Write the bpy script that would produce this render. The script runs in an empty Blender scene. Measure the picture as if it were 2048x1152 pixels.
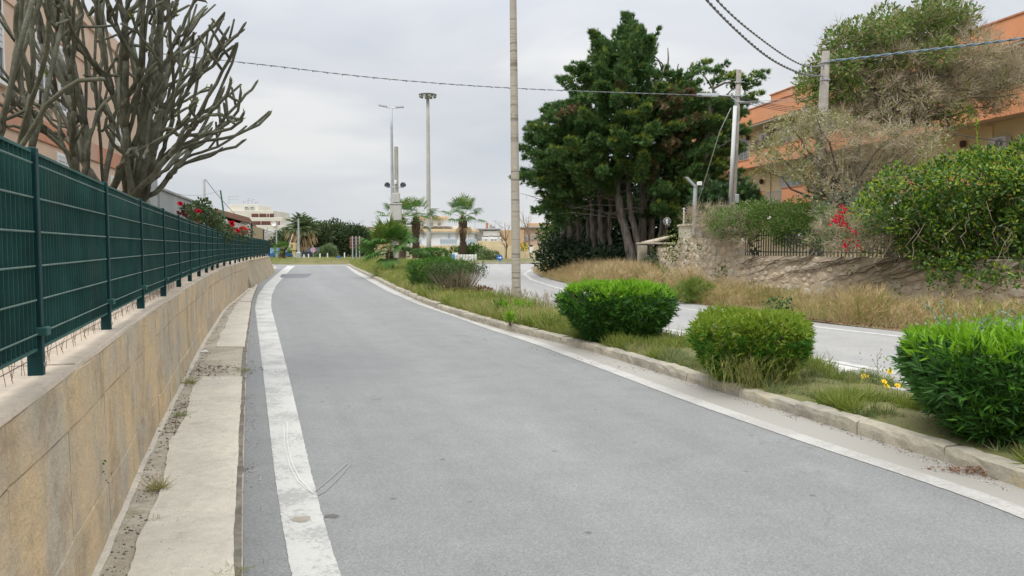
import bpy, math, random
import numpy as np
from mathutils import Vector, Matrix, noise as mnoise

C = bpy.context.scene.collection
SC = bpy.context.scene
RAD = math.radians

# ---------------------------------------------------------------- camera
F = 1547.0                     # focal length in pixels of the 2048 px wide photograph
H = 1.6                        # eye height
PITCH = math.atan(84.0 / F)    # looking slightly down
cam = bpy.data.cameras.new('camera')
cam.sensor_width = 36.0
cam.lens = 36.0 * F / 2048.0
cam.clip_start = 0.05
cam.clip_end = 6000
camo = bpy.data.objects.new('camera', cam)
camo.location = (0, 0, H)
camo.rotation_euler = (RAD(90) - PITCH, 0, 0)
C.objects.link(camo)
SC.camera = camo

# ---------------------------------------------------------------- world: bright overcast
SUN_EL, SUN_AZ = RAD(58), RAD(215)
w = bpy.data.worlds.new('World')
SC.world = w
w.use_nodes = True
nt = w.node_tree
nt.nodes.clear()
def wn(t, **k):
    n = nt.nodes.new(t)
    for a, b in k.items():
        setattr(n, a, b)
    return n
out = wn('ShaderNodeOutputWorld')
bg = wn('ShaderNodeBackground')
bg.inputs['Strength'].default_value = 0.1
sky = wn('ShaderNodeTexSky', sky_type='NISHITA', sun_disc=False, sun_elevation=SUN_EL, sun_rotation=SUN_AZ)
tc = wn('ShaderNodeTexCoord')
mp = wn('ShaderNodeMapping')
mp.inputs['Scale'].default_value = (1.0, 1.0, 3.2)
mp.inputs['Location'].default_value = (0.35, 0.2, 0.1)
nz = wn('ShaderNodeTexNoise')
nz.inputs['Scale'].default_value = 2.6
nz.inputs['Detail'].default_value = 5
nz.inputs['Roughness'].default_value = 0.5
nz.inputs['Distortion'].default_value = 0.3
ramp = wn('ShaderNodeValToRGB')
ramp.color_ramp.elements[0].position = 0.34
ramp.color_ramp.elements[0].color = (0.80, 0.84, 0.905, 1)
ramp.color_ramp.elements[1].position = 0.66
ramp.color_ramp.elements[1].color = (1.10, 1.10, 1.09, 1)
e = ramp.color_ramp.elements.new(0.52)
e.color = (0.92, 0.94, 0.975, 1)
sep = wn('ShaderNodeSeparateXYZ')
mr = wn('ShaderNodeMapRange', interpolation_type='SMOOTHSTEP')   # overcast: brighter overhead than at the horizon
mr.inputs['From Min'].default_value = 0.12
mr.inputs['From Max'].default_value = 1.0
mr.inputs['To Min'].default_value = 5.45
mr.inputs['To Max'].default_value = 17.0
mul = wn('ShaderNodeVectorMath', operation='SCALE')
mix = wn('ShaderNodeMix', data_type='RGBA')
mix.inputs['Factor'].default_value = 0.93
L = nt.links.new
L(tc.outputs['Generated'], mp.inputs['Vector'])
L(mp.outputs['Vector'], nz.inputs['Vector'])
L(nz.outputs['Fac'], ramp.inputs['Fac'])
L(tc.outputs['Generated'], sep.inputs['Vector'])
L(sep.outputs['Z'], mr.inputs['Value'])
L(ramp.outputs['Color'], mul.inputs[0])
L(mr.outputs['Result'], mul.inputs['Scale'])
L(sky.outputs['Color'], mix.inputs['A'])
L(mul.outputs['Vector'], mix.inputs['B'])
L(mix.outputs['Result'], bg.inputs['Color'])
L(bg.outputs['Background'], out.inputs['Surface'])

sun = bpy.data.lights.new('sun', 'SUN')
sun.energy = 1.5
sun.angle = RAD(24)
sun.color = (1.0, 0.965, 0.91)
suno = bpy.data.objects.new('sun', sun)
suno.rotation_euler = (RAD(90) - SUN_EL, 0, RAD(180) - SUN_AZ + RAD(0))
C.objects.link(suno)

SC.view_settings.view_transform = 'Standard'
SC.view_settings.look = 'None'
SC.view_settings.exposure = 0.5
SC.view_settings.gamma = 1.0
SC.view_settings.use_curve_mapping = False
SC.cycles.max_bounces = 6
SC.cycles.transparent_max_bounces = 12
SC.cycles.use_denoising = True

# ---------------------------------------------------------------- pixel helpers (2048 x 1152 photograph)
def ray(px, py):
    xc = (px - 1024) / F
    yc = (576 - py) / F
    return xc, math.cos(PITCH) + yc * math.sin(PITCH), -math.sin(PITCH) + yc * math.cos(PITCH)
def G(px, py, z=0.0):                 # the point at height z seen at a pixel
    d = ray(px, py)
    t = (z - H) / d[2]
    return np.array((d[0] * t, d[1] * t, z))
def P(px, py, d):                     # the point d metres ahead seen at a pixel
    r = ray(px, py)
    t = d / r[1]
    return np.array((r[0] * t, d, H + r[2] * t))

# ---------------------------------------------------------------- materials
MATS = {}
def nodes(name):
    m = bpy.data.materials.new(name)
    m.use_nodes = True
    t = m.node_tree
    t.nodes.clear()
    o = t.nodes.new('ShaderNodeOutputMaterial')
    b = t.nodes.new('ShaderNodeBsdfPrincipled')
    t.links.new(b.outputs[0], o.inputs['Surface'])
    MATS[name] = m
    return m, t, b, o
def nd(t, typ, ins=None, **k):
    n = t.nodes.new(typ)
    for a, b in k.items():
        setattr(n, a, b)
    for a, b in (ins or {}).items():
        if hasattr(b, 'is_output'):
            t.links.new(b, n.inputs[a])
        else:
            n.inputs[a].default_value = b
    return n
def rgba(c):
    return (c[0], c[1], c[2], 1.0)
def pos(t):
    return t.nodes.new('ShaderNodeNewGeometry').outputs['Position']
def ntex(t, vec, scale, detail=4, rough=0.55, dist=0.0):
    return nd(t, 'ShaderNodeTexNoise', {'Vector': vec, 'Scale': scale, 'Detail': detail, 'Roughness': rough, 'Distortion': dist}).outputs['Fac']
def ramp2(t, fac, stops):
    r = nd(t, 'ShaderNodeValToRGB', {'Fac': fac})
    el = r.color_ramp.elements
    while len(el) < len(stops):
        el.new(0.5)
    for q, (p, c) in zip(el, stops):
        q.position = p
        q.color = rgba(c) if not isinstance(c, (int, float)) else (c, c, c, 1)
    return r.outputs['Color']
def mixc(t, fac, a, b, blend='MIX'):
    n = t.nodes.new('ShaderNodeMix')
    n.data_type = 'RGBA'
    n.blend_type = blend
    for s, v in (('Factor', fac), ('A', a), ('B', b)):
        if hasattr(v, 'is_output'):
            t.links.new(v, n.inputs[s])
        elif s == 'Factor':
            n.inputs[s].default_value = v
        else:
            n.inputs[s].default_value = rgba(v)
    return n.outputs['Result']
def bump(t, b, h, strength=0.4, dist=0.02):
    n = nd(t, 'ShaderNodeBump', {'Height': h, 'Strength': strength, 'Distance': dist})
    t.links.new(n.outputs['Normal'], b.inputs['Normal'])
def basic(name, col, rough=0.75, var=0.18, scale=3.0, bscale=40.0, bstr=0.25, metal=0.0, spec=0.3, dirt=None, objspace=False):
    m, t, b, o = nodes(name)
    v = pos(t) if not objspace else nd(t, 'ShaderNodeTexCoord').outputs['Object']
    n1 = ntex(t, v, scale, 5, 0.6)
    c = ramp2(t, n1, [(0.3, tuple(x * (1 - var) for x in col)), (0.7, tuple(min(1, x * (1 + var)) for x in col))])
    if dirt:
        n2 = ntex(t, v, scale * 0.37, 6, 0.65)
        f = ramp2(t, n2, [(0.48, 0.0), (0.68, 0.85)])
        c = mixc(t, f, c, dirt)
    t.links.new(c, b.inputs['Base Color'])
    b.inputs['Roughness'].default_value = rough
    b.inputs['Metallic'].default_value = metal
    b.inputs['Specular IOR Level'].default_value = spec
    if bstr:
        bump(t, b, ntex(t, v, bscale, 4, 0.6), bstr, 0.01)
    return m
def leafmat(name, cols, rough=0.5, trans=0.3, spec=0.35):
    """leaf: a colour of its own for every leaf, part of the light passes through"""
    m, t, b, o = nodes(name)
    g = t.nodes.new('ShaderNodeNewGeometry')
    n = len(cols)
    c = ramp2(t, g.outputs['Random Per Island'], [(i / max(1, n - 1), q) for i, q in enumerate(cols)])
    t.links.new(c, b.inputs['Base Color'])
    b.inputs['Roughness'].default_value = rough
    b.inputs['Specular IOR Level'].default_value = spec
    tr = t.nodes.new('ShaderNodeBsdfTranslucent')
    c2 = mixc(t, 0.5, c, (0.2, 0.28, 0.03), 'MULTIPLY')
    t.links.new(mixc(t, 0.35, c, c2), tr.inputs['Color'])
    ms = nd(t, 'ShaderNodeMixShader', {0: trans})
    t.links.new(b.outputs[0], ms.inputs[1])
    t.links.new(tr.outputs[0], ms.inputs[2])
    t.links.new(ms.outputs[0], o.inputs['Surface'])
    return m

# ---------------------------------------------------------------- mesh builder
class MB:
    def __init__(self):
        self.V, self.Fs, self.n = [], [], 0
        self.uv = None
    def raw(self, V, Fa, mi=0):
        V = np.asarray(V, float).reshape(-1, 3)
        Fa = np.asarray(Fa, int)
        mi = np.full(len(Fa), mi) if np.isscalar(mi) else np.asarray(mi)
        self.V.append(V)
        self.Fs.append((Fa + self.n, mi))
        self.n += len(V)
        return self
    def hexa(self, pts, mi=0):           # 8 corners: bottom loop then top loop
        return self.raw(pts, [(3, 2, 1, 0), (4, 5, 6, 7), (0, 1, 5, 4), (1, 2, 6, 5), (2, 3, 7, 6), (3, 0, 4, 7)], mi)
    def box(self, c, s, rz=0.0, mi=0, M=None):
        x, y, z = (q / 2 for q in s)
        p = np.array([(-x, -y, -z), (x, -y, -z), (x, y, -z), (-x, y, -z), (-x, -y, z), (x, -y, z), (x, y, z), (-x, y, z)])
        if M is not None:
            p = p @ np.asarray(M).T
        elif rz:
            cs, sn = math.cos(rz), math.sin(rz)
            p = p @ np.array([(cs, sn, 0), (-sn, cs, 0), (0, 0, 1)])
        return self.hexa(p + np.asarray(c, float), mi)
    def cbox(self, c, s, rz=0.0, mi=0, bev=0.01):   # box with chamfered vertical and top edges
        x, y, z = (q / 2 for q in s)
        b = min(bev, x * .45, y * .45)
        ring = lambda k: [(-x + k, -y), (x - k, -y), (x, -y + k), (x, y - k), (x - k, y), (-x + k, y), (-x, y - k), (-x, -y + k)]
        r0 = [(a, d, -z) for a, d in ring(b)]
        r1 = [(a, d, z - b) for a, d in ring(b)]
        r2 = [(a * (1 - b / x), d * (1 - b / y), z) for a, d in ring(b)]
        p = np.array(r0 + r1 + r2)
        cs, sn = math.cos(rz), math.sin(rz)
        p = p @ np.array([(cs, sn, 0), (-sn, cs, 0), (0, 0, 1)]) + np.asarray(c, float)
        q = [(i + o, (i + 1) % 8 + o, (i + 1) % 8 + 8 + o, i + 8 + o) for o in (0, 8) for i in range(8)]
        n0 = self.n
        self.raw(p, q, mi)
        self.Fs.append((np.array([[n0 + 16 + i for i in range(8)], [n0 + 7 - i for i in range(8)]]), np.full(2, mi)))
        return self
    def tube(self, pts, rad, n=8, mi=0, cap=True):
        pts = np.asarray(pts, float)
        k = len(pts)
        rad = np.full(k, rad) if np.isscalar(rad) else np.asarray(rad, float)
        tan = np.gradient(pts, axis=0)
        tan /= np.linalg.norm(tan, axis=1)[:, None] + 1e-12
        ref = np.array((0, 0, 1.0)) if abs(tan[0][2]) < .9 else np.array((1.0, 0, 0))
        X = np.cross(tan[0], ref)
        X /= np.linalg.norm(X)
        V = np.empty((k, n, 3))
        a = np.arange(n) * 2 * math.pi / n
        for i in range(k):
            X = X - tan[i] * X.dot(tan[i])
            X /= np.linalg.norm(X) + 1e-12
            Y = np.cross(tan[i], X)
            V[i] = pts[i] + rad[i] * (np.cos(a)[:, None] * X + np.sin(a)[:, None] * Y)
        j = np.arange(n)
        q = np.concatenate([np.stack([i * n + j, i * n + (j + 1) % n, (i + 1) * n + (j + 1) % n, (i + 1) * n + j], 1) for i in range(k - 1)])
        n0 = self.n
        self.raw(V.reshape(-1, 3), q, mi)
        if cap:
            self.Fs.append((np.array([[n0 + n - 1 - i for i in range(n)], [n0 + (k - 1) * n + i for i in range(n)]]), np.full(2, mi)))
        return self
    def cyl(self, p0, p1, r0, r1=None, n=12, mi=0, cap=True):
        return self.tube([p0, p1], [r0, r0 if r1 is None else r1], n, mi, cap)
    def lathe(self, prof, c=(0, 0, 0), n=16, mi=0):
        V = [(r * math.cos(2 * math.pi * j / n) + c[0], r * math.sin(2 * math.pi * j / n) + c[1], z + c[2]) for r, z in prof for j in range(n)]
        k = len(prof)
        q = [(i * n + j, i * n + (j + 1) % n, (i + 1) * n + (j + 1) % n, (i + 1) * n + j) for i in range(k - 1) for j in range(n)]
        return self.raw(V, q, mi)
    def ngon(self, pts, mi=0):
        return self.raw(pts, [list(range(len(pts)))], mi)
    def prism(self, pts, dz, mi=0):      # polygon extruded along vector dz
        pts = np.asarray(pts, float)
        k = len(pts)
        n0 = self.n
        self.raw(np.concatenate([pts, pts + np.asarray(dz, float)]), [(i, (i + 1) % k, (i + 1) % k + k, i + k) for i in range(k)], mi)
        self.Fs.append((np.array([[n0 + k - 1 - i for i in range(k)], [n0 + k + i for i in range(k)]]), np.full(2, mi)))
        return self
    def scatter(self, tm, P0, D, size, mi=0, rng=None, roll=None, wid=1.0):
        """copies of a small template: P0 base points, D growth directions, size lengths"""
        tv, tf = tm
        P0 = np.asarray(P0, float)
        N = len(P0)
        if N == 0:
            return self
        D = np.broadcast_to(np.asarray(D, float), (N, 3))
        D = D / (np.linalg.norm(D, axis=1)[:, None] + 1e-9)
        ref = np.where(np.abs(D[:, 2:3]) < .95, np.array([[0, 0, 1.0]]), np.array([[1.0, 0, 0]]))
        X = np.cross(D, ref)
        X /= np.linalg.norm(X, axis=1)[:, None] + 1e-9
        Z = np.cross(X, D)
        if roll is None:
            roll = rng.uniform(0, 2 * math.pi, N)
        cr, sr = np.cos(roll)[:, None], np.sin(roll)[:, None]
        X, Z = X * cr + Z * sr, Z * cr - X * sr
        size = np.broadcast_to(np.asarray(size, float), (N,))
        wid = np.broadcast_to(np.asarray(wid, float), (N,))
        V = P0[:, None] + size[:, None, None] * (tv[None, :, 0:1] * wid[:, None, None] * X[:, None] + tv[None, :, 1:2] * D[:, None] + tv[None, :, 2:3] * Z[:, None])
        k = len(tv)
        Fa = (tf[None] + (np.arange(N) * k)[:, None, None]).reshape(-1, tf.shape[1])
        m = np.repeat(np.broadcast_to(np.asarray(mi), (N,)), len(tf))
        self.raw(V.reshape(-1, 3), Fa, m)
        return self
    def build(self, name, mats, parent=None, smooth=False, origin=None, uv=None):
        V = np.concatenate(self.V)
        if parent is not None:
            off = worldloc(parent)
            loc = (0, 0, 0)
        elif origin is not None:
            off = loc = np.asarray(origin, float)
        else:
            off = loc = np.array(((V[:, 0].min() + V[:, 0].max()) / 2, (V[:, 1].min() + V[:, 1].max()) / 2, V[:, 2].min()))
        me = mesh_of(name, V - off, self.Fs, mats, smooth, uv)
        o = bpy.data.objects.new(name, me)
        o.location = loc
        if parent is not None:
            o.parent = parent
        C.objects.link(o)
        return o
def mesh_of(name, V, Fs, mats, smooth=False, uv=None):
    me = bpy.data.meshes.new(name)
    me.vertices.add(len(V))
    me.vertices.foreach_set('co', np.ascontiguousarray(V, dtype=np.float32).ravel())
    loops = np.concatenate([f.ravel() for f, m in Fs]).astype(np.int32)
    tot = np.concatenate([np.full(len(f), f.shape[1]) for f, m in Fs]).astype(np.int32)
    mi = np.concatenate([m for f, m in Fs]).astype(np.int32)
    me.loops.add(len(loops))
    me.loops.foreach_set('vertex_index', loops)
    me.polygons.add(len(tot))
    me.polygons.foreach_set('loop_start', np.concatenate([[0], np.cumsum(tot)[:-1]]).astype(np.int32))
    me.polygons.foreach_set('loop_total', tot)
    me.polygons.foreach_set('material_index', mi)
    if smooth:
        me.polygons.foreach_set('use_smooth', np.ones(len(tot), bool))
    else:
        me.polygons.foreach_set('use_smooth', np.zeros(len(tot), bool))
    if uv is not None:
        l = me.uv_layers.new(name='UVMap')
        l.data.foreach_set('uv', np.asarray(uv, np.float32)[loops].ravel())
    for m in (mats if isinstance(mats, (list, tuple)) else [mats]):
        me.materials.append(MATS[m])
    me.update(calc_edges=True)
    return me
def worldloc(o):
    v = np.zeros(3)
    while o is not None:
        v += np.array(o.location)
        o = o.parent
    return v
def tag(o, label=None, cat=None, group=None, kind=None):
    if label: o['label'] = label
    if cat: o['category'] = cat
    if group: o['group'] = group
    if kind: o['kind'] = kind
    return o
def thing(name, label, cat, loc=(0, 0, 0), group=None):
    o = bpy.data.objects.new(name, None)
    o.empty_display_size = 0.2
    o.location = loc
    C.objects.link(o)
    return tag(o, label, cat, group)
def copy_tree(o, parent=None):
    c = o.copy()
    C.objects.link(c)
    c.parent = parent
    for ch in list(o.children):
        copy_tree(ch, c)
    return c
def struct(o):
    o['kind'] = 'structure'
    return o
def stuff(o, label=None, cat=None):
    o['kind'] = 'stuff'
    if label: o['label'] = label
    if cat: o['category'] = cat
    return o
def smooth_interp(ys, xs, lo, hi, step=0.25, win=3.0):
    yy = np.arange(lo - win, hi + win, step)
    o = np.argsort(ys)
    ys, xs = np.asarray(ys, float)[o], np.asarray(xs, float)[o]
    s0 = (xs[1] - xs[0]) / (ys[1] - ys[0])
    s1 = (xs[-1] - xs[-2]) / (ys[-1] - ys[-2])
    x = np.interp(yy, ys, xs)
    x = np.where(yy < ys[0], xs[0] + (yy - ys[0]) * s0, x)
    x = np.where(yy > ys[-1], xs[-1] + (yy - ys[-1]) * s1, x)
    k = int(win / step) | 1
    ker = np.hanning(k + 2)[1:-1]
    ker /= ker.sum()
    pad = np.concatenate([x[0] + (np.arange(-(k // 2), 0)) * (x[1] - x[0]), x, x[-1] + np.arange(1, k // 2 + 1) * (x[-1] - x[-2])])
    xs2 = np.convolve(pad, ker, 'valid')
    return lambda y: np.interp(y, yy, xs2)
def strip(name, fl, fr, y0, y1, step, cols, z, mat, zf=None):
    """a sheet between two lines x = fl(y) and x = fr(y); uv in metres across and along"""
    ys = np.arange(y0, y1 + step * .5, step)
    t = np.linspace(0, 1, cols + 1)
    l, r = fl(ys), fr(ys)
    X = l[:, None] + (r - l)[:, None] * t
    V = np.stack([X, np.broadcast_to(ys[:, None], X.shape), np.full(X.shape, z) if zf is None else zf(X, np.broadcast_to(ys[:, None], X.shape), t[None])], -1)
    n = cols + 1
    i, j = np.meshgrid(np.arange(len(ys) - 1), np.arange(cols), indexing='ij')
    a = (i * n + j).ravel()
    q = np.stack([a, a + 1, a + n + 1, a + n], 1)
    uv = np.stack([X - l[:, None], np.broadcast_to(ys[:, None], X.shape)], -1).reshape(-1, 2)
    mb = MB()
    mb.raw(V.reshape(-1, 3), q)
    return mb.build(name, mat, uv=uv, smooth=True, origin=(0, 0, 0))

# leaf templates: y along the leaf, x across, z out of its plane
def tmpl(v, f):
    return np.array(v, float), np.array(f, int)
T_LANCE = tmpl([(0, 0, 0), (-.085, .42, .03), (0, .45, -.01), (.085, .42, .03), (0, 1, -.06)], [(0, 2, 1), (0, 3, 2), (1, 2, 4), (2, 3, 4)])
T_OVAL = tmpl([(0, 0, 0), (-.24, .35, .05), (0, .4, -.02), (.24, .35, .05), (-.2, .72, .03), (.2, .72, .03), (0, 1, -.08)],
              [(0, 2, 1), (0, 3, 2), (1, 2, 4), (2, 3, 5), (2, 6, 4), (2, 5, 6)])
T_BLADE = tmpl([(-.02, 0, 0), (.02, 0, 0), (-.016, .45, .05), (.016, .45, .05), (-.01, .78, .17), (.01, .78, .17), (0, 1, .36)],
               [(0, 1, 2), (1, 3, 2), (2, 3, 4), (3, 5, 4), (4, 5, 6)])
T_STALK = tmpl([(-.006, 0, 0), (.006, 0, 0), (-.004, .5, .05), (.004, .5, .05), (0, 1, .34),
                (0, .62, .09), (.07, .80, .10), (.0, .65, .11), (-.06, .82, .22), (0, .72, .15), (.035, .92, .22), (0, .76, .17), (-.03, .98, .34), (.003, .3, .03), (-.10, .62, .10), (-.003, .27, .03)],
               [(0, 1, 2), (1, 3, 2), (2, 3, 4), (5, 6, 7), (7, 8, 9), (9, 10, 11), (11, 12, 9), (13, 14, 15)])
T_FROND = None
def fan_spray(k, spread, w, seed, flat=.15):
    r = np.random.default_rng(seed)
    v, f = [], []
    for i in range(k):
        a = (i / (k - 1) - .5) * 2 * spread if k > 1 else 0
        l = 1 - .35 * abs(a) / max(spread, 1e-6) * r.uniform(.6, 1.2)
        b = .35 * (i % 2) * r.uniform(.5, 1)
        bx, by = math.sin(a * .4) * b, b
        dx, dy = math.sin(a), math.cos(a)
        tz = r.uniform(-flat, flat)
        v += [(bx - dy * w, by + dx * w, 0), (bx + dy * w, by - dx * w, 0), (dx * l, dy * l, tz)]
        if i % 2 == 0:
            v[-1] = (dx * l, dy * l, tz)
        f.append((3 * i, 3 * i + 1, 3 * i + 2))
    return tmpl(v, f)
T_SPRAY = fan_spray(6, 1.0, .11, 3)
T_TWIG = fan_spray(4, .75, .018, 5, .3)
T_NEEDLE = fan_spray(5, .8, .03, 7, .3)
T_TUFT = tmpl([(-.1, 0, 0), (.1, 0, 0), (0, 1, .1)], [(0, 1, 2)])

def ell(rng, n, c, r, shell=.75):
    """points through an ellipsoid, most of them near its surface, with the outward direction of each"""
    d = rng.normal(size=(n, 3))
    d /= np.linalg.norm(d, axis=1)[:, None]
    k = shell + (1 - shell) * rng.uniform(0, 1, (n, 1)) ** .7
    k = np.where(rng.uniform(size=(n, 1)) < .25, rng.uniform(.25, 1, (n, 1)), k)
    k *= rng.uniform(.88, 1.12, (n, 1))
    return np.asarray(c) + d * np.asarray(r) * k, d
# ---- colours used in several places
barkmats = 1
basic('cable_blue', (.15, .22, .27), .5, .1, 3, 20, 0)
basic('lamp_grey', (.30, .31, .32), .5, .1, 3, 20, 0)
basic('lamp_dark', (.05, .06, .08), .5, .1, 3, 20, 0)
basic('mast_grey', (.42, .41, .385), .7, .1, .6, 20, .05)
basic('beige_box', (.47, .465, .43), .6, .06, 2, 20, .03)
basic('white_worn', (.72, .72, .70), .8, .15, 3, 20, .1, dirt=(.4, .38, .34))
basic('sky_blue', (.10, .30, .50), .6, .15, 3, 20, .05)
basic('sign_blue', (.01, .13, .50), .45, .08, 3, 20, 0)
basic('sign_black', (.03, .03, .03), .5, .1, 3, 20, 0)
basic('rust_panel', (.16, .085, .055), .85, .25, 2, 20, .1)
basic('sign_brown', (.22, .12, .075), .8, .2, 2, 20, .1)
basic('faded_pink', (.44, .29, .36), .7, .1, 3, 20, 0)
basic('kiosk_yellow', (.52, .42, .22), .85, .1, 1, 20, .1)
basic('villa_white', (.80, .80, .79), .85, .05, .3, 10, .05)
basic('block_cream', (.60, .57, .50), .85, .08, .4, 10, .05)
basic('villa_cream', (.66, .62, .55), .85, .07, .3, 10, .05)
basic('villa_eave', (.66, .50, .32), .85, .08, .5, 10, .05)
basic('balcony_glass', (.40, .45, .50), .3, .08, .5, 10, 0)
basic('far_glass', (.16, .19, .21), .2, .1, 1, 10, 0, spec=.6)
basic('stained_yellow', (.60, .49, .31), .9, .12, .5, 10, .1, dirt=(.36, .27, .16))
basic('pale_orange', (.52, .36, .21), .9, .08, .4, 10, .05)
basic('pale_pink', (.52, .38, .30), .9, .08, .4, 10, .05)
basic('red_brown', (.17, .075, .065), .8, .12, .5, 10, .05)
basic('grey_branch', (.17, .15, .13), .95, .25, 4, 30, .3)
leafmat('dark_olive', [(.055, .09, .032), (.075, .115, .04), (.1, .135, .05)], .55, .15)
leafmat('palm_far', [(.1, .15, .06), (.13, .19, .08), (.17, .22, .1)], .5, .2)
def _cbark():
    m, t, b, o = nodes('cypress_bark')
    v = pos(t)
    sv = nd(t, 'ShaderNodeVectorMath', {0: v, 1: (9, 9, .8)}, operation='MULTIPLY')
    f = ntex(t, sv.outputs[0], 1.2, 6, .7)
    c = ramp2(t, f, [(.32, (.07, .06, .048)), (.5, (.2, .175, .148)), (.7, (.34, .31, .27))])
    t.links.new(c, b.inputs['Base Color'])
    b.inputs['Roughness'].default_value = .95
    bump(t, b, f, .9, .05)
_cbark()
# ================================================================ the setting
def pl(L):
    a = np.array(L)
    return a[:, 1], a[:, 0]
f_ll = smooth_interp(*pl([(2.2, -6), (.1, .5), (-1.07, 3.67), (-1.48, 4.8), (-2.11, 6.66), (-3.22, 9.92), (-5.53, 16.69), (-6.7, 20.1), (-8.3, 25.24), (-10.15, 31.74), (-13.05, 42.71), (-15.95, 53.88), (-18.0, 62)]), -10, 70)
f_rl = smooth_interp(*pl([(3.6, -6), (3.4, 1), (3.05, 4.53), (2.74, 5.4), (2.48, 5.95), (2.2, 6.79), (1.83, 7.84), (1.36, 9.42), (.38, 12.6), (-.4, 14.69), (-1.15, 17.03), (-2.5, 20.95), (-4.35, 27.2), (-6.8, 36.4), (-9.55, 46.75), (-13.7, 63.6)]), -10, 70, win=2.0)
f_kb = smooth_interp(*pl([(4.0, -6), (3.75, 0), (3.42, 5.05), (3.22, 5.6), (2.84, 6.79), (2.52, 7.7), (1.85, 9.69), (1.18, 11.79), (.74, 12.78), (.03, 14.3), (-.68, 16), (-1.8, 19.3), (-2.75, 22.48), (-5.0, 30.94), (-7.0, 38.7), (-10.7, 52.7), (-13.6, 64)]), -10, 70, win=2.0)
f_as = smooth_interp(*pl([(1.95, -6), (-.18, .5), (-1.33, 3.67), (-2.35, 6.66), (-4.1, 11.85), (-7.7, 22.9), (-11.1, 33.92), (-16.4, 51.63), (-19.2, 62)]), -10, 70)
f_wl = smooth_interp(*pl([(1.3, -6), (-.95, .5), (-2.05, 3.67), (-2.99, 6.31), (-5.05, 12.45), (-7.25, 19.31), (-9.25, 26.61), (-9.95, 29.12), (-13.8, 44.24), (-16.5, 54)]), -10, 60)
f_fl = smooth_interp(*pl([(8.5, -2), (6.1, 5), (4.84, 9.46), (4.21, 11.05), (3.3, 13.7), (2.4, 16.14), (1.5, 18.58), (.37, 21.88), (-.8, 25.77), (-1.7, 31), (-2.0, 40), (-2.0, 48), (-3.0, 57.65)]), -6, 66)
f_fr = smooth_interp(*pl([(12.5, 0), (7.78, 11.68), (6.87, 13.63), (5.93, 15.33), (4.25, 20.1), (1.93, 28.12), (.97, 36.42), (.74, 44.24), (1.3, 51.63), (3.1, 60)]), -6, 62)
f_md = smooth_interp(*pl([(6.6, 1), (5.0, 5.6), (3.95, 9.3), (3.2, 11.2), (2.35, 13.3), (1.6, 16), (.15, 20), (-1.2, 25.5), (-1.95, 31), (-2.3, 40), (-2.3, 48), (-3.4, 57.65), (-8, 64)]), -6, 66)
f_vg = smooth_interp(*pl([(13.2, 0), (8.25, 12.45), (7.35, 14.26), (6.35, 16.0), (4.85, 21.88), (3.6, 26.61), (2.5, 31.74), (1.5, 39.32), (1.25, 46.75), (1.9, 54), (3.6, 62)]), -6, 66)
f_rw = smooth_interp(*pl([(19, 0), (12.1, 13.5), (10.4, 16.7), (7.6, 23), (6.75, 26), (6.3, 30.5), (6.15, 34.5)]), -4, 40)

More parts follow.
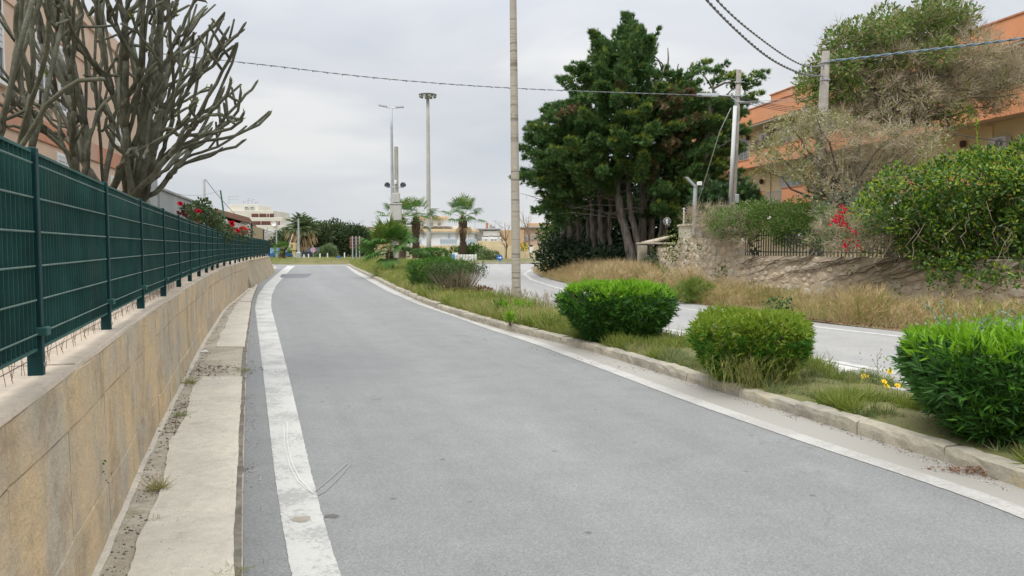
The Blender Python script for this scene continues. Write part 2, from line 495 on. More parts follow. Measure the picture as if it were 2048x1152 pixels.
# ---- materials of the setting
def asphalt(name, base, blue=0.0, dusty=0.0):
    m, t, b, o = nodes(name)
    v = pos(t)
    big = ntex(t, v, .22, 5, .6, .4)
    mid = ntex(t, v, 2.3, 4, .6)
    fine = ntex(t, v, 75, 3, .75)
    c1 = ramp2(t, big, [(.3, tuple(q * .95 for q in base)), (.7, tuple(q * 1.04 for q in base))])
    c2 = mixc(t, .55, c1, ramp2(t, mid, [(.3, .86), (.7, 1.13)]), 'MULTIPLY')
    # pale and dark aggregate grains
    vo = nd(t, 'ShaderNodeTexVoronoi', {'Vector': v, 'Scale': 95.0})
    g = ramp2(t, vo.outputs['Color'], [(.1, .62), (.5, 1.0), (.92, 1.5)])
    c3 = mixc(t, .42, c2, g, 'MULTIPLY')
    c3 = mixc(t, .6, c3, ramp2(t, fine, [(.3, .62), (.7, 1.38)]), 'MULTIPLY')
    # longitudinal wear: polished wheel tracks
    sp = nd(t, 'ShaderNodeUVMap', uv_map='UVMap')
    s = nd(t, 'ShaderNodeSeparateXYZ', {'Vector': sp.outputs['UV']})
    wv = nd(t, 'ShaderNodeMath', {0: s.outputs['X'], 1: 3.3}, operation='MULTIPLY')
    sn = nd(t, 'ShaderNodeMath', {0: wv.outputs[0]}, operation='SINE')
    c4 = mixc(t, .35, c3, ramp2(t, sn.outputs[0], [(.0, .9), (1.0, 1.12)]), 'MULTIPLY')
    # streaks drawn out along the lane
    st_ = nd(t, 'ShaderNodeVectorMath', {0: sp.outputs['UV'], 1: (5.0, .22, 1)}, operation='MULTIPLY')
    c4 = mixc(t, .35, c4, ramp2(t, ntex(t, st_.outputs[0], 1.0, 5, .65), [(.3, .86), (.7, 1.13)]), 'MULTIPLY')
    # small dark spots: oil, tar, chewing gum
    vsp = nd(t, 'ShaderNodeTexVoronoi', {'Vector': v, 'Scale': 2.6})
    c4 = mixc(t, 1.0, c4, ramp2(t, vsp.outputs['Distance'], [(.035, .5), (.075, 1.0)]), 'MULTIPLY')
    # hairline cracks
    wp = nd(t, 'ShaderNodeVectorMath', {0: v, 1: (.35, .16, 1)}, operation='MULTIPLY')
    nw = nd(t, 'ShaderNodeTexNoise', {'Vector': v, 'Scale': 1.1, 'Detail': 4})
    ad = nd(t, 'ShaderNodeVectorMath', {0: wp.outputs[0], 1: nw.outputs['Color']}, operation='ADD')
    vc = nd(t, 'ShaderNodeTexVoronoi', {'Vector': ad.outputs[0], 'Scale': .9}, feature='DISTANCE_TO_EDGE')
    ck = ramp2(t, vc.outputs['Distance'], [(.0, .55), (.008, 1.0)])
    msk = ramp2(t, ntex(t, v, .5, 3), [(.5, 0.0), (.62, 1.0)])
    c5 = mixc(t, msk, c4, mixc(t, 1.0, c4, ck, 'MULTIPLY'))
    if dusty:
        d = ramp2(t, ntex(t, v, .8, 6, .7), [(.42, 0.0), (.75, dusty)])
        c5 = mixc(t, d, c5, (.36, .32, .26))
    t.links.new(c5, b.inputs['Base Color'])
    b.inputs['Roughness'].default_value = .62
    b.inputs['Specular IOR Level'].default_value = .5
    bump(t, b, fine, .35, .006)
asphalt('asphalt', (.190, .193, .189))
asphalt('far_asphalt', (.29, .288, .282), dusty=.35)
asphalt('patch_asphalt', (.105, .108, .12))
def paintmat(name, col, under, wear, edge=None):
    m, t, b, o = nodes(name)
    v = pos(t)
    n1 = ntex(t, v, 26, 6, .75)
    n2 = ntex(t, v, 1.7, 5, .65)
    c = ramp2(t, n2, [(.3, tuple(q * .86 for q in col)), (.65, col)])
    c = mixc(t, .5, c, ramp2(t, ntex(t, v, 90, 3, .7), [(.3, .75), (.7, 1.2)]), 'MULTIPLY')
    ad = nd(t, 'ShaderNodeMath', {0: n1, 1: n2}, operation='ADD')
    f = ramp2(t, ad.outputs[0], [(wear, 1.0), (wear + .16, 0.0)])
    c = mixc(t, f, c, under)
    t.links.new(c, b.inputs['Base Color'])
    b.inputs['Roughness'].default_value = .7
    bump(t, b, ntex(t, v, 80, 3, .7), .3, .005)
paintmat('line_paint', (.50, .495, .465), (.32, .32, .305), .89)
paintmat('worn_paint', (.425, .415, .385), (.34, .325, .3), .96)
paintmat('hatch_paint', (.58, .56, .52), (.42, .4, .36), .9)
paintmat('gutter_dust', (.40, .375, .33), (.30, .285, .255), 1.0)
paintmat('scuff', (.30, .30, .295), (.22, .224, .22), 1.04)
paintmat('scuff_white', (.60, .60, .575), (.5, .5, .48), .95)
def concrete(name, a, b_, dark, moss=None, streak=False, bs=.5, rnd=False):
    m, t, b, o = nodes(name)
    v = pos(t)
    n1 = ntex(t, v, 1.5, 7, .66, .6)
    c = ramp2(t, n1, [(.4, a), (.5, tuple((x + y) / 2 for x, y in zip(a, b_))), (.59, b_)])
    c = mixc(t, .55, c, ramp2(t, ntex(t, v, 14, 5, .7), [(.25, .72), (.75, 1.2)]), 'MULTIPLY')
    if streak:
        sv = nd(t, 'ShaderNodeVectorMath', {0: v, 1: (2.4, 2.4, .55)}, operation='MULTIPLY')
        f = ramp2(t, ntex(t, sv.outputs[0], 1.3, 5, .65), [(.5, 0.0), (.72, .4)])
        c = mixc(t, f, c, dark)
    f2 = ramp2(t, ntex(t, v, 2.3 if streak else 3.1, 7, .75), [(.5 if streak else .56, 0.0), (.66 if streak else .74, .75)])
    c = mixc(t, f2, c, dark)
    if rnd:        # every pour came out a little different
        oi = t.nodes.new('ShaderNodeObjectInfo')
        c = mixc(t, .8, c, ramp2(t, oi.outputs['Random'], [(.0, (.86, .86, .88)), (.35, (1.04, 1.0, .93)), (.7, (.95, .96, .98)), (1.0, (1.08, 1.03, .95))]), 'MULTIPLY')
    # dark specks of grit and lichen
    vs = nd(t, 'ShaderNodeTexVoronoi', {'Vector': v, 'Scale': 58.0})
    sm = nd(t, 'ShaderNodeMath', {0: ramp2(t, vs.outputs['Distance'], [(.16, .75), (.3, 0.0)]), 1: ramp2(t, ntex(t, v, 7, 4, .7), [(.5, 0.0), (.66, 1.0)])}, operation='MULTIPLY')
    c = mixc(t, sm.outputs[0], c, dark)
    # small pits
    vp = nd(t, 'ShaderNodeTexVoronoi', {'Vector': v, 'Scale': 21.0})
    pit = ramp2(t, vp.outputs['Distance'], [(.05, .45), (.16, 1.0)])
    pm = ramp2(t, ntex(t, v, 5, 3), [(.52, 0.0), (.62, .8)])
    c = mixc(t, pm, c, mixc(t, 1.0, c, pit, 'MULTIPLY'))
    if moss:
        f3 = ramp2(t, ntex(t, v, 1.9, 6, .7), [(.6, 0.0), (.72, .75)])
        c = mixc(t, f3, c, moss)
    t.links.new(c, b.inputs['Base Color'])
    b.inputs['Roughness'].default_value = .9
    b.inputs['Specular IOR Level'].default_value = .15
    h = nd(t, 'ShaderNodeMath', {0: ntex(t, v, 28, 5, .7), 1: ntex(t, v, 6, 4, .6)}, operation='ADD')
    bump(t, b, h.outputs[0], bs, .02)
concrete('wall_concrete', (.62, .48, .305), (.49, .44, .355), (.33, .265, .19), streak=True, rnd=True, bs=.9)
concrete('wall_cap', (.56, .475, .38), (.47, .41, .335), (.31, .27, .2), moss=(.17, .165, .075))
concrete('batter_concrete', (.47, .39, .27), (.38, .33, .245), (.22, .185, .13), streak=True, rnd=True)
concrete('slab_concrete', (.60, .555, .465), (.53, .49, .415), (.37, .335, .275))
concrete('dirt_ground', (.50, .45, .365), (.38, .335, .26), (.17, .14, .1), moss=(.22, .2, .11), bs=.9)
basic('joint_dark', (.19, .172, .14), .95, .4, 9, 60, .6, dirt=(.1, .088, .066))
concrete('kerb_stone', (.40, .365, .285), (.29, .27, .225), (.13, .12, .095), moss=(.36, .28, .14))
concrete('rubble', (.58, .485, .355), (.47, .395, .295), (.3, .245, .18), bs=.8)
concrete('rubble_grey', (.55, .49, .4), (.45, .39, .31), (.28, .24, .19), bs=.8)
concrete('mortar', (.50, .42, .31), (.42, .35, .265), (.25, .205, .155), bs=.8)
concrete('pale_render', (.56, .51, .41), (.46, .42, .33), (.27, .24, .18), moss=(.15, .16, .06))
concrete('pole_concrete', (.40, .375, .325), (.335, .315, .275), (.2, .18, .15))
basic('grass_ground', (.13, .135, .05), .95, .35, .9, 30, .5, dirt=(.2, .165, .085))
basic('dry_ground', (.22, .175, .1), .95, .3, 1.1, 30, .5, dirt=(.12, .12, .05))
basic('far_ground', (.17, .165, .085), .95, .25, .2, 3, .3)

# ---- ground: one sheet to the horizon
def radial_sheet(name, mat, z, radii):
    mb = MB()
    n = 48
    V = [(0, 0, z)] + [(r * math.cos(2 * math.pi * j / n), r * math.sin(2 * math.pi * j / n), z) for r in radii for j in range(n)]
    mb.raw(V, [(0, 1 + j, 1 + (j + 1) % n) for j in range(n)])
    q = [(1 + i * n + j, 1 + i * n + n + j, 1 + i * n + n + (j + 1) % n, 1 + i * n + (j + 1) % n) for i in range(len(radii) - 1) for j in range(n)]
    mb.Fs.append((np.array(q), np.zeros(len(q), int)))
    return struct(mb.build(name, mat, origin=(0, 0, 0)))
radial_sheet('ground', 'far_ground', -.05, [15, 40, 80, 160, 400, 1500, 4500])

# ---- carriageways
struct(strip('road', f_as, lambda y: f_kb(y) + .06, -9, 66, .5, 24, 0.0, 'asphalt'))
def f_fl_in(y):
    return f_md(y) - .3
struct(strip('far_road', f_fl_in, lambda y: f_vg(y) + .45, -6, 61, .5, 16, 0.004, 'far_asphalt'))
rb = MB()     # the roundabout ring both roads run into
rp = [(-34, 58), (-13, 58.5), (-2, 57.0), (6, 57.5), (20, 60), (34, 64), (34, 73.6), (13, 73.0), (8.3, 72.2), (3, 70.2), (-1.1, 69.2), (-5, 69.9), (-8.4, 71), (-11.5, 70.2), (-14, 67.4), (-18, 66.6), (-34, 68.2)]
rb.raw([(x, y, -.004) for x, y in rp] , [list(range(len(rp)))])
struct(rb.build('roundabout_road', 'far_asphalt', origin=(0, 0, 0), uv=np.array(rp)))

# ---- painted lines (sheets 4 mm above the road)
def line_w(f, a, bb):
    return (lambda y: f(y) + a), (lambda y: f(y) + bb)
def rag(y, k, a=.006):
    return np.array([a * mnoise.noise((q * 9, k, 0)) + a * mnoise.noise((q * 31, k, 3)) for q in np.atleast_1d(y)])
struct(strip('edge_line', lambda y: f_ll(y) + rag(y, 1), lambda y: f_ll(y) + np.interp(y, [0, 4, 10, 20, 62], [.23, .24, .32, .42, .62]) + rag(y, 2), -6, 62.6, .03, 4, .004, 'line_paint'))
struct(strip('edge_line', lambda y: f_rl(y) - .02 + rag(y, 3), lambda y: f_rl(y) + np.interp(y, [0, 8, 30, 62], [.15, .17, .24, .4]) + rag(y, 4, .01), -6, 62.0, .03, 4, .0045, 'worn_paint'))
struct(strip('edge_line', lambda y: f_fl(y) - .02, lambda y: f_fl(y) + .16, -2, 26, .25, 2, .008, 'line_paint'))
struct(strip('edge_line', lambda y: f_fr(y) - .12, lambda y: f_fr(y) + .06, 2, 58, .25, 2, .008, 'line_paint'))
# the line across the mouth of the road at the roundabout
mq = MB()
mq.raw([(-18.6, 62.3, .008), (-13.5, 62.3, .008), (-13.3, 62.9, .008), (-18.7, 62.9, .008)], [(0, 1, 2, 3)])
struct(mq.build('give_way_line', 'line_paint', origin=(0, 0, 0)))
# pale dusty strip between line and kerb, and a dark crumbling asphalt lip on the left
struct(strip('gutter', lambda y: f_rl(y) + np.interp(y, [0, 8, 30, 62], [.15, .17, .24, .4]) - .03, lambda y: f_kb(y) + .03, -6, 62, .25, 4, .0035, 'gutter_dust'))
# hatched island between median and far carriageway
def hatch(y0, y1, skew):
    mb = MB()
    V = []
    for y, a in ((y0, 0), (y1, 0)):
        V += [(f_md(y) - .1, y, .0085), (f_fl(y + skew) - .1, y + skew, .0085)]
    mb.raw(V, [(0, 1, 3, 2)])
    return struct(mb.build('hatch_marking', 'hatch_paint', origin=(0, 0, 0)))
for y0, y1, s in ((20.5, 24.6, .2), (16.2, 18.6, .6), (12.6, 14.2, .6), (9.4, 10.6, .55), (6.0, 7.2, .6)):
    hatch(y0, y1, s)

# ---- patch in the asphalt, stains, tyre scuffs
def blob(name, pts, mat, z, jit=.06, seed=1, n=4):
    r = np.random.default_rng(seed)
    out_ = []
    k = len(pts)
    for i in range(k):
        a, b = np.array(pts[i]), np.array(pts[(i + 1) % k])
        for j in range(n):
            out_.append(a + (b - a) * j / n + r.normal(0, jit, 2))
    mb = MB()
    mb.raw([(x, y, z) for x, y in out_], [list(range(len(out_)))])
    return struct(mb.build(name, mat, origin=(0, 0, 0), uv=np.array(out_)))
blob('asphalt_patch', [G(566, 548)[:2], G(623, 547.3)[:2], G(619, 552)[:2], G(610, 555.5)[:2], G(557, 555.5)[:2]], 'patch_asphalt', .0045, .07, 2)
def stainmat(name, col):
    m, t, b, o = nodes(name)
    gc = nd(t, 'ShaderNodeTexCoord').outputs['Generated']
    ce = nd(t, 'ShaderNodeVectorMath', {0: gc, 1: (.5, .5, 0)}, operation='SUBTRACT')
    fl = nd(t, 'ShaderNodeVectorMath', {0: ce.outputs[0], 1: (2, 2, 0)}, operation='MULTIPLY')
    ln = nd(t, 'ShaderNodeVectorMath', {0: fl.outputs[0]}, operation='LENGTH')
    nn_ = ntex(t, pos(t), 17, 5, .7)
    ad = nd(t, 'ShaderNodeMath', {0: ln.outputs['Value'], 1: nn_}, operation='ADD')
    f = ramp2(t, ad.outputs[0], [(.92, .7), (1.3, 0.0)])
    b.inputs['Base Color'].default_value = rgba(col)
    b.inputs['Roughness'].default_value = .8
    tr = t.nodes.new('ShaderNodeBsdfTransparent')
    ms = nd(t, 'ShaderNodeMixShader', {0: f})
    t.links.new(tr.outputs[0], ms.inputs[1])
    t.links.new(b.outputs[0], ms.inputs[2])
    t.links.new(ms.outputs[0], o.inputs['Surface'])
stainmat('stain_dark', (.13, .125, .115))
stainmat('stain_pale', (.36, .32, .25))
def disc(cx, cy, rx, ry, n=18, rot=0.0):
    return [(cx + rx * math.cos(a) * math.cos(rot) - ry * math.sin(a) * math.sin(rot), cy + rx * math.cos(a) * math.sin(rot) + ry * math.sin(a) * math.cos(rot)) for a in np.linspace(0, 2 * math.pi, n, endpoint=False)]
g = G(662, 1033)
blob('road_stain', disc(g[0], g[1], .085, .07), 'stain_dark', .0032, .006, 4, 2)
g = G(604, 1040)
blob('road_stain', disc(g[0], g[1], .11, .10), 'stain_pale', .0072, .008, 5, 2)
def scuff(pix, w, z, mat='scuff'):
    p = np.array([G(*q)[:2] for q in pix])
    t_ = np.linspace(0, len(p) - 1, len(p) * 5)
    p = np.stack([np.interp(t_, np.arange(len(p)), p[:, k]) for k in (0, 1)], 1)
    tn = np.gradient(p, axis=0)
    tn /= np.linalg.norm(tn, axis=1)[:, None]
    nn = np.stack([-tn[:, 1], tn[:, 0]], 1)
    mb = MB()
    V = np.concatenate([np.c_[p - nn * w / 2, np.full(len(p), z)], np.c_[p + nn * w / 2, np.full(len(p), z)]])
    k = len(p)
    mb.raw(V, [(i, i + 1, k + i + 1, k + i) for i in range(k - 1)])
    return struct(mb.build('tyre_scuff', mat, origin=(0, 0, 0)))
scuff([(575, 845), (574, 880), (583, 925), (600, 960), (626, 988)], .010, .0075, 'scuff_white')
scuff([(568, 850), (569, 890), (580, 935), (596, 965), (620, 985)], .008, .0075, 'scuff_white')
scuff([(626, 986), (645, 970), (668, 950), (694, 927)], .022, .0035)
scuff([(634, 992), (648, 985), (672, 962), (700, 930)], .015, .0035)

# ---- low concrete footway along the wall: slabs with earth between and beside them
rngs = np.random.default_rng(5)
struct(strip('footway_bed', lambda y: f_wl(y) - .05, lambda y: f_as(y) + .02, -8, 60, .4, 6, .009, 'dirt_ground'))
fw = tag(thing('footway', None, None, (0, 0, 0)), kind='structure')
fw['label'] = 'cracked concrete footway along the foot of the retaining wall'
y = -5.0
k = 0
gaps = {5: 1, 8: 1}
struct(strip('joint_dirt', lambda y: f_as(y) - .05, lambda y: f_as(y) + .012 + np.array([.012 * mnoise.noise((q * 2.1, 0, 0)) + .009 * mnoise.noise((q * 7.3, 5, 0)) + .006 * mnoise.noise((q * 19, 9, 0)) for q in np.atleast_1d(y)]), -8, 60, .05, 2, .0125, 'joint_dark'))
slabs = [(-5.5, 3.4, .25), (3.41, 9.3, .27), (12.1, 16.4, .36), (16.43, 21.9, .36), (22.2, 28.6, .36), (28.65, 35.2, .34), (35.25, 39.6, .34), (41.5, 48.5, .36), (48.55, 56, .34)]
for (ya, yb, inset) in slabs:
    n_ = max(6, int((yb - ya) / .06))
    yy = np.linspace(ya, yb, n_ + 1)
    jl = np.array([.05 * mnoise.noise((q * .9, 7, 0)) + .02 * mnoise.noise((q * 3.3, 8, 0)) + .012 * mnoise.noise((q * 11, 9, 0)) for q in yy])
    jr = np.array([.012 * mnoise.noise((q * 1.3, 2, 0)) + .007 * mnoise.noise((q * 5.1, 3, 0)) + .004 * mnoise.noise((q * 13, 4, 0)) for q in yy])
    lx = f_wl(yy) + inset * (f_as(yy) - f_wl(yy)) + jl
    rx = f_as(yy) - .026 + jr
    z0 = .018 + rngs.uniform(-.002, .004)
    ye = rngs.normal(0, .002, (2, n_ + 1))
    mb = MB()
    top = np.concatenate([np.c_[lx, yy + ye[0], np.full(n_ + 1, z0)], np.c_[rx, yy + ye[1], np.full(n_ + 1, z0)]])
    bot = top.copy()
    bot[:, 2] = -.01
    N = n_ + 1
    mb.raw(np.concatenate([top, bot]), [(i, N + i, N + i + 1, i + 1) for i in range(n_)] + [(i, i + 1, 2 * N + i + 1, 2 * N + i) for i in range(n_)] + [(N + i + 1, N + i, 3 * N + i, 3 * N + i + 1) for i in range(n_)] +
           [(0, 2 * N, 3 * N, N), (n_, N + n_, 3 * N + n_, 2 * N + n_)])
    mb.build('slab', 'slab_concrete', fw)
# thin older concrete between slabs and wall foot
struct(strip('footway_edge', lambda y: f_wl(y) + .0, lambda y: f_wl(y) + np.interp(y, [0, 6, 12, 50], [.05, .06, .08, .12]) + np.array([.02 * mnoise.noise((q * 1.7, 1, 0)) + .012 * mnoise.noise((q * 6, 1, 0)) for q in np.atleast_1d(y)]), -6, 50, .1, 3, .014, 'slab_concrete'))

# ---- median: kerb of single stones, soil
kb = tag(thing('kerb', None, None), kind='structure')
kb['label'] = 'weathered stone kerb along the planted median'
rk = np.random.default_rng(11)
y = -5.0
while y < 63.5:
    dy = rk.uniform(.75, 1.02)
    x0, x1 = float(f_kb(y + .004)), float(f_kb(y + dy - .004))
    ang = math.atan2(dy - .008, x1 - x0)
    Lk = math.hypot(dy - .008, x1 - x0)
    h = .12 + rk.normal(0, .008)
    ns, nc = 7, 5
    prof = [(0, -.02), (.0, h * .55), (.008, h * .9), (.028, h), (.14, h + .004), (.155, -.02)]
    V = []
    for i in range(ns + 1):
        u = i / ns
        for (q, z) in prof:
            e_ = .004
            V.append((u * Lk, -q + rk.normal(0, .0045) , z + (rk.normal(0, .005) - (.004 if i in (0, ns) else 0) if z > 0 else 0)))
    V = np.array(V)
    ca, sa = math.cos(ang), math.sin(ang)
    W = np.c_[V[:, 0] * ca - V[:, 1] * sa + x0, V[:, 0] * sa + V[:, 1] * ca + y + .004, V[:, 2]]
    mb = MB()
    m_ = len(prof)
    mb.raw(W, [(i * m_ + j, i * m_ + j + 1, (i + 1) * m_ + j + 1, (i + 1) * m_ + j) for i in range(ns) for j in range(m_ - 1)])
    n_ = len(W)
    mb.Fs.append((np.array([[j for j in range(m_)], [ns * m_ + m_ - 1 - j for j in range(m_)]]), np.zeros(2, int)))
    mb.build('kerbstone', 'kerb_stone', kb)
    y += dy
def z_med(X, Y, t):
    return .105 + .05 * np.sin(np.pi * np.clip(t, 0, 1)) - .12 * np.clip((t - .82) / .18, 0, 1) + np.vectorize(lambda a, b: .03 * mnoise.noise((a * 1.3, b * 1.3, 0)))(X, Y)
struct(strip('median_soil', lambda y: f_kb(y) + .15, lambda y: np.maximum(f_md(y), f_kb(y) + .5), -5, 64, .4, 8, .1, 'grass_ground', zf=z_med))

# ---- verge and garden ground on the right
def z_verge(X, Y, t):
    return .02 + .16 * np.clip(t, 0, 1) ** 1.3 + np.vectorize(lambda a, b: .05 * mnoise.noise((a * .8, b * .8, 3)))(X, Y)
struct(strip('verge', f_vg, lambda y: np.where(y < 36, f_rw(np.minimum(y, 36)) + .1, np.interp(y, [36, 50, 62], [6.3, 9, 14])), -4, 62, .5, 10, .02, 'dry_ground', zf=z_verge))
struct(strip('garden_ground', lambda y: np.where(y < 36, f_rw(np.minimum(y, 36)) + .3, np.interp(y, [36, 50, 62], [6.3, 9, 14])), lambda y: 0 * y + 70, -4, 75, 1.5, 14, 1.0, 'dry_ground',
             zf=lambda X, Y, t: np.where(Y < 33, .95, np.interp(Y, [33, 37], [.95, .3])) + 0 * X))
# ---- garden ground behind the left wall
struct(strip('upper_ground', lambda y: 0 * y - 80, lambda y: f_wl(y) - .45, -9, 49, 1.0, 10, .96, 'dry_ground'))

# ---- grassy mound closing the view beyond the roads, and the roundabout island
def mound(name, pts, z0, zt, mat):
    c = np.mean(pts, axis=0)
    mb = MB()
    k = len(pts)
    rings = [(1, z0), (.97, z0 + .12), (.9, z0 + .6 * (zt - z0)), (.75, zt), (.0, zt + .1)]
    V = []
    for s, z in rings:
        V += [(c[0] + (x - c[0]) * s, c[1] + (y_ - c[1]) * s, z) for x, y_ in pts]
    mb.raw(V, [(i * k + j, i * k + (j + 1) % k, (i + 1) * k + (j + 1) % k, (i + 1) * k + j) for i in range(len(rings) - 1) for j in range(k)])
    return struct(mb.build(name, mat, origin=(0, 0, 0), smooth=True))
mound('roundabout_island', [(13, 73.2), (8.3, 72.4), (3, 70.4), (-1.1, 69.4), (-5, 70.1), (-8.4, 71.2), (-10, 76), (-9, 84), (-3, 90), (5, 91), (12, 86), (15, 79)], -.02, .22, 'grass_ground')
mound('grass_bank', [(-11.5, 70.4), (-14, 67.6), (-18, 66.8), (-36, 68.4), (-42, 90), (-13, 92), (-11, 80)], -.02, .35, 'grass_ground')
ik = tag(thing('island_kerb', None, None), kind='structure')
ik['label'] = 'dark kerb round the front of the roundabout island'
ip = [(-8.4, 71.0), (-5, 69.9), (-1.1, 69.2), (3, 70.2), (8.3, 72.2), (13, 73.0)]
for a, b in zip(ip[:-1], ip[1:]):
    a, b = np.array(a), np.array(b)
    for j in range(4):
        p, q = a + (b - a) * j / 4, a + (b - a) * (j + 1) / 4
        m_ = (p + q) / 2
        mb = MB()
        mb.cbox((m_[0], m_[1], .06), (np.linalg.norm(q - p) - .03, .2, .2), math.atan2(q[1] - p[1], q[0] - p[0]), bev=.02)
        mb.build('kerbstone', 'kerb_stone', ik)
# ================================================================ left side: retaining wall, fence, garden
basic('fence_green', (.0025, .034, .036), .5, .15, 4, 60, .05, spec=.22)
basic('fence_bar', (.03, .1, .088), .55, .3, 3, 60, .05, spec=.25, dirt=(.08, .12, .1))
basic('fence_rod', (.11, .175, .15), .6, .25, 6, 60, .05)
def net(name, a, b_):
    m, t, b, o = nodes(name)
    v = pos(t)
    c = ramp2(t, ntex(t, v, 1.6, 4), [(.3, a), (.7, b_)])
    c = mixc(t, .8, c, ramp2(t, ntex(t, v, 130, 2, .8), [(.35, .35), (.65, 1.75)]), 'MULTIPLY')
    t.links.new(c, b.inputs['Base Color'])
    b.inputs['Roughness'].default_value = .8
    b.inputs['Specular IOR Level'].default_value = .15
net('shade_net', (.0035, .026, .025), (.007, .041, .038))
net('shade_net_old', (.03, .045, .04), (.05, .058, .048))
basic('steel_bolt', (.45, .45, .44), .35, .1, 3, 10, 0, metal=.8)
basic('rust', (.17, .11, .075), .8, .3, 20, 40, .2)

WH = 1.05
wall_ = thing('retaining_wall', 'long ochre concrete retaining wall under the green metal fence', 'wall', (f_wl(3.), 3., 0))
def wnorm(y):
    s = (float(f_wl(y + .1)) - float(f_wl(y - .1))) / .2
    L_ = math.hypot(1, s)
    return np.array((1 / L_, -s / L_, 0)), np.array((s / L_, 1 / L_, 0))     # towards the road, along the wall
def wp(y, off, z):
    n, t = wnorm(y)
    return np.array((float(f_wl(y)), y, z)) + n * off
rw = np.random.default_rng(21)
# core and top
mb = MB()
ys = np.arange(-8, 30.3, .5)
V = np.concatenate([[wp(y, -.03, -.05), wp(y, -.03, WH - .02), wp(y, -.6, WH - .02), wp(y, -.6, -.05)] for y in ys])
mb.raw(V, [(i * 4 + j, i * 4 + 4 + j, i * 4 + 4 + (j + 1) % 4, i * 4 + (j + 1) % 4) for i in range(len(ys) - 1) for j in range(4)] + [(0, 1, 2, 3), ((len(ys) - 1) * 4 + 3, (len(ys) - 1) * 4 + 2, (len(ys) - 1) * 4 + 1, (len(ys) - 1) * 4)])
mb.build('core', 'wall_concrete', wall_)
def panel(name, ya, yb, fa, fb, out0, out1, mat, th=.06, back=None):
    n_ = 4
    V = []
    jj = [rw.normal(0, .0035, 2) for _ in range(n_ + 1)]
    yy = np.linspace(ya, yb, n_ + 1)
    for i, y in enumerate(yy):
        za = fa(y) if callable(fa) else fa
        zb = fb(y) if callable(fb) else fb
        e_ = .005 if i in (0, n_) else 0
        V += [wp(y, out0 - e_ + jj[i][0] * .4, za), wp(y, out1 - e_ + jj[i][1] * .4, zb - .006 + jj[i][0]), wp(y, out1 - .012, zb + jj[i][1]), wp(y, (out1 - th) if back is None else back, zb), wp(y, (out0 - th) if back is None else back, za)]
    m_ = 5
    b = MB()
    b.raw(V, [(i * m_ + j, (i + 1) * m_ + j, (i + 1) * m_ + (j + 1) % m_, i * m_ + (j + 1) % m_) for i in range(n_) for j in range(m_)])
    b.Fs.append((np.array([[0, 1, 2, 3, 4], [n_ * m_ + 4 - j for j in range(m_)]]), np.zeros(2, int)))
    return b.build(name, mat, wall_)
y = -6.0
while y < 29.0:
    dy = min(rw.uniform(.8, 1.7), 29.2 - y)
    if dy < .3:
        break
    sl = rw.uniform(-.0015, .0025, 3)
    h1 = lambda q: .27 + .03 * math.sin(q * .5) + .012 * math.sin(q * 2.3)
    h2 = lambda q: .80 + .015 * math.sin(q * .9) + .006 * math.sin(q * 3.1)
    panel('concrete_panel', y, y + dy - .005, .0, lambda q: h1(q) - .005, .02 + sl[0], .012 + sl[0], 'wall_concrete')
    panel('concrete_panel', y, y + dy - .005, h1, lambda q: h2(q) - .006, .006 + sl[1], sl[1], 'wall_concrete')
    panel('concrete_panel', y, y + dy - .005, h2, WH - .022, .004 + sl[2] * .5, sl[2] * .5, 'wall_concrete')
    y += dy
# coping slabs on top: pieces with their own edges
y = -6.0
while y < 29.0:
    dy = min(rw.uniform(1.6, 2.4), 29.2 - y)
    if dy < .3:
        break
    panel('coping', y, y + dy - .006, WH - .02, WH + rw.uniform(0, .006), .0, -.004, 'wall_cap', back=-.58)
    y += dy
# leaning end section
y = 29.35
while y < 45.4:
    dy = rw.uniform(2.2, 3.0)
    hh = np.interp(y, [29, 46], [1.0, .98])
    panel('battered_slab', y, y + dy - .02, .0, hh, .14, -.22, 'batter_concrete', back=-.65)
    y += dy
YEND = y

# ---- the fence
fence = thing('fence', 'dark green metal grating fence with shade netting on top of the wall', 'fence', tuple(wp(3., -.16, WH)))
posts_y = [-4.1, -2.25, -.4, 1.5, 3.3, 5.05, 6.78, 8.52, 10.3, 12.1, 13.9, 15.7, 17.5, 19.3, 21.1, 22.9, 24.7, 26.5, 28.3, 30.1, 31.9, 33.7, 35.5, 37.3, 39.1, 40.9, 42.7, 44.5, 46.0]
FOFF = -.105
def fz(y):
    return float(np.interp(y, [0, 20, 46], [2.0, 2.0, 1.9]))
for y in posts_y:
    n, t = wnorm(y)
    c = wp(y, FOFF, 0)
    rz = math.atan2(t[1], t[0])
    mb = MB()
    mb.cbox((c[0], c[1], (WH + fz(y) + .012) / 2), (.05, .058, fz(y) + .012 - WH), rz, bev=.004)
    po = mb.build('post', 'fence_green', fence)
    if y < 14 and y > 0:
        b = MB()
        for z in (WH + .045,):
            q = c + n * .028 + np.array((0, 0, z))
            b.cyl(q, q + n * .008, .011, n=8)
        b.build('bolt', 'steel_bolt', po)
        b = MB()
        b.cbox(tuple(c + n * .03 + np.array((0, 0, WH + .19))), (.07, .045, .035), rz, bev=.005)
        b.build('clamp', 'fence_bar', po)
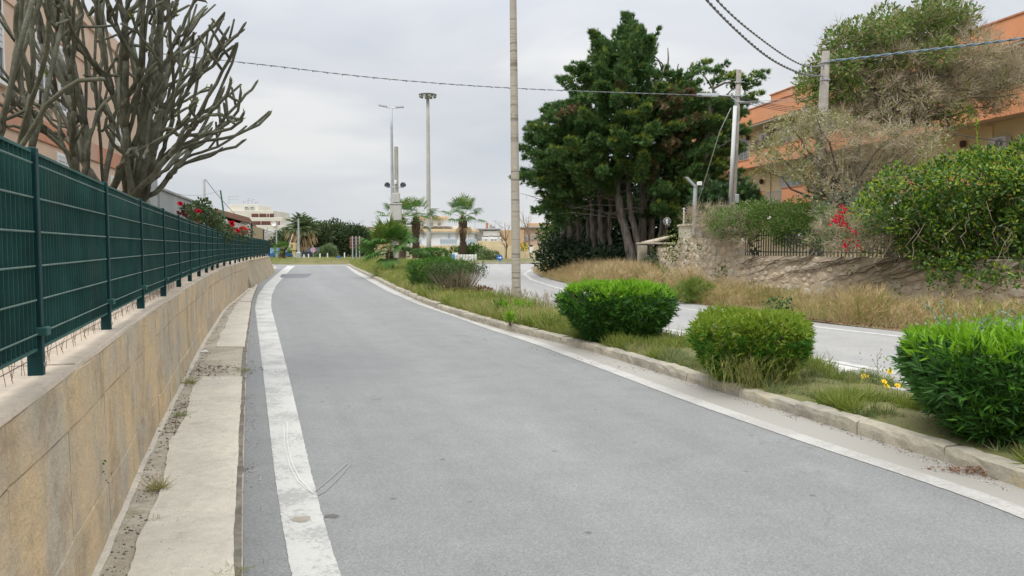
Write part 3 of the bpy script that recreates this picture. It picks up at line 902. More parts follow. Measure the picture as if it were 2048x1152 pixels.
for k_, (ya, yb) in enumerate(zip(posts_y[:-1], posts_y[1:])):
    a, b = wp(ya, FOFF, 0), wp(yb, FOFF, 0)
    d = b - a
    Lp = np.linalg.norm(d)
    t = d / Lp
    n = np.array((t[1], -t[0], 0))
    rz = math.atan2(t[1], t[0])
    za, zb = WH + .115, (fz(ya) + fz(yb)) / 2
    Lu = Lp - .07
    mid = (a + b) / 2
    mb = MB()
    for z in (za, zb - .006):
        mb.box(mid + np.array((0, 0, z)), (Lu, .03, .012), rz)
    for s in (-1, 1):
        mb.box(mid + t * s * (Lu / 2 - .003) + np.array((0, 0, (za + zb) / 2)), (.006, .026, zb - za - .02), rz)
    pn = mb.build('panel', 'fence_bar', fence)
    nb = 28
    us = np.linspace(-Lu / 2, Lu / 2, nb + 2)[1:-1]
    near = 3.0 < yb < 7.5
    if near:                      # every bar of the near panels is a piece of its own
        me = None
        for u in us:
            c = mid + t * u + np.array((0, 0, (za + zb) / 2))
            bb = MB()
            bb.box(c, (.0035, .024, zb - za - .014), rz)
            bb.build('bar', 'fence_bar', pn)
    else:
        bb = MB()
        for u in us:
            bb.box(mid + t * u + np.array((0, 0, (za + zb) / 2)), (.0035, .024, zb - za - .014), rz)
        stuff(bb.build('bars', 'fence_bar', pn))
    nr = 6
    for q in range(nr):
        z = zb - .055 - q * (zb - za - .12) / (nr - 1)
        c = mid + n * .0155 + np.array((0, 0, z))
        bb = MB()
        bb.tube([c - t * Lu / 2, c + t * Lu / 2], .0042, 5)
        bb.build('rod', 'fence_rod', pn)
    # the shade net, a little slack, behind the bars
    bb = MB()
    us2 = np.linspace(-Lp / 2, Lp / 2, 9)
    zs = np.linspace(za - .012, zb - .016, 6)
    V = []
    for i, u in enumerate(us2):
        for j, z in enumerate(zs):
            V.append(mid + t * u - n * (.03 + .012 * math.sin(u * 5 + k_) * math.sin(j * 1.2)) + np.array((0, 0, z + (.012 * math.sin(u * 9 + k_ * 2) if j == 0 else 0))))
    bb.raw(V, [(i * 6 + j, i * 6 + j + 1, i * 6 + 7 + j, i * 6 + 6 + j) for i in range(8) for j in range(5)])
    old = k_ in (8, 9, 10, 13, 14, 15) or k_ in (6,)
    bb.build('shade_net', 'shade_net_old' if old else 'shade_net', pn, smooth=True)
    if 1.0 < yb < 11:             # rusty wire mesh showing below the panel
        bb = MB()
        for u in np.arange(-Lp / 2, Lp / 2, .07):
            c = mid + t * u - n * .05
            bb.tube([c + np.array((0, 0, WH)) + n * .02 * math.sin(u * 20), c + np.array((0, 0, WH + .09 + .03 * math.sin(u * 9)))], .0014, 4)
        bb.tube([mid - t * Lp / 2 - n * .048 + np.array((0, 0, WH + .05)), mid + t * Lp / 2 - n * .048 + np.array((0, 0, WH + .05))], .0022, 4)
        stuff(bb.build('wire_mesh', 'rust', pn))

# ---- bare thick-branched succulent trees behind the fence
def barkmat(name, a, b_, c_, bs=.6):
    m, t, b, o = nodes(name)
    v = pos(t)
    c = ramp2(t, ntex(t, v, 5, 6, .7), [(.3, a), (.5, b_), (.72, c_)])
    c = mixc(t, .6, c, ramp2(t, ntex(t, v, 45, 4, .7), [(.3, .6), (.7, 1.3)]), 'MULTIPLY')
    t.links.new(c, b.inputs['Base Color'])
    b.inputs['Roughness'].default_value = .85
    b.inputs['Specular IOR Level'].default_value = .2
    bump(t, b, ntex(t, v, 60, 5, .7), bs, .02)
barkmat('old_bark', (.07, .058, .046), (.11, .092, .074), (.17, .148, .12))
barkmat('young_bark', (.075, .072, .054), (.13, .13, .095), (.24, .245, .19))
basic('green_tip', (.19, .23, .03), .55, .35, 12, 40, .2)
def succulent(name, label, base, zt, targets, seed, rt=.0172, rbase=.15):
    """bare candelabra crown: limbs split again and again towards their branch tips"""
    r = np.random.default_rng(seed)
    root = thing(name, label, 'tree', tuple(base))
    old, young, tips = MB(), MB(), MB()
    base = np.array(base, float)
    def bez(p, d, e, de, n_):
        L_ = np.linalg.norm(e - p)
        c1, c2 = p + d * L_ * .36, e - de * L_ * .36
        u = np.linspace(0, 1, n_)[:, None]
        q = p * (1 - u) ** 3 + 3 * c1 * u * (1 - u) ** 2 + 3 * c2 * u * u * (1 - u) + e * u ** 3
        q[1:-1] += r.normal(0, .008, (n_ - 2, 3))
        return q
    def rad_of(n_):
        return rt * n_ ** .355
    def unit(v):
        return v / (np.linalg.norm(v) + 1e-9)
    def tip(p, d, e, r0):
        out_ = unit((e - base) * (1, 1, .2))
        de = unit(out_ * .95 + (0, 0, .6) + r.normal(0, .35, 3))
        q = bez(p, d, e, de, 8)
        e1 = e + de * .03
        q = np.vstack([q, e1, e1 + de * .02])
        rad = np.concatenate([np.linspace(r0, rt * .86, 8), [rt * .62, rt * .2]]) * r.uniform(.95, 1.06, 10)
        young.tube(q, rad, 7)
        if r.random() < .3:
            k = 8
            tips.scatter(T_LANCE, np.repeat([e1], k, 0) - de * r.uniform(.0, .10, (k, 1)), de + r.normal(0, .3, (k, 3)), r.uniform(.04, .085, k), rng=r, wid=1.7)
        # short side shoots near the end
        for _ in range(r.integers(0, 3)):
            m_ = q[r.integers(3, 7)]
            ds = unit(de * .5 + r.normal(0, .5, 3) + (0, 0, .5))
            L_ = r.uniform(.1, .42)
            young.tube([m_, m_ + ds * L_ * .5, m_ + ds * L_ + (0, 0, .05 * L_), m_ + ds * (L_ + .02)], [rt * .8, rt * .85, rt * .7, rt * .2], 6)
    def grow(p, d, T, lev):
        n_ = len(T)
        if n_ == 1:
            tip(p, d, T[0], rad_of(1) * 1.05)
            return
        c_ = T.mean(0)
        v = c_ - p
        D_ = np.linalg.norm(v)
        f = (.26 if lev == 0 else .36) * r.uniform(.85, 1.15)
        e = p + unit(unit(v) + d * .35 + r.normal(0, .16, 3)) * D_ * f
        de = unit(unit(v) * .8 + d * .2 + (0, 0, .1))
        q = bez(p, d, e, de, 7)
        r0, r1 = rad_of(n_), rad_of(n_) * .9
        (old if n_ > 12 else young).tube(q, np.linspace(r0, r1, 7) * r.uniform(.95, 1.06, 7), 10 if n_ > 12 else 7)
        k = 3 if (n_ > 5 and r.random() < .4) else 2
        U = T - e
        U = U / (np.linalg.norm(U, axis=1)[:, None] + 1e-9)
        cen = U[r.choice(n_, k, replace=False)]
        for _ in range(6):
            a_ = (U @ cen.T).argmax(1)
            for j in range(k):
                if (a_ == j).any():
                    cen[j] = unit(U[a_ == j].mean(0))
        for j in range(k):
            S_ = T[a_ == j]
            if len(S_):
                grow(e - de * r1 * .5, unit(unit(S_.mean(0) - e) * .7 + de * .5), S_, lev + 1)
    top = base + (0, 0, zt)
    old.tube([base - (0, 0, .05), base + (.02, 0, zt * .5), top], [rbase * 1.35, rbase * 1.05, rbase], 11)
    U = np.arctan2(targets[:, 1] - top[1], targets[:, 0] - top[0]) + r.normal(0, .25, len(targets))
    o_ = np.argsort(U)
    for S_ in np.array_split(targets[o_], 13):
        v = S_.mean(0) - top
        grow(top - (0, 0, .12 * r.random()) + unit(v * (1, 1, 0)) * rbase * .4, unit(unit(v) + (0, 0, .25)), S_, 0)
    old.build('trunk', 'old_bark', root, smooth=True)
    young.build('branches', 'young_bark', root, smooth=True)
    if tips.n:
        stuff(tips.build('leaf_tips', 'green_tip', root))
    return root
rs_ = np.random.default_rng(77)
T1 = []
while len(T1) < 165:
    py = rs_.uniform(-210, 318)
    xm = np.interp(py, [-210, -100, 0, 60, 120, 165, 205, 230, 265, 290, 305, 318], [330, 400, 415, 480, 478, 508, 470, 536, 470, 484, 400, 300])
    px = rs_.uniform(-20, xm)
    d = rs_.uniform(7.2, 10.3)
    z = P(px, py, d)
    if z[2] < 2.12 or (px < 120 and py > 250):
        continue
    T1.append(z)
for px, py in ((538, 229), (512, 166), (484, 62), (486, 282), (470, 272), (474, 92), (462, 96), (488, 50), (440, 300), (446, 30), (420, 262), (395, 88), (442, 98), (455, 60), (300, 22), (352, 10)):
    T1.append(P(px, py, rs_.uniform(7.9, 9.3)))
b1 = P(203, 400, 8.7)
b1[2] = .93
succulent('succulent_tree', 'bare succulent tree with thick grey green branches reaching out over the fence', b1, .62, np.array(T1), 8)
T2 = []
while len(T2) < 42:
    py = rs_.uniform(-420, 250)
    px = rs_.uniform(-420, 235)
    d = rs_.uniform(6.0, 8.0)
    z = P(px, py, d)
    if z[2] < 2.2 or z[0] > f_wl(d) - .3:
        continue
    T2.append(z)
b2 = P(-10, 400, 7.2)
b2[2] = .93
succulent('succulent_tree', 'second bare succulent tree, darker and more upright, at the edge of the photo', b2, .6, np.array(T2), 14, .021, .14)

# ---- pinkish house behind the tree
basic('pink_render', (.60, .44, .33), .9, .1, .8, 25, .2, dirt=(.44, .31, .23))
basic('salmon_band', (.50, .24, .15), .9, .15, 1.5, 25, .2, dirt=(.48, .33, .25))
basic('white_paint', (.72, .72, .70), .6, .06, 2, 30, .05)
basic('grey_white', (.55, .56, .56), .7, .08, 1.5, 30, .1, dirt=(.42, .42, .4))
basic('cement_grey', (.33, .35, .345), .9, .12, .9, 25, .25, dirt=(.26, .275, .27))
basic('dark_pipe', (.05, .04, .035), .5, .2, 3, 20, 0)
m, t, b, o = nodes('glass')
b.inputs['Base Color'].default_value = (.06, .075, .085, 1)
b.inputs['Roughness'].default_value = .08
b.inputs['Specular IOR Level'].default_value = .8
class Facade:
    """a straight facade: origin on the ground, u along it, n out of it"""
    def __init__(self, o_, u, root):
        self.o = np.array(o_, float)
        self.u = np.array((u[0], u[1], 0)) / math.hypot(*u[:2])
        self.n = np.array((self.u[1], -self.u[0], 0))
        self.rz = math.atan2(self.u[1], self.u[0])
        self.root = root
    def at(self, a, z, out_=0.0):
        return self.o + self.u * a + self.n * out_ + np.array((0, 0, z))
    def slab(self, name, a0, a1, z0, z1, o0, o1, mat, parent=None, mb=None):
        own = mb is None
        mb = mb or MB()
        c = self.at((a0 + a1) / 2, (z0 + z1) / 2, (o0 + o1) / 2)
        mb.box(c, (abs(a1 - a0), abs(o1 - o0), z1 - z0), self.rz)
        return mb.build(name, mat, parent or self.root) if own else mb
    def window(self, a, z0, wd, h, frame='white_paint', pane='glass', sill=None, mullion=True, proud=.03, shutter=None):
        mb = MB()
        f = .06
        self.slab('', a - wd / 2, a - wd / 2 + f, z0, z0 + h, -.02, proud, frame, mb=mb)
        self.slab('', a + wd / 2 - f, a + wd / 2, z0, z0 + h, -.02, proud, frame, mb=mb)
        self.slab('', a - wd / 2 + f, a + wd / 2 - f, z0 + h - f, z0 + h, -.02, proud - .002, frame, mb=mb)
        self.slab('', a - wd / 2 + f, a + wd / 2 - f, z0, z0 + f, -.02, proud - .002, frame, mb=mb)
        if mullion:
            self.slab('', a - .025, a + .025, z0 + f, z0 + h - f, -.02, proud - .005, frame, mb=mb)
        wn_ = mb.build('window', frame, self.root)
        self.slab('pane', a - wd / 2 + f, a + wd / 2 - f, z0 + f, z0 + h - f, -.015, .008, pane, wn_)
        if sill:
            self.slab('sill', a - wd / 2 - .08, a + wd / 2 + .08, z0 - .07, z0 - .002, -.02, .1, sill, wn_)
        if shutter:
            mb2 = MB()
            k = max(4, int(h * shutter / .09))
            for i in range(k):
                zz = z0 + h - f - (i + .5) * (h * shutter) / k
                mb2.box(self.at(a, zz, .018), (wd - 2 * f, .02, h * shutter / k * .85), self.rz)
            mb2.build('shutter', 'grey_white', wn_)
        return wn_
hu = (-.25, 1)
house = thing('house', 'pinkish plastered house with salmon bands behind the bare succulent tree', 'house', (-8.2, 13, .9))
fc = Facade((-10.5, 22, 0), (.25, -1), house)      # u runs towards the camera; n points to the road side
fc.n = -fc.n if fc.n[0] < 0 else fc.n
Lh = 16.0
mb = MB()
c = fc.at(Lh / 2, 3.75, -3.5)
mb.box(c, (Lh, 7.0, 5.8), fc.rz)
mb.build('wall', 'pink_render', house)
fc.slab('band', -.02, Lh, 3.5, 3.88, 0, .035, 'salmon_band')
fc.slab('band', -.02, Lh, 1.9, 2.2, 0, .03, 'salmon_band')
fc.slab('parapet', -.03, Lh, 6.4, 6.72, -.3, .05, 'pink_render')
fc.slab('string_course', -.02, Lh, 5.55, 5.68, 0, .03, 'pink_render')
for a, z, wd, h in ((2.3, 4.15, .9, 1.35), (6.6, 4.2, .9, 1.3), (7.9, 4.2, .8, 1.3), (10.2, 4.2, .9, 1.3), (6.8, 2.3, 1.0, 1.1), (3.0, 2.3, .7, 1.0)):
    fc.window(a, z, wd, h, sill='white_paint', shutter=.55)
mb = MB()
mb.cyl(fc.at(-.0, .9, .06), fc.at(-.0, 6.4, .06), .045, n=8)
mb.build('drainpipe', 'dark_pipe', house)

# ---- long low grey building further along
shed = thing('outbuilding', 'long low grey cement building behind the fence with small framed openings', 'building', (-12, 28, .9))
f2 = Facade((-10.55, 22.6, 0), (.26, -1), shed)
f2 = Facade(tuple(np.array((-10.9, 24., 0)) + np.array((-.26, 1, 0)) * 13.), (.26, -1), shed)
f2.n = -f2.n if f2.n[0] < 0 else f2.n
mb = MB()
mb.box(f2.at(6.6, 2.1, -3), (13.4, 6, 2.5), f2.rz)
mb.build('wall', 'cement_grey', shed)
f2.slab('coping', -.1, 13.3, 3.35, 3.42, -.4, .05, 'cement_grey')
f2.slab('pier', 13.31, 14.6, .9, 3.9, -2, -.05, 'cement_grey')
basic('cream_frame', (.55, .48, .36), .8, .1, 2, 20, .1)
for a in (10.1, 11.7):
    wd_ = f2.window(a, 1.9, .85, .68, frame='cream_frame', mullion=False, pane='cement_grey')

# ---- rose bush with red flowers over the fence
leafmat('rose_leaf', [(.035, .075, .028), (.05, .11, .03), (.075, .12, .035), (.09, .06, .03)], .45, .25)
leafmat('rose_red', [(.55, .01, .035), (.7, .02, .06), (.42, .008, .03)], .5, .2)
leafmat('rose_old', [(.16, .03, .03), (.1, .035, .03)], .7, .1)
leafmat('petal_white', [(.75, .72, .66), (.68, .62, .58)], .6, .2)
rr = np.random.default_rng(31)
rose = thing('rose_bush', 'green rose bush with bright red blooms leaning over the green fence', 'bush', tuple(P(430, 500, 21.5) * (1, 1, 0) + (0, 0, .95)))
st, lf, fl, ol, wt = MB(), MB(), MB(), MB(), MB()
def rdep(px):
    return float(np.interp(px, [350, 380, 430, 480, 500], [15.0, 17.0, 20.5, 27.0, 31.0]))
lob = [((395, 425), .3), ((412, 440), .36), ((418, 438), .36), ((412, 455), .42), ((432, 458), .36), ((452, 466), .30), ((474, 470), .26), ((438, 468), .36), ((385, 440), .22), ((405, 410), .22), ((492, 466), .2), ((376, 418), .14)]
for (px, py), rad in lob:
    dd = rdep(px) + rr.uniform(-.2, .9)
    c = P(px, py, dd)
    rad *= dd / 20.5
    p, d = ell(rr, int(1000 * rad), c, (rad, rad, rad * .8), .5)
    lf.scatter(T_OVAL, p, d + rr.normal(0, .7, d.shape) + (0, 0, .2), rr.uniform(.05, .1, len(p)), rng=rr)
    base = np.array((c[0] - .1, c[1] + .2, .95))
    st.tube([base, (base + c) / 2 + rr.normal(0, .1, 3), c + (0, 0, rad * .6)], [.012, .009, .004], 5)
def bloom(mb_, px, py, d, s, n=26):
    c = P(px, py, d)
    q = rr.normal(size=(n, 3))
    mb_.scatter(T_OVAL, np.repeat([c], n, 0), q + (0, -.2, .3), rr.uniform(.6, 1, n) * s, rng=rr, wid=1.6)
for px, py, s in ((361, 408, .09), (390, 421, .09), (398, 423, .08), (395, 448, .09), (464, 448, .12), (455, 456, .12), (463, 458, .12), (488, 462, .16), (475, 462, .1), (483, 459, .11)):
    fl = MB()
    bloom(fl, px, py, rdep(px) - .25, s * rdep(px) / 20)
    fl.build('bloom', 'rose_red', rose)
for px, py in ((355, 425), (360, 427), (368, 429), (372, 431), (366, 424)):
    ol = MB()
    bloom(ol, px, py, rdep(px) - .2, .06, 16)
    ol.build('withered_bloom', 'rose_old', rose)
for px, py in ((428, 434), (436, 441), (452, 442), (496, 452), (500, 458), (404, 452)):
    wt = MB()
    bloom(wt, px, py, rdep(px) - .2, .06 * rdep(px) / 20, 14)
    wt.build('white_bloom', 'petal_white', rose)
a, b_ = P(361, 408, rdep(361) - .25), P(380, 440, 17)
st.tube([b_, (a + b_) / 2 + (0, 0, .03), a], .006, 5)
st.build('stem', 'young_bark', rose, smooth=True)
stuff(lf.build('leaves', 'rose_leaf', rose))
None
None

# ---- brown roofed house at the end of the fence
basic('brown_roof', (.17, .10, .075), .8, .15, 3, 30, .2)
basic('tan_wall', (.34, .27, .16), .9, .1, 1.2, 25, .15)
lod = thing('house', 'small house with brown sloping roof and white eaves behind the roses', 'house', tuple(P(475, 500, 47) * (1, 1, 0) + (0, 0, .9)))
A = P(515, 470, 45.); Bq = P(520, 470, 50.5); Cq = P(425, 470, 45.)
D0, zt = 45.5, 3.05
x1, x0 = P(503, 470, D0)[0], P(424, 470, D0)[0]
xb = P(522, 470, 51.)[0]
mb = MB()
mb.hexa([(x0, D0, .9), (x1, D0, .9), (xb, 51.5, .9), (x0, 51.5, .9), (x0, D0, zt), (x1, D0, zt - .25), (xb, 51.5, zt - .3), (x0, 51.5, zt)])
mb.build('wall', 'tan_wall', lod)
mb = MB()
zl, zr = P(440, 418, D0)[2], P(502, 436, D0)[2]
xl, xm = P(422, 425, D0)[0], P(440, 418, D0)[0]
mb.prism([(xl, D0 - .8, zl - .35), (xm, D0 - .8, zl), (x1 + .15, D0 - .8, zr), (x1 + .15, D0 - .8, zr - .3), (xm, D0 - .8, zl - .3), (xl, D0 - .8, zl - .6)], (-1.75, 7.0, -.5))
mb.build('roof', 'brown_roof', lod)
mb = MB()
mb.prism([(xm - .4, D0 - .3, zl - .45), (x1, D0 - .3, zr - .45), (x1, D0 - .3, zr - .85), (xm - .4, D0 - .3, zl - .7)], (0, .12, 0))
mb.build('eave_board', 'white_paint', lod)
mb = MB()
mb.box((x1 - .3, D0 - .1, 1.9), (.55, .16, 2.2))
mb.build('pillar', 'white_paint', lod)
mb = MB()
mb.cyl((x1 + .05, D0 - .1, .9), (x1 + .05, D0 - .1, zr - .3), .06, n=8)
mb.build('drainpipe', 'dark_pipe', lod)
mb = MB()
mb.cyl((xb + .05, 51.3, .9), (xb + .05, 51.3, zt - .35), .06, n=8)
mb.build('drainpipe', 'dark_pipe', lod)

# ---- white post and leaning green pole
wpst = MB()
pb = P(409, 420, 30)
zt_ = P(409, 358, 30)[2]
wpst.cbox((pb[0], 30, (.9 + zt_) / 2), (.085, .085, zt_ - .9), bev=.01)
tag(wpst.build('wooden_post', 'grey_white'), 'tall slim white post rising behind the red roses', 'post')
gp = MB()
gp.tube([P(455, 480, 30), P(441, 381, 30)], .03, 6)
basic('green_paint', (.03, .14, .07), .5, .15, 3, 20, 0)
tag(gp.build('leaning_pole', 'green_paint'), 'thin green pole leaning in front of the brown roof', 'pole')
def cable(name, label, pts, r_, mat='cable_grey', group=None, n=5, twist=0):
    pts = np.asarray(pts, float)
    mb = MB()
    if twist:
        s = np.concatenate([[0], np.cumsum(np.linalg.norm(np.diff(pts, axis=0), axis=1))])
        k = int(s[-1] / .05)
        ss = np.linspace(0, s[-1], k)
        q = np.stack([np.interp(ss, s, pts[:, i]) for i in range(3)], 1)
        tn = np.gradient(q, axis=0)
        tn /= np.linalg.norm(tn, axis=1)[:, None]
        sd = np.cross(tn, (0, 0, 1.0))
        sd /= np.linalg.norm(sd, axis=1)[:, None]
        up = np.cross(sd, tn)
        for ph in (0, math.pi):
            an = (ss / twist * 2 * math.pi + ph)[:, None]
            mb.tube(q + r_ * (np.cos(an) * sd + np.sin(an) * up), r_, n)
    else:
        mb.tube(pts, r_, n)
    o_ = mb.build(name, mat, smooth=True)
    return tag(o_, label, 'cable', group)
basic('cable_grey', (.22, .23, .245), .6, .1, 3, 20, 0)
basic('cable_dark', (.05, .052, .06), .6, .1, 3, 20, 0)
basic('cable_pale', (.42, .42, .42), .6, .1, 3, 20, 0)
def sag(a, b, s, n=24):
    a, b = np.asarray(a, float), np.asarray(b, float)
    u = np.linspace(0, 1, n)[:, None]
    return a + (b - a) * u - np.array((0, 0, 1)) * s * 4 * u * (1 - u)
cable('wire', 'thin wire slanting from the white post down past the green pole', sag(P(411, 359, 30), P(470, 428, 33), .05), .012)
cable('wire', 'faint wire from the pink house corner to the leaning green pole', sag(P(305, 371, 23), P(441, 380, 30), .25), .006)
# ================================================================ the planted median
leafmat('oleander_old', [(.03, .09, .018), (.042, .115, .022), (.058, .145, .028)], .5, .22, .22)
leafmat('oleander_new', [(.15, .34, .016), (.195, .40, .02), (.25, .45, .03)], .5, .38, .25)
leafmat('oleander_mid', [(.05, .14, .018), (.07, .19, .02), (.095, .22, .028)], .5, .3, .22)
leafmat('oleander_yellow', [(.22, .32, .03), (.17, .28, .025), (.29, .34, .05)], .5, .38, .22)
basic('stem_bark', (.13, .105, .075), .9, .3, 20, 60, .4)
basic('dry_stem', (.30, .24, .175), .9, .3, 20, 60, .3)
def superbox(rng, n, c, hx, hy, h, rot, base=.62, p=5.5, shell=.84):
    """points and outward directions through a clipped hedge, narrower at the foot"""
    q = rng.normal(size=(n, 3))
    q /= (np.abs(q) ** p).sum(1)[:, None] ** (1 / p)
    k = shell + (1 - shell) * rng.uniform(size=(n, 1))
    k = np.where(rng.uniform(size=(n, 1)) < .3, rng.uniform(.3, 1, (n, 1)), k)
    u = q * k
    z01 = (u[:, 2] + 1) / 2
    wf = base + (1 - base) * np.clip(z01 * 1.7, 0, 1) ** .8
    x, y_ = u[:, 0] * hx * wf, u[:, 1] * hy * wf
    ca, sa = math.cos(rot), math.sin(rot)
    Pn = np.c_[c[0] + x * ca - y_ * sa, c[1] + x * sa + y_ * ca, c[2] + z01 * h]
    d = np.sign(q) * np.abs(q) ** (p - 1)
    d = np.c_[d[:, 0] * ca - d[:, 1] * sa, d[:, 0] * sa + d[:, 1] * ca, d[:, 2]]
    d /= np.linalg.norm(d, axis=1)[:, None]
    return Pn, d, z01
def oleander(name, label, c, hx, hy, h, rot, seed, n=1500, leaf=.12, top='oleander_new', mid='oleander_mid', low='oleander_old', base=.62, per=8, topband=.80, wid=1.0):
    r = np.random.default_rng(seed)
    root = thing(name, label, 'hedge', tuple(c), 'clipped oleander bushes on the median')
    p, d, z = superbox(r, n, c, hx, hy, h, rot, base)
    # uneven clipping
    nb = np.array([mnoise.noise(tuple(v * 2.3)) for v in p])
    p = p + d * (nb * .07)[:, None]
    p[:, 2] = np.maximum(p[:, 2], c[2] + .02)
    lf = MB()
    P0, D0, S, MI = [], [], [], []
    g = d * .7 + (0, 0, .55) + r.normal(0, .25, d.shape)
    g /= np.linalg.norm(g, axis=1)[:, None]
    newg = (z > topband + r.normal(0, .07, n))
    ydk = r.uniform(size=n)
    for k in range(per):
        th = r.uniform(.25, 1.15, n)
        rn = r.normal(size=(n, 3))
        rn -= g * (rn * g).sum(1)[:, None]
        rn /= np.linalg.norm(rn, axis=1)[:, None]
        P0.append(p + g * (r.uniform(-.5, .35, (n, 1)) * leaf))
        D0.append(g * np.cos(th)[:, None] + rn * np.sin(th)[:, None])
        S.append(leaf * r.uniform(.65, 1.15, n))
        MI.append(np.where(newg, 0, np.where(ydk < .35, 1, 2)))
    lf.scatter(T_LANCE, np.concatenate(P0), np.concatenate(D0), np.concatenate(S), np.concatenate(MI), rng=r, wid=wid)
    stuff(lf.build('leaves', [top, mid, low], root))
    st = MB()
    for _ in range(38):
        a = r.uniform(0, 2 * math.pi)
        b0 = np.array(c) + (math.cos(a) * hx * .25 * r.random(), math.sin(a) * hy * .25 * r.random(), -.02)
        e1 = p[r.integers(n)]
        m_ = (b0 + e1) / 2 + (0, 0, -.04) + r.normal(0, .03, 3)
        st.tube([b0, m_, e1], [.011, .008, .004], 5)
    st.build('stems', 'stem_bark', root, smooth=True)
    return root
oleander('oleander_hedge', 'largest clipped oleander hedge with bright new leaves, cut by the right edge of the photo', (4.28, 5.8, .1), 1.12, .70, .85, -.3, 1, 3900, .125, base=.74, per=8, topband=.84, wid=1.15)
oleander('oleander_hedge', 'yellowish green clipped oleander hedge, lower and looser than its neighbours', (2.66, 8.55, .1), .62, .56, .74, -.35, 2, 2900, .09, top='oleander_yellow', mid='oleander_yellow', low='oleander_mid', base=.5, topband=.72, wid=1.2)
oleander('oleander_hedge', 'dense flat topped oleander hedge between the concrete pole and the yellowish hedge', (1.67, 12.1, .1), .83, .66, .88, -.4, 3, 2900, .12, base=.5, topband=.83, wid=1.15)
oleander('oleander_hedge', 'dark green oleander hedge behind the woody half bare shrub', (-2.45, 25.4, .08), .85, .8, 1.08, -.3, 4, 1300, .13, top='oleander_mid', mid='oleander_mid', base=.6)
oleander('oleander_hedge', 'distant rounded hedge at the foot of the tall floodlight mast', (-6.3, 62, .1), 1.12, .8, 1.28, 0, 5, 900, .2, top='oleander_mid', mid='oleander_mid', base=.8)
def sapling(c, h, seed, label):
    r = np.random.default_rng(seed)
    root = thing('oleander_sapling', label, 'shrub', tuple(c), 'small oleander shoots on the kerb')
    lf, st = MB(), MB()
    for _ in range(9):
        e1 = np.array(c) + (r.normal(0, h * .3), r.normal(0, h * .3), h * r.uniform(.6, 1))
        st.tube([c, (np.array(c) + e1) / 2 + r.normal(0, .02, 3), e1], [.006, .005, .003], 4)
        k = 16
        q = np.array(c) + (e1 - np.array(c)) * r.uniform(.35, 1.05, (k, 1))
        d = (e1 - np.array(c)) / h + r.normal(0, .55, (k, 3))
        lf.scatter(T_LANCE, q, d, r.uniform(.08, .13, k), rng=r)
    stuff(lf.build('leaves', 'oleander_new' if seed % 2 else 'oleander_mid', root))
    st.build('stems', 'stem_bark', root)
sapling(G(1020, 652, .1), .26, 61, 'small bright oleander shoot growing over the kerbstones')
sapling(G(1000, 632, .12), .34, 62, 'small oleander shoot in the grass left of the concrete pole')
sapling(G(1015, 634, .12), .32, 63, 'bright oleander shoot at the left foot of the concrete pole')
sapling(G(1048, 628, .12), .30, 65, 'oleander shoot at the right foot of the concrete pole')

# ---- the woody shrub, half bare
r = np.random.default_rng(71)
sh = thing('woody_shrub', 'woody shrub with bare grey stems and a thin green top near the dark hedge', 'shrub', (-1.62, 22.3, .1))
st, lf, dl = MB(), MB(), MB()
c = np.array((-1.62, 22.3, .1))
for i in range(150):
    a = r.uniform(0, 2 * math.pi)
    R_ = math.sqrt(r.random())
    e1 = c + (math.cos(a) * .88 * R_ , math.sin(a) * .55 * R_, r.uniform(.72, 1.0) - .15 * max(0, R_ - .6))
    b0 = c + (math.cos(a) * .2 * R_, math.sin(a) * .15 * R_, 0)
    m_ = b0 + (e1 - b0) * .5 + (0, 0, -.05) + r.normal(0, .03, 3)
    st.tube([b0, m_, e1], [.012, .009, .004], 4)
    if r.random() < .75 or e1[0] < c[0] - .3:
        k = 26
        q = e1 + r.normal(0, .07, (k, 3))
        lf.scatter(T_LANCE, q, r.normal(0, 1, (k, 3)) + (0, 0, .5), r.uniform(.06, .1, k), rng=r, wid=1.4)
p, d = ell(r, 800, c + (-.55, .1, .5), (.38, .4, .42), .6)
lf.scatter(T_LANCE, p, d + (0, 0, .3) + r.normal(0, .4, d.shape), r.uniform(.08, .12, len(p)), rng=r)
p, d = ell(r, 500, c + (.1, -.2, .3), (.3, .2, .3), .3)
lf.scatter(T_LANCE, p, d + (0, 0, .3) + r.normal(0, .4, d.shape), r.uniform(.06, .1, len(p)), rng=r)
p, d = ell(r, 260, c + (.78, -.1, .22), (.3, .22, .12), .4)
dl.scatter(T_OVAL, p, d + r.normal(0, .6, d.shape), r.uniform(.05, .1, len(p)), rng=r)
leafmat('shrub_leaf', [(.045, .09, .02), (.06, .12, .025), (.09, .14, .03)], .5, .3)
leafmat('dead_leaf', [(.17, .075, .04), (.22, .11, .06), (.12, .06, .035)], .8, .1)
st.build('stems', 'dry_stem', sh)
stuff(lf.build('leaves', 'shrub_leaf', sh))
stuff(dl.build('dead_leaves', 'dead_leaf', sh))

# ---- grasses
leafmat('grass_green', [(.17, .24, .035), (.23, .29, .05), (.29, .32, .07), (.12, .19, .032)], .6, .4)
leafmat('grass_yellow', [(.34, .32, .11), (.4, .36, .16), (.27, .28, .08)], .7, .35)
leafmat('grass_dry', [(.47, .34, .16), (.53, .41, .22), (.42, .3, .14), (.35, .3, .13)], .75, .35)
leafmat('grass_gold', [(.50, .37, .19), (.56, .44, .26), (.43, .32, .17)], .75, .35)
leafmat('herb', [(.12, .18, .06), (.16, .21, .075), (.2, .23, .1)], .6, .25)
def in_strip(rng, n, fl, fr, y0, y1, dens=None):
    y = rng.uniform(y0, y1, n * 3)
    u = rng.uniform(0, 1, n * 3)
    x = fl(y) + (fr(y) - fl(y)) * u
    if dens is not None:
        k = rng.uniform(size=n * 3) < dens(x, y, u)
        x, y, u = x[k], y[k], u[k]
    return x[:n], y[:n], u[:n]
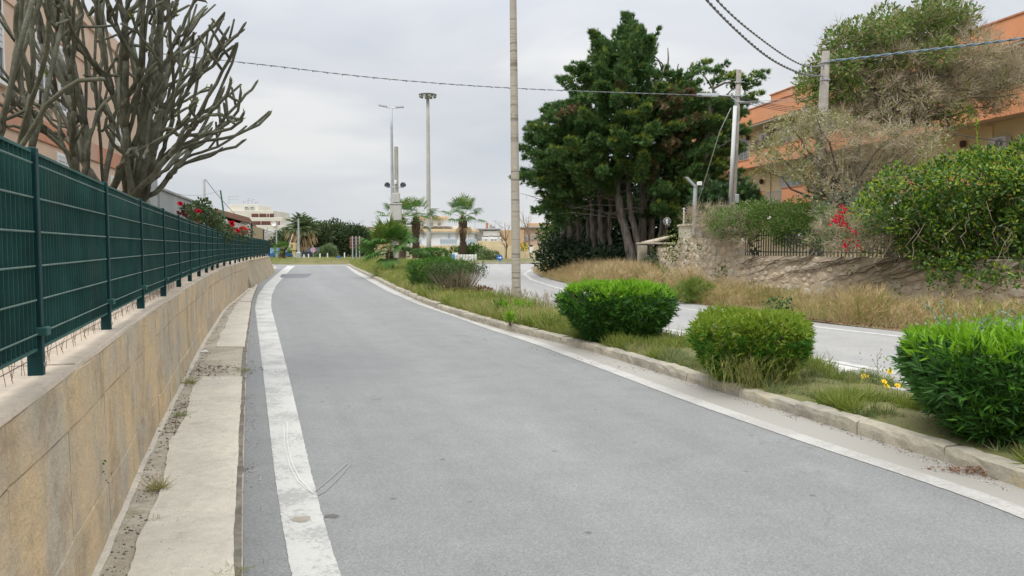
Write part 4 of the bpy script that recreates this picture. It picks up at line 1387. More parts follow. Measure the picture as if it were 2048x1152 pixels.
def grassmesh(name, label, x, y, z, hgt, lean, tm, mats, mi, rng, group=None):
    n = len(x)
    d = np.c_[rng.normal(0, lean, n), rng.normal(0, lean, n), np.ones(n)]
    mb = MB()
    mb.scatter(tm, np.c_[x, y, z], d, hgt, mi, rng, wid=rng.uniform(.7, 1.4, n))
    return stuff(mb.build(name, mats, origin=(0, 0, 0)), label, 'grass')
hedges = [(4.28, 5.8, .95, .58), (2.66, 8.55, .42, .36), (1.67, 12.1, .6, .5), (-2.45, 25.4, .7, .6), (-1.62, 22.3, .5, .4)]
def free(x, y):
    k = np.ones(len(x), bool)
    for a, b, p_, q_ in hedges:
        k &= ((x - a) / p_) ** 2 + ((y - b) / q_) ** 2 > 1
    return k
rg = np.random.default_rng(81)
def noise2(x, y, s, o_=0.0):
    return np.array([mnoise.noise((a * s, b * s, o_)) for a, b in zip(x, y)])
# low herbs and short grass on the near median
x, y, u = in_strip(rg, 30000, lambda y: f_kb(y) + .17, lambda y: np.maximum(f_md(y) - .12, f_kb(y) + .4), 3.5, 15)
k = free(x, y) & (noise2(x, y, 2.2) > -.12)
x, y = x[k], y[k]
nn = noise2(x, y, 1.1, 4.0)
grassmesh('low_herbs', 'low feathery herbs covering the soil between the near hedges', x, y, np.full(len(x), .1), rg.uniform(.06, .2, len(x)) * np.clip(1 + 1.3 * nn, .3, 2), .6, T_NEEDLE, ['herb', 'grass_green', 'grass_yellow'], np.where(nn > .12, 1, np.where(rg.uniform(size=len(x)) < .22, 2, 0)), rg)
# meadow grass further along
x, y, u = in_strip(rg, 34000, lambda y: f_kb(y) + .15, lambda y: np.maximum(f_md(y) - .1, f_kb(y) + .4), 10.5, 30, lambda x, y, u: np.clip(1.3 - u, 0, 1))
k = free(x, y)
x, y = x[k], y[k]
nn = noise2(x, y, .9, 7.0)
grassmesh('meadow_grass', 'yellow green grass growing round the concrete pole', x, y, np.full(len(x), .1), np.where(y > 13.5, rg.uniform(.14, .36, len(x)), rg.uniform(.08, .2, len(x))) * (1 + .5 * nn), .38, T_BLADE, ['grass_green', 'grass_yellow'], np.where(nn + rg.normal(0, .3, len(x)) > .02, 0, 1), rg)
x, y, u = in_strip(rg, 26000, lambda y: f_kb(y) + .15, lambda y: np.maximum(f_md(y), f_kb(y) + .4), 28, 64)
k = free(x, y)
x, y = x[k], y[k]
nn = noise2(x, y, .4, 9.0)
grassmesh('tall_grass', 'tall green and straw grass on the far end of the median', x, y, np.full(len(x), .1), rg.uniform(.25, .6, len(x)) * (1 + .5 * nn), .35, T_STALK, ['grass_green', 'grass_yellow'], np.where(nn + rg.normal(0, .25, len(x)) > -.03, 0, 1), rg).data.update()
# stalks round the foot of the yellowish hedge and a few tall seed heads
q = rg.normal(0, 1, (260, 2)) * (.26, .06) + (2.62, 8.08)
grassmesh('straw_stalks', 'straw coloured stalks standing against the yellowish hedge', q[:, 0], q[:, 1], np.full(260, .1), rg.uniform(.2, .5, 260), .25, T_STALK, ['grass_yellow', 'grass_green'], rg.integers(0, 2, 260), rg)
q = rg.uniform(0, 1, (240, 1)) * (f_md(16.) - f_md(21.), -5.) + (f_md(21.), 21.) + rg.normal(0, .18, (240, 2)) - (.25, 0)
grassmesh('seed_heads', 'thin dry stalks with dark seed heads beside the concrete pole', q[:, 0], q[:, 1], np.full(240, .08), rg.uniform(.25, .6, 240), .25, T_STALK, ['dry_stem'], 0, rg)
# plants along the back of the near median
q = np.c_[rg.uniform(3.6, 4.1, 60), rg.uniform(8.0, 9.6, 60)]
grassmesh('green_tuft', 'dark green grass tuft at the edge of the hatched paving', rg.normal(3.5, .05, 90), rg.normal(8.75, .05, 90), np.full(90, .1), rg.uniform(.15, .34, 90), .7, T_BLADE, ['grass_green'], 0, rg)
hm = MB()
p = np.c_[rg.normal(3.35, .22, 160), rg.normal(9.25, .12, 160), .1 + rg.uniform(0, .2, 160)]
hm.scatter(T_OVAL, p, rg.normal(0, 1, (160, 3)) + (0, 0, .3), rg.uniform(.025, .06, 160), rng=rg)
p = np.c_[rg.normal(3.95, .16, 170), rg.normal(7.75, .2, 170), .1 + rg.uniform(0, .36, 170)]
hm.scatter(T_OVAL, p, rg.normal(0, 1, (170, 3)) + (0, 0, .3), rg.uniform(.02, .05, 170), rng=rg)
stuff(hm.build('weed_leaves', 'oleander_yellow'), 'small leafy weeds behind the wild flowers', 'weeds')
# tall dry weed
tw = MB()
b0 = G(1752, 808, .1)
t1 = P(1754, 706, b0[1])
tw.tube([b0, (b0 + t1) / 2 + (.01, 0, 0), t1], [.004, .003, .002], 4)
for s in (.6, .72, .83, .92):
    q = b0 + (t1 - b0) * s
    tw.tube([q, q + (.04 * (1 if s != .72 else -1), 0, .07)], .002, 4)
    tw.lathe([(0, -.008), (.008, 0), (0, .01)], q + (.04 * (1 if s != .72 else -1), 0, .075), 6)
tag(tw.build('dry_weed', 'dry_stem'), 'tall thin brown weed standing left of the largest hedge', 'weed')
# flowers
def flatcol(name, c):
    return basic(name, c, .6, .1, 10, 10, 0)
flatcol('petal_yellow', (.75, .48, .01)); flatcol('petal_pink', (.62, .30, .52)); flatcol('flower_centre', (.5, .2, .01)); flatcol('flower_stem', (.12, .17, .04))
def flower(px, py, top, s, kind):
    d0 = G(px, py + 40, .1)
    c_ = P(px, py, top)
    root = thing('wild_flower', ('yellow daisy like flower' if kind else 'pale pink funnel flower') + ' among the herbs on the median', 'flower', (c_[0], c_[1], .1), 'yellow wild flowers' if kind else 'pink wild flowers')
    mb = MB()
    mb.tube([(c_[0], c_[1], .08), c_], .003, 4)
    mb.build('stem', 'flower_stem', root)
    mb = MB()
    nrm = np.array((rg.normal(0, .3), -.6, .8))
    nrm /= np.linalg.norm(nrm)
    a_ = np.cross(nrm, (1, 0, 0)); a_ /= np.linalg.norm(a_)
    b_ = np.cross(nrm, a_)
    k_ = 9 if kind else 6
    for i in range(k_):
        an = 2 * math.pi * i / k_
        dr = a_ * math.cos(an) + b_ * math.sin(an)
        sd = np.cross(nrm, dr)
        w_ = .32 if kind else .55
        mb.raw([c_, c_ + (dr * .6 + sd * w_ + nrm * .2) * s, c_ + (dr + nrm * .22) * s, c_ + (dr * .6 - sd * w_ + nrm * .2) * s], [(0, 1, 2, 3)])
    mb.build('petals', 'petal_yellow' if kind else 'petal_pink', root)
    mb = MB()
    mb.lathe([(0, 0), (s * .3, .002), (s * .22, .007), (0, .01)], c_ + nrm * .002, 7)
    mb.build('flower_centre', 'flower_centre' if kind else 'petal_white', root)
for px, py, dd in ((1734, 755, 8.4), (1779, 744, 8.2), (1768, 764, 8.1), (1773, 773, 8.0), (1795, 772, 7.9), (1757, 789, 8.0), (1759, 805, 7.7), (1728, 753, 8.4), (1592, 757, 9.2), (1565, 771, 9.0), (1602, 808, 7.95)):
    flower(px, py, dd, .036, 1)
for px, py, dd in ((1694, 788, 8.3), (1753, 789, 8.0), (1728, 807, 7.6), (1751, 817, 7.4), (1571, 769, 9.0), (1605, 768, 9.1), (1698, 818, 7.5)):
    flower(px, py, dd, .038, 0)
fy = MB()
p = np.array([P(915, 588, 21.0)] * 40) + rg.normal(0, 1, (40, 3)) * (.35, .1, .12)
fy.scatter(T_OVAL, p, rg.normal(0, 1, (40, 3)), .04, rng=rg, wid=1.8)
stuff(fy.build('yellow_blossoms', 'petal_yellow'), 'yellow blossoms at the foot of the woody shrub', 'flowers')
# pale vine trailing over the biggest hedge
leafmat('pale_vine', [(.24, .32, .2), (.3, .36, .24)], .6, .3)
vn = MB()
for pts in ([(1885, 648), (1868, 625), (1852, 612), (1856, 603)], [(1900, 650), (1885, 622), (1880, 608), (1881, 598)], [(1990, 632), (2003, 622), (2016, 628)], [(1960, 660), (1935, 655), (1918, 668)], [(2010, 640), (2022, 618), (2034, 630)]):
    q = np.array([P(a, b, 6.0) for a, b in pts])
    vn.tube(q, .004, 4)
    for j in range(len(q) - 1):
        k = 7
        vn.scatter(T_OVAL, q[j] + (q[j + 1] - q[j]) * rg.uniform(0, 1, (k, 1)), rg.normal(0, 1, (k, 3)), rg.uniform(.02, .04, k), rng=rg)
p = np.array([P(1985, 648, 6.0)] * 130) + rg.normal(0, 1, (130, 3)) * (.22, .2, .02)
vn.scatter(T_OVAL, p, rg.normal(0, .6, (130, 3)) + (0, -.2, .8), rg.uniform(.025, .05, 130), rng=rg)
tag(vn.build('trailing_vine', 'pale_vine'), 'pale grey green vine trailing over the largest oleander hedge', 'vine')

# ---- concrete lamp pole
cp = thing('concrete_pole', 'tall weathered round concrete pole standing in the median grass', 'pole', (.113, 19.5, .1))
mb = MB()
zz = np.linspace(.05, 10.2, 30)
mb.tube(np.c_[.113 - (zz - .1) * .0115, np.full(30, 19.5), zz], np.interp(zz, [0, 8, 10.2], [.118, .083, .075]), 20)
m, t, b, o = nodes('ringed_concrete')
v = pos(t)
sx = nd(t, 'ShaderNodeSeparateXYZ', {'Vector': v})
c_ = ramp2(t, ntex(t, v, 2.2, 6, .65), [(.3, (.42, .385, .32)), (.7, (.34, .305, .245))])
wz = nd(t, 'ShaderNodeTexNoise', {'Vector': nd(t, 'ShaderNodeVectorMath', {0: v, 1: (1.2, 1.2, 14)}, operation='MULTIPLY').outputs[0], 'Scale': 1.0, 'Detail': 3})
rg_ = ramp2(t, wz.outputs['Fac'], [(.36, (.2, .175, .135)), (.44, (1, 1, 1))])
c_ = mixc(t, .55, c_, rg_, 'MULTIPLY')
fl_ = ramp2(t, ntex(t, v, 4.5, 5, .7), [(.6, 0.0), (.68, .8)])
c_ = mixc(t, fl_, c_, (.5, .48, .44))
t.links.new(c_, b.inputs['Base Color'])
b.inputs['Roughness'].default_value = .9
bump(t, b, wz.outputs['Fac'], .4, .02)
mb.build('pole_shaft', 'ringed_concrete', cp, smooth=True)
mb = MB()
for z in np.arange(.22, 1.35, .115):
    xx = .113 - (z - .1) * .0115
    a = np.linspace(math.pi * 1.08, math.pi * 1.9, 10)
    rad = .118 - (z / 8) * .035 + .002
    mb.tube(np.c_[xx + rad * np.cos(a), 19.5 + rad * np.sin(a), z + .02 * np.sin(a * 3 + z * 9)], .0045, 4)
mb.build('tie_rings', 'pole_concrete', cp)
mb = MB()
zc = P(1044, 480, 19.4)[2]
a = np.linspace(math.pi * 1.42, math.pi * 1.85, 6)
V = [(.085 + .107 * math.cos(q), 19.5 + .107 * math.sin(q), zc + dz) for dz in (-.17, .17) for q in a]
mb.raw(V, [(i, i + 1, 7 + i, 6 + i) for i in range(5)])
mb.build('torn_poster', 'white_paint', cp)

# ---- fan palm on the median
leafmat('palm_leaf', [(.065, .15, .032), (.085, .185, .04), (.115, .21, .05)], .6, .3, .15)
leafmat('palm_young', [(.13, .21, .035), (.17, .24, .05)], .45, .35, .4)
leafmat('palm_dry', [(.28, .19, .1), (.34, .24, .13), (.2, .13, .07)], .8, .15)
basic('palm_trunk', (.115, .082, .058), .95, .35, 6, 40, .7)
basic('palm_stalk', (.2, .23, .07), .6, .2, 5, 30, .1)
def fan_leaf(mb, base, d, stalk, rad, r, droop, mi=0, smi=1, nseg=22, spread=1.75):
    d = np.array(d, float); d /= np.linalg.norm(d)
    tip = base + d * stalk + (0, 0, -droop * stalk * .25)
    mb.tube([base, (base + tip) / 2 + (0, 0, droop * .06 * stalk), tip], [.022, .014, .01], 5, smi)
    h = tip - base; h /= np.linalg.norm(h)
    sd = np.cross(h, (0, 0, 1.0)); sd /= np.linalg.norm(sd) + 1e-9
    up = np.cross(sd, h)
    tl = r.normal(0, .35)
    sd, up = sd * math.cos(tl) + up * math.sin(tl), up * math.cos(tl) - sd * math.sin(tl)
    for i in range(nseg):
        a = (i / (nseg - 1) - .5) * 2 * spread
        f = h * math.cos(a) + sd * math.sin(a)
        L_ = rad * (1 - .16 * abs(a)) * r.uniform(.9, 1.08)
        s_ = np.cross(up, f)
        w_ = L_ * .05
        m1 = tip + f * L_ * .55 + up * .10 * L_
        e1 = tip + f * L_ * .97 + up * .06 * L_ + np.array((0, 0, -droop * L_ * r.uniform(.3, .75)))
        mb.raw([tip - s_ * .006, tip + s_ * .006, m1 + s_ * w_, m1 - s_ * w_, m1 + up * -.02 * L_, e1], [(0, 4, 3), (0, 1, 4), (1, 2, 4), (3, 4, 5), (4, 2, 5)], mi)
def trunk_fibres(mb, base, H_, prof, r, n=140, mi=0):
    for i in range(n):
        z = H_ * (i + .5) / n
        a = i * 2.4
        rad = float(np.interp(z / H_, [q[0] for q in prof], [q[1] for q in prof]))
        c_ = base + np.array((math.cos(a) * rad * .93, math.sin(a) * rad * .93, z))
        o_ = np.array((math.cos(a), math.sin(a), 0))
        s_ = np.array((-math.sin(a), math.cos(a), 0))
        w_, L_ = rad * .34, max(.1, rad * .7) * r.uniform(.8, 1.2)
        mb.raw([c_ - s_ * w_, c_ + s_ * w_, c_ + s_ * w_ * .55 + o_ * rad * .3 + (0, 0, L_), c_ - s_ * w_ * .55 + o_ * rad * .3 + (0, 0, L_), c_ + o_ * rad * .1 + (0, 0, L_ * .5)],
               [(0, 1, 4), (1, 2, 4), (2, 3, 4), (3, 0, 4)], mi)
def fan_palm(name, label, base, H_, prof, ncrown, stalk, rad, seed, group=None, up0=.1, dry=10, young=6, nseg=20, droop=.5, elmin=-.45):
    r = np.random.default_rng(seed)
    base = np.array(base, float)
    root = thing(name, label, 'palm', tuple(base), group)
    mb = MB()
    zz = np.linspace(0, 1, 14)
    mb.tube(np.c_[np.full(14, base[0]), np.full(14, base[1]), base[2] + zz * H_], np.interp(zz, [q[0] for q in prof], [q[1] for q in prof]) * .92, 12)
    trunk_fibres(mb, base, H_, prof, r)
    mb.build('trunk', 'palm_trunk', root)
    cr = MB()
    top = base + (0, 0, H_)
    for i in range(ncrown):
        a = i * 2.399 + r.normal(0, .15)
        el = np.interp(i / ncrown, [0, 1], [1.35, elmin]) + r.normal(0, .12)
        d = (math.cos(a) * math.cos(el), math.sin(a) * math.cos(el), math.sin(el) + up0)
        dr = droop * (.35 + (1 - i / ncrown) * .1 + (.9 if el < .5 else .3))
        fan_leaf(cr, top + np.array(d) * .08, d, stalk * r.uniform(.8, 1.15), rad * r.uniform(.85, 1.1), r, dr, 0 if i >= young else 1, 2, nseg)
    cr.build('crown', ['palm_leaf', 'palm_young', 'palm_stalk'], root)
    if dry:
        dm = MB()
        for i in range(dry):
            a = r.uniform(0, 2 * math.pi)
            d = (math.cos(a) * .55, math.sin(a) * .55, -.8)
            fan_leaf(dm, top - (0, 0, .12), d, stalk * .6, rad * .7, r, 1.3, 0, 0, 14)
        dm.build('dry_fronds', 'palm_dry', root)
    return root
fan_palm('fan_palm', 'young fan palm with a short shaggy trunk on the grassy end of the median', (-6.2, 39.2, .08), 1.2, [(0, .25), (.5, .2), (1, .15)], 24, .95, 1.08, 5, young=8, dry=0, droop=.34, nseg=28, up0=.12, elmin=-.22)

# ---- small litter, weeds and leaf piles
def tuft(px, py, n_, h, mats, label, spread=.05):
    c_ = G(px, py)
    r_ = np.random.default_rng(px)
    mb = MB()
    mb.scatter(T_BLADE, c_ + np.c_[r_.normal(0, spread, (n_, 2)), np.full(n_, .015)], np.c_[r_.normal(0, .9, (n_, 2)), np.ones(n_) * .6], r_.uniform(.4, 1, n_) * h, r_.integers(0, len(mats), n_), r_)
    return tag(mb.build('grass_tuft', mats), label, 'weed')
tuft(317, 982, 130, .13, ['grass_yellow', 'grass_green', 'grass_dry'], 'half dry grass tuft on the footway, the larger of the two near ones', .03)
tuft(311, 1046, 60, .05, ['dead_leaf', 'grass_dry'], 'small brown dry tuft on the footway below the half dry tuft', .016)
tuft(358, 835, 80, .1, ['grass_green', 'herb'], 'green weed at the inner edge of the footway beside the wall foot', .05)
tuft(378, 768, 120, .13, ['grass_green', 'grass_yellow'], 'green weed patch at the corner of a footway slab', .05)
tuft(470, 1150, 60, .08, ['grass_green', 'grass_yellow'], 'green weed at the asphalt edge at the bottom of the photo', .05)
tuft(486, 745, 70, .1, ['grass_green', 'grass_yellow'], 'thin weeds between footway and asphalt in the earth gap', .05)
ww = MB()
for px, py in ((190, 940), (196, 955), (205, 930), (210, 945), (203, 960), (192, 925)):
    f = None
    yy = np.linspace(3, 8, 400)
    # where the wall face passes this column of the view
    pxs = 1024 + F * f_wl(yy) / yy
    d_ = yy[np.argmin(np.abs(pxs - px))]
    q = P(px, py, d_) + (.02, 0, 0)
    ww.scatter(T_OVAL, q + rg.normal(0, .012, (9, 3)), rg.normal(0, 1, (9, 3)) + (.6, -.3, .4), .022, rng=rg)
stuff(ww.build('wall_weed', 'oleander_mid'), 'tiny green weed rooted in a joint of the retaining wall', 'weed')
rl = np.random.default_rng(5)
def litter(name, label, c_, sx, sy, n_, s, mat, ang=0.0):
    mb = MB()
    q = rl.normal(0, 1, (n_, 2)) * (sx, sy)
    ca, sa = math.cos(ang), math.sin(ang)
    q = np.c_[q[:, 0] * ca - q[:, 1] * sa, q[:, 0] * sa + q[:, 1] * ca]
    hgt = np.abs(rl.normal(0, .02, n_)) * np.exp(-(q ** 2).sum(1) / (sx ** 2)) * 1.5
    mb.scatter(T_OVAL, np.c_[q + c_[:2], .012 + hgt], np.c_[rl.normal(0, 1, (n_, 2)), rl.normal(0, .25, n_)], rl.uniform(.5, 1.2, n_) * s, rng=rl, wid=.8)
    mb.scatter(T_TWIG, np.c_[q[: n_ // 2] + c_[:2], .012 + hgt[: n_ // 2]], np.c_[rl.normal(0, 1, (n_ // 2, 2)), rl.normal(0, .15, n_ // 2)], s * 2.5, rng=rl)
    return stuff(mb.build(name, mat), label, 'leaves')
litter('dead_leaves', 'heap of dry brown leaves and twigs against the kerb', G(1965, 950), .16, .045, 150, .03, 'dead_leaf', -.35)
litter('dead_leaves', 'dry debris lying on the earth gap of the footway', G(400, 745), .35, .3, 220, .035, 'stem_bark', 1.2)
litter('dead_leaves', 'dry debris along the inner edge of the footway', G(350, 850), .05, .7, 160, .03, 'stem_bark', .3)
litter('gutter_grit', 'dark grit and twigs gathered along the gutter', G(1700, 868), .05, .8, 170, .018, 'stem_bark', .3)
litter('gutter_grit', 'bits of debris in the gutter before the dense oleander hedge', G(1300, 745), .06, 1.3, 110, .02, 'stem_bark', .6)
# crumpled paper, loose brick
pc = G(408, 704, .02)
mb = MB()
V = [(.075 * math.cos(a) * rl.uniform(.6, 1.1), .06 * math.sin(a) * rl.uniform(.6, 1.1), rl.uniform(.0, .012)) for a in np.linspace(0, 2 * math.pi, 9, endpoint=False)] + [(.01, .0, .035)]
mb.raw(np.array(V) + pc, [(i, (i + 1) % 9, 9) for i in range(9)])
tag(mb.build('crumpled_paper', 'white_paint'), 'crumpled scrap of white paper on the earth of the footway', 'litter')
bc = G(497, 574, .02)
mb = MB()
mb.cbox(bc + (0, 0, .06), (.42, .2, .11), .5, bev=.015)
tag(mb.build('loose_block', 'kerb_stone'), 'loose stone block lying on the footway by the wall', 'stone')
# ================================================================ right side: verge, stone wall, garden, trees, orange building
rr = np.random.default_rng(101)
# ---- dry grasses of the verge
def wallx(y):
    return np.where(y < 36, f_rw(np.minimum(y, 36)) - .05, np.interp(y, [36, 50, 62], [6.2, 8.5, 13]))
x, y, u = in_strip(rr, 40000, f_vg, wallx, 4, 36, lambda x, y, u: np.clip(.3 + .9 * np.array([mnoise.noise((a * .55, b * .55, 2)) for a, b in zip(x, y)]) + .5 * np.exp(-((u - .3) / .25) ** 2), .05, 1))
nn = noise2(x, y, .5, 5.)
hg = rr.uniform(.26, .62, len(x)) * (1 + .6 * nn) * np.clip(.35 + (x - f_vg(y)) * 1.4, .35, 1) * np.clip(1.2 - .75 * u, .45, 1) * np.clip(.85 + 2.2 * noise2(x, y, .9, 8.), .16, 1.75)
grassmesh('dry_grass', 'tall dry golden grass on the verge below the stone wall', x, y, .02 + .15 * u ** 1.3, hg, .42, T_STALK, ['grass_gold', 'grass_dry', 'grass_green'], np.where(rr.uniform(size=len(x)) < .12 + .25 * (nn < -.15), 2, np.where(nn > .05, 0, 1)), rr)
x, y, u = in_strip(rr, 14000, f_vg, lambda y: f_vg(y) + 1.3, 4, 40)
grassmesh('verge_grass', 'short green grass along the edge of the far road', x, y, np.full(len(x), .03), rr.uniform(.06, .26, len(x)) * (.4 + noise2(x, y, .7, 1.) + .5 * u), .5, T_BLADE, ['grass_green', 'grass_yellow', 'grass_dry'], rr.integers(0, 3, len(x)), rr)
x, y, u = in_strip(rr, 24000, f_vg, lambda y: np.minimum(wallx(y) + 1, f_vg(y) + 5.5), 31, 60)
nn = noise2(x, y, .35, 5.)
grassmesh('dry_grass', 'rounded bank of tall dry grass at the bend of the far road', x, y, .05 + .25 * u, rr.uniform(.4, .85, len(x)) * (1 + .4 * nn) * np.clip(.45 + u * 2, .4, 1.1), .45, T_STALK, ['grass_gold', 'grass_dry', 'grass_green'], np.where(u > .75, 2, np.where(nn > 0, 0, 1)), rr)
x, y, u = in_strip(rr, 2600, f_vg, lambda y: f_vg(y) + .5, 8, 22)
lt = MB()
lt.scatter(T_OVAL, np.c_[x, y, np.full(len(x), .04)], np.c_[rr.normal(0, 1, (len(x), 2)), rr.normal(0, .3, len(x))], rr.uniform(.03, .07, len(x)), rng=rr)
stuff(lt.build('leaf_litter', 'dead_leaf'), 'fallen leaves along the edge of the verge', 'leaves')

# ---- rough stone retaining wall with single stones
sw = thing('stone_wall', 'rough stone garden wall with dry creeper stems below the picket fence', 'wall', (float(f_rw(20.)), 20, 0))
def rn(y):
    s = (float(f_rw(y + .1)) - float(f_rw(y - .1))) / .2
    L_ = math.hypot(1, s)
    return np.array((-1 / L_, s / L_, 0)), np.array((s / L_, 1 / L_, 0))    # towards the road, along
def rp_(y, off, z):
    n, t = rn(y)
    return np.array((float(f_rw(y)), y, z)) + n * off
def wall_top(y):
    return float(np.interp(y, [0, 24.6, 24.8, 29.8, 30.0, 34], [1.34, 1.30, 1.86, 1.9, 1.55, 1.5]))
ys = np.concatenate([np.arange(2, 24.6, .5), [24.65, 24.75], np.arange(25, 29.8, .5), [29.85, 29.95], np.arange(30.2, 33.2, .4)])
mb = MB()
V = np.concatenate([[rp_(q, .0, -.1), rp_(q, .0, wall_top(q)), rp_(q, -.5, wall_top(q)), rp_(q, -.5, -.1)] for q in ys])
k = len(ys)
mb.raw(V, [(i * 4 + (j + 1) % 4, i * 4 + 4 + (j + 1) % 4, i * 4 + 4 + j, i * 4 + j) for i in range(k - 1) for j in range(4)] + [(0, 1, 2, 3), ((k - 1) * 4 + 3, (k - 1) * 4 + 2, (k - 1) * 4 + 1, (k - 1) * 4)])
mb.build('mortar_core', 'mortar', sw)
stone_me = []
for i in range(9):
    r_ = np.random.default_rng(200 + i)
    V = []
    for (s, h_) in ((1.0, 0), (.96, .55), (.62, 1.0)):
        for j in range(8):
            a = 2 * math.pi * j / 8 + r_.normal(0, .1)
            V.append((math.cos(a) * .5 * s * r_.uniform(.85, 1.1), h_ * r_.uniform(.75, 1.1), math.sin(a) * .5 * s * r_.uniform(.85, 1.1)))
    q = [(i_ * 8 + j, i_ * 8 + (j + 1) % 8, (i_ + 1) * 8 + (j + 1) % 8, (i_ + 1) * 8 + j) for i_ in range(2) for j in range(8)]
    stone_me.append(mesh_of('stone', np.array(V), [(np.array(q)[:, ::-1], np.zeros(16, int)), (np.array([[16 + j for j in range(8)][::-1]]), np.zeros(1, int))], ['rubble' if i % 3 else 'rubble_grey']))
cnt = 0
placed = []
tries = 0
while cnt < 285 and tries < 9000:
    tries += 1
    yq = rr.uniform(13.2, 25) if rr.random() < .8 else rr.uniform(25, 32.5)
    zq = rr.uniform(.3, wall_top(yq) - .08)
    s_ = rr.uniform(.14, .36) * np.interp(yq, [12, 32], [.95, 1.2])
    if any(abs(a - yq) < (s_ + c_) * .50 and abs(b - zq) < (s_ + c_) * .33 for a, b, c_ in placed):
        continue
    placed.append((yq, zq, s_))
    n, t = rn(yq)
    o = bpy.data.objects.new('stone', stone_me[rr.integers(9)])
    Mx = Matrix(((t[0], n[0], 0, 0), (t[1], n[1], 0, 0), (0, 0, 1, 0), (0, 0, 0, 1)))
    wpos = rp_(yq, -.005, zq) - worldloc(sw)
    o.matrix_basis = Matrix.Translation(wpos) @ Mx @ Matrix.Rotation(rr.normal(0, .25), 4, 'Y') @ Matrix.Diagonal((s_ * 1.25, rr.uniform(.022, .045), s_ * .8, 1))
    o.parent = sw
    C.objects.link(o)
    cnt += 1
# higher end with pier and clear globe lamp
pr = thing('wall_pier', 'stone pier at the end of the wall carrying a globe lamp', 'pier', tuple(rp_(30.2, -.2, 1.5)))
mb = MB()
n, t = rn(29.9)
mb.cbox(rp_(29.2, -.28, 1.6), (1.3, .5, 1.5), math.atan2(t[1], t[0]), bev=.03)
mb.build('pier_block', 'pale_render', pr)
mb = MB()
mb.cbox(rp_(29.2, -.28, 2.38), (1.4, .58, .07), math.atan2(t[1], t[0]), bev=.02)
mb.build('pier_cap', 'rubble_grey', pr)
gl = thing('globe_lamp', 'clear globe lamp standing on the stone pier', 'lamp', tuple(P(1334, 456, 29.6)))
m, t_, b, o = nodes('clear_globe')
b.inputs['Base Color'].default_value = (.85, .87, .88, 1)
b.inputs['Roughness'].default_value = .04
b.inputs['Transmission Weight'].default_value = .9
b.inputs['IOR'].default_value = 1.05
gc = P(1334, 443, 29.6)
mb = MB()
mb.lathe([(.16 * math.sin(a), -.16 * math.cos(a)) for a in np.linspace(.3, math.pi, 10)], gc, 18)
mb.build('globe', 'clear_globe', gl, smooth=True)
mb = MB()
mb.lathe([(0, -.1), (.03, -.1), (.035, .04), (.02, .08), (0, .085)], gc, 10)
mb.build('bulb', 'white_paint', gl, smooth=True)
mb = MB()
mb.lathe([(.07, -.24), (.07, -.17), (.05, -.145), (0, -.145)], gc, 12)
mb.cyl(gc - (0, 0, .5), gc - (0, 0, .2), .03, n=8)
mb.build('base', 'dark_pipe', gl)
# gate pillars
gt = thing('gate_pillar', 'plain rendered gate pillar beside the leaning cypress trunk', 'pillar', tuple(P(1297, 540, 36) * (1, 1, 0) + (0, 0, .2)))
def pxbox(mb, x0, x1, y0, y1, d, th, bev=.02, zmin=None):
    a, b_ = P(x0, y1, d), P(x1, y0, d)
    if zmin is not None:
        a[2] = zmin
    mb.cbox(((a[0] + b_[0]) / 2, d + th / 2, (a[2] + b_[2]) / 2), (b_[0] - a[0], th, b_[2] - a[2]), bev=bev)
    return mb
pxbox(MB(), 1277, 1295, 491, 545, 35.6, .45, zmin=.1).build('pillar_shaft', 'pale_render', gt)
gt2 = thing('gate_pillar', 'ivy hung gate pillar where the stone wall begins', 'pillar', tuple(P(1322, 540, 34) * (1, 1, 0) + (0, 0, .2)))
pxbox(MB(), 1316, 1333, 491, 545, 34, .45, zmin=.1).build('pillar_shaft', 'pale_render', gt2)
rf = MB()
a, b_ = P(1290, 488, 35.2), P(1336, 486, 33.6)
rf.cbox(((a[0] + b_[0]) / 2, 34.6, a[2] + .03), (1.35, 1.6, .07), .1, bev=.02)
for i in range(9):
    q = P(1300 + i * 4, 486 - i * .9, 34)
    rf.cyl(q + (-.3, .3, .02), q + (.35, -.2, .1 + .01 * i), .045, n=8)
tag(rf.build('tile_roof', 'rubble_grey'), 'small broken tile roof over the garden gate', 'roof')
# mailbox-like post and thin pole
mb = MB()
mb.cyl(P(1367, 470, 30), P(1368, 419, 30), .03, n=8)
mb.lathe([(0, 0), (.05, 0), (.05, .05), (0, .07)], P(1368, 419, 30), 8)
tag(mb.build('thin_post', 'grey_white'), 'thin white post beside the pier', 'post')

# ---- picket fence on the stone wall
basic('picket_steel', (.10, .115, .125), .55, .15, 3, 30, .05, spec=.4)
basic('picket_dark', (.035, .04, .045), .6, .15, 3, 30, .05)
pf = thing('picket_fence', 'grey steel picket fence on the stone wall, half buried in creepers', 'fence', tuple(rp_(20, -.2, 1.3)))
nb = 0
for yq in np.arange(14.0, 24.5, .115):
    zt = wall_top(yq)
    n, t = rn(yq)
    mb = MB()
    hgt = .78 + (.28 if 19.0 < yq < 20.2 else 0)
    mb.cbox(rp_(yq, -.22, zt + hgt / 2), (.045, .012, hgt), math.atan2(t[1], t[0]), bev=.003)
    mb.build('picket', 'picket_steel' if 18.6 < yq < 20.6 else 'picket_dark', pf)
for yq in np.arange(25.2, 29.0, .14):
    n, t = rn(yq)
    mb = MB()
    mb.cbox(rp_(yq, -.22, wall_top(yq) + .22), (.04, .012, .44), math.atan2(t[1], t[0]), bev=.003)
    mb.build('picket', 'picket_steel', pf)
for zz in (.12, .62):
    mb = MB()
    yy = np.arange(14, 24.6, .5)
    mb.tube([rp_(q, -.24, wall_top(q) + zz) for q in yy], .018, 5)
    mb.build('rail', 'picket_dark', pf)

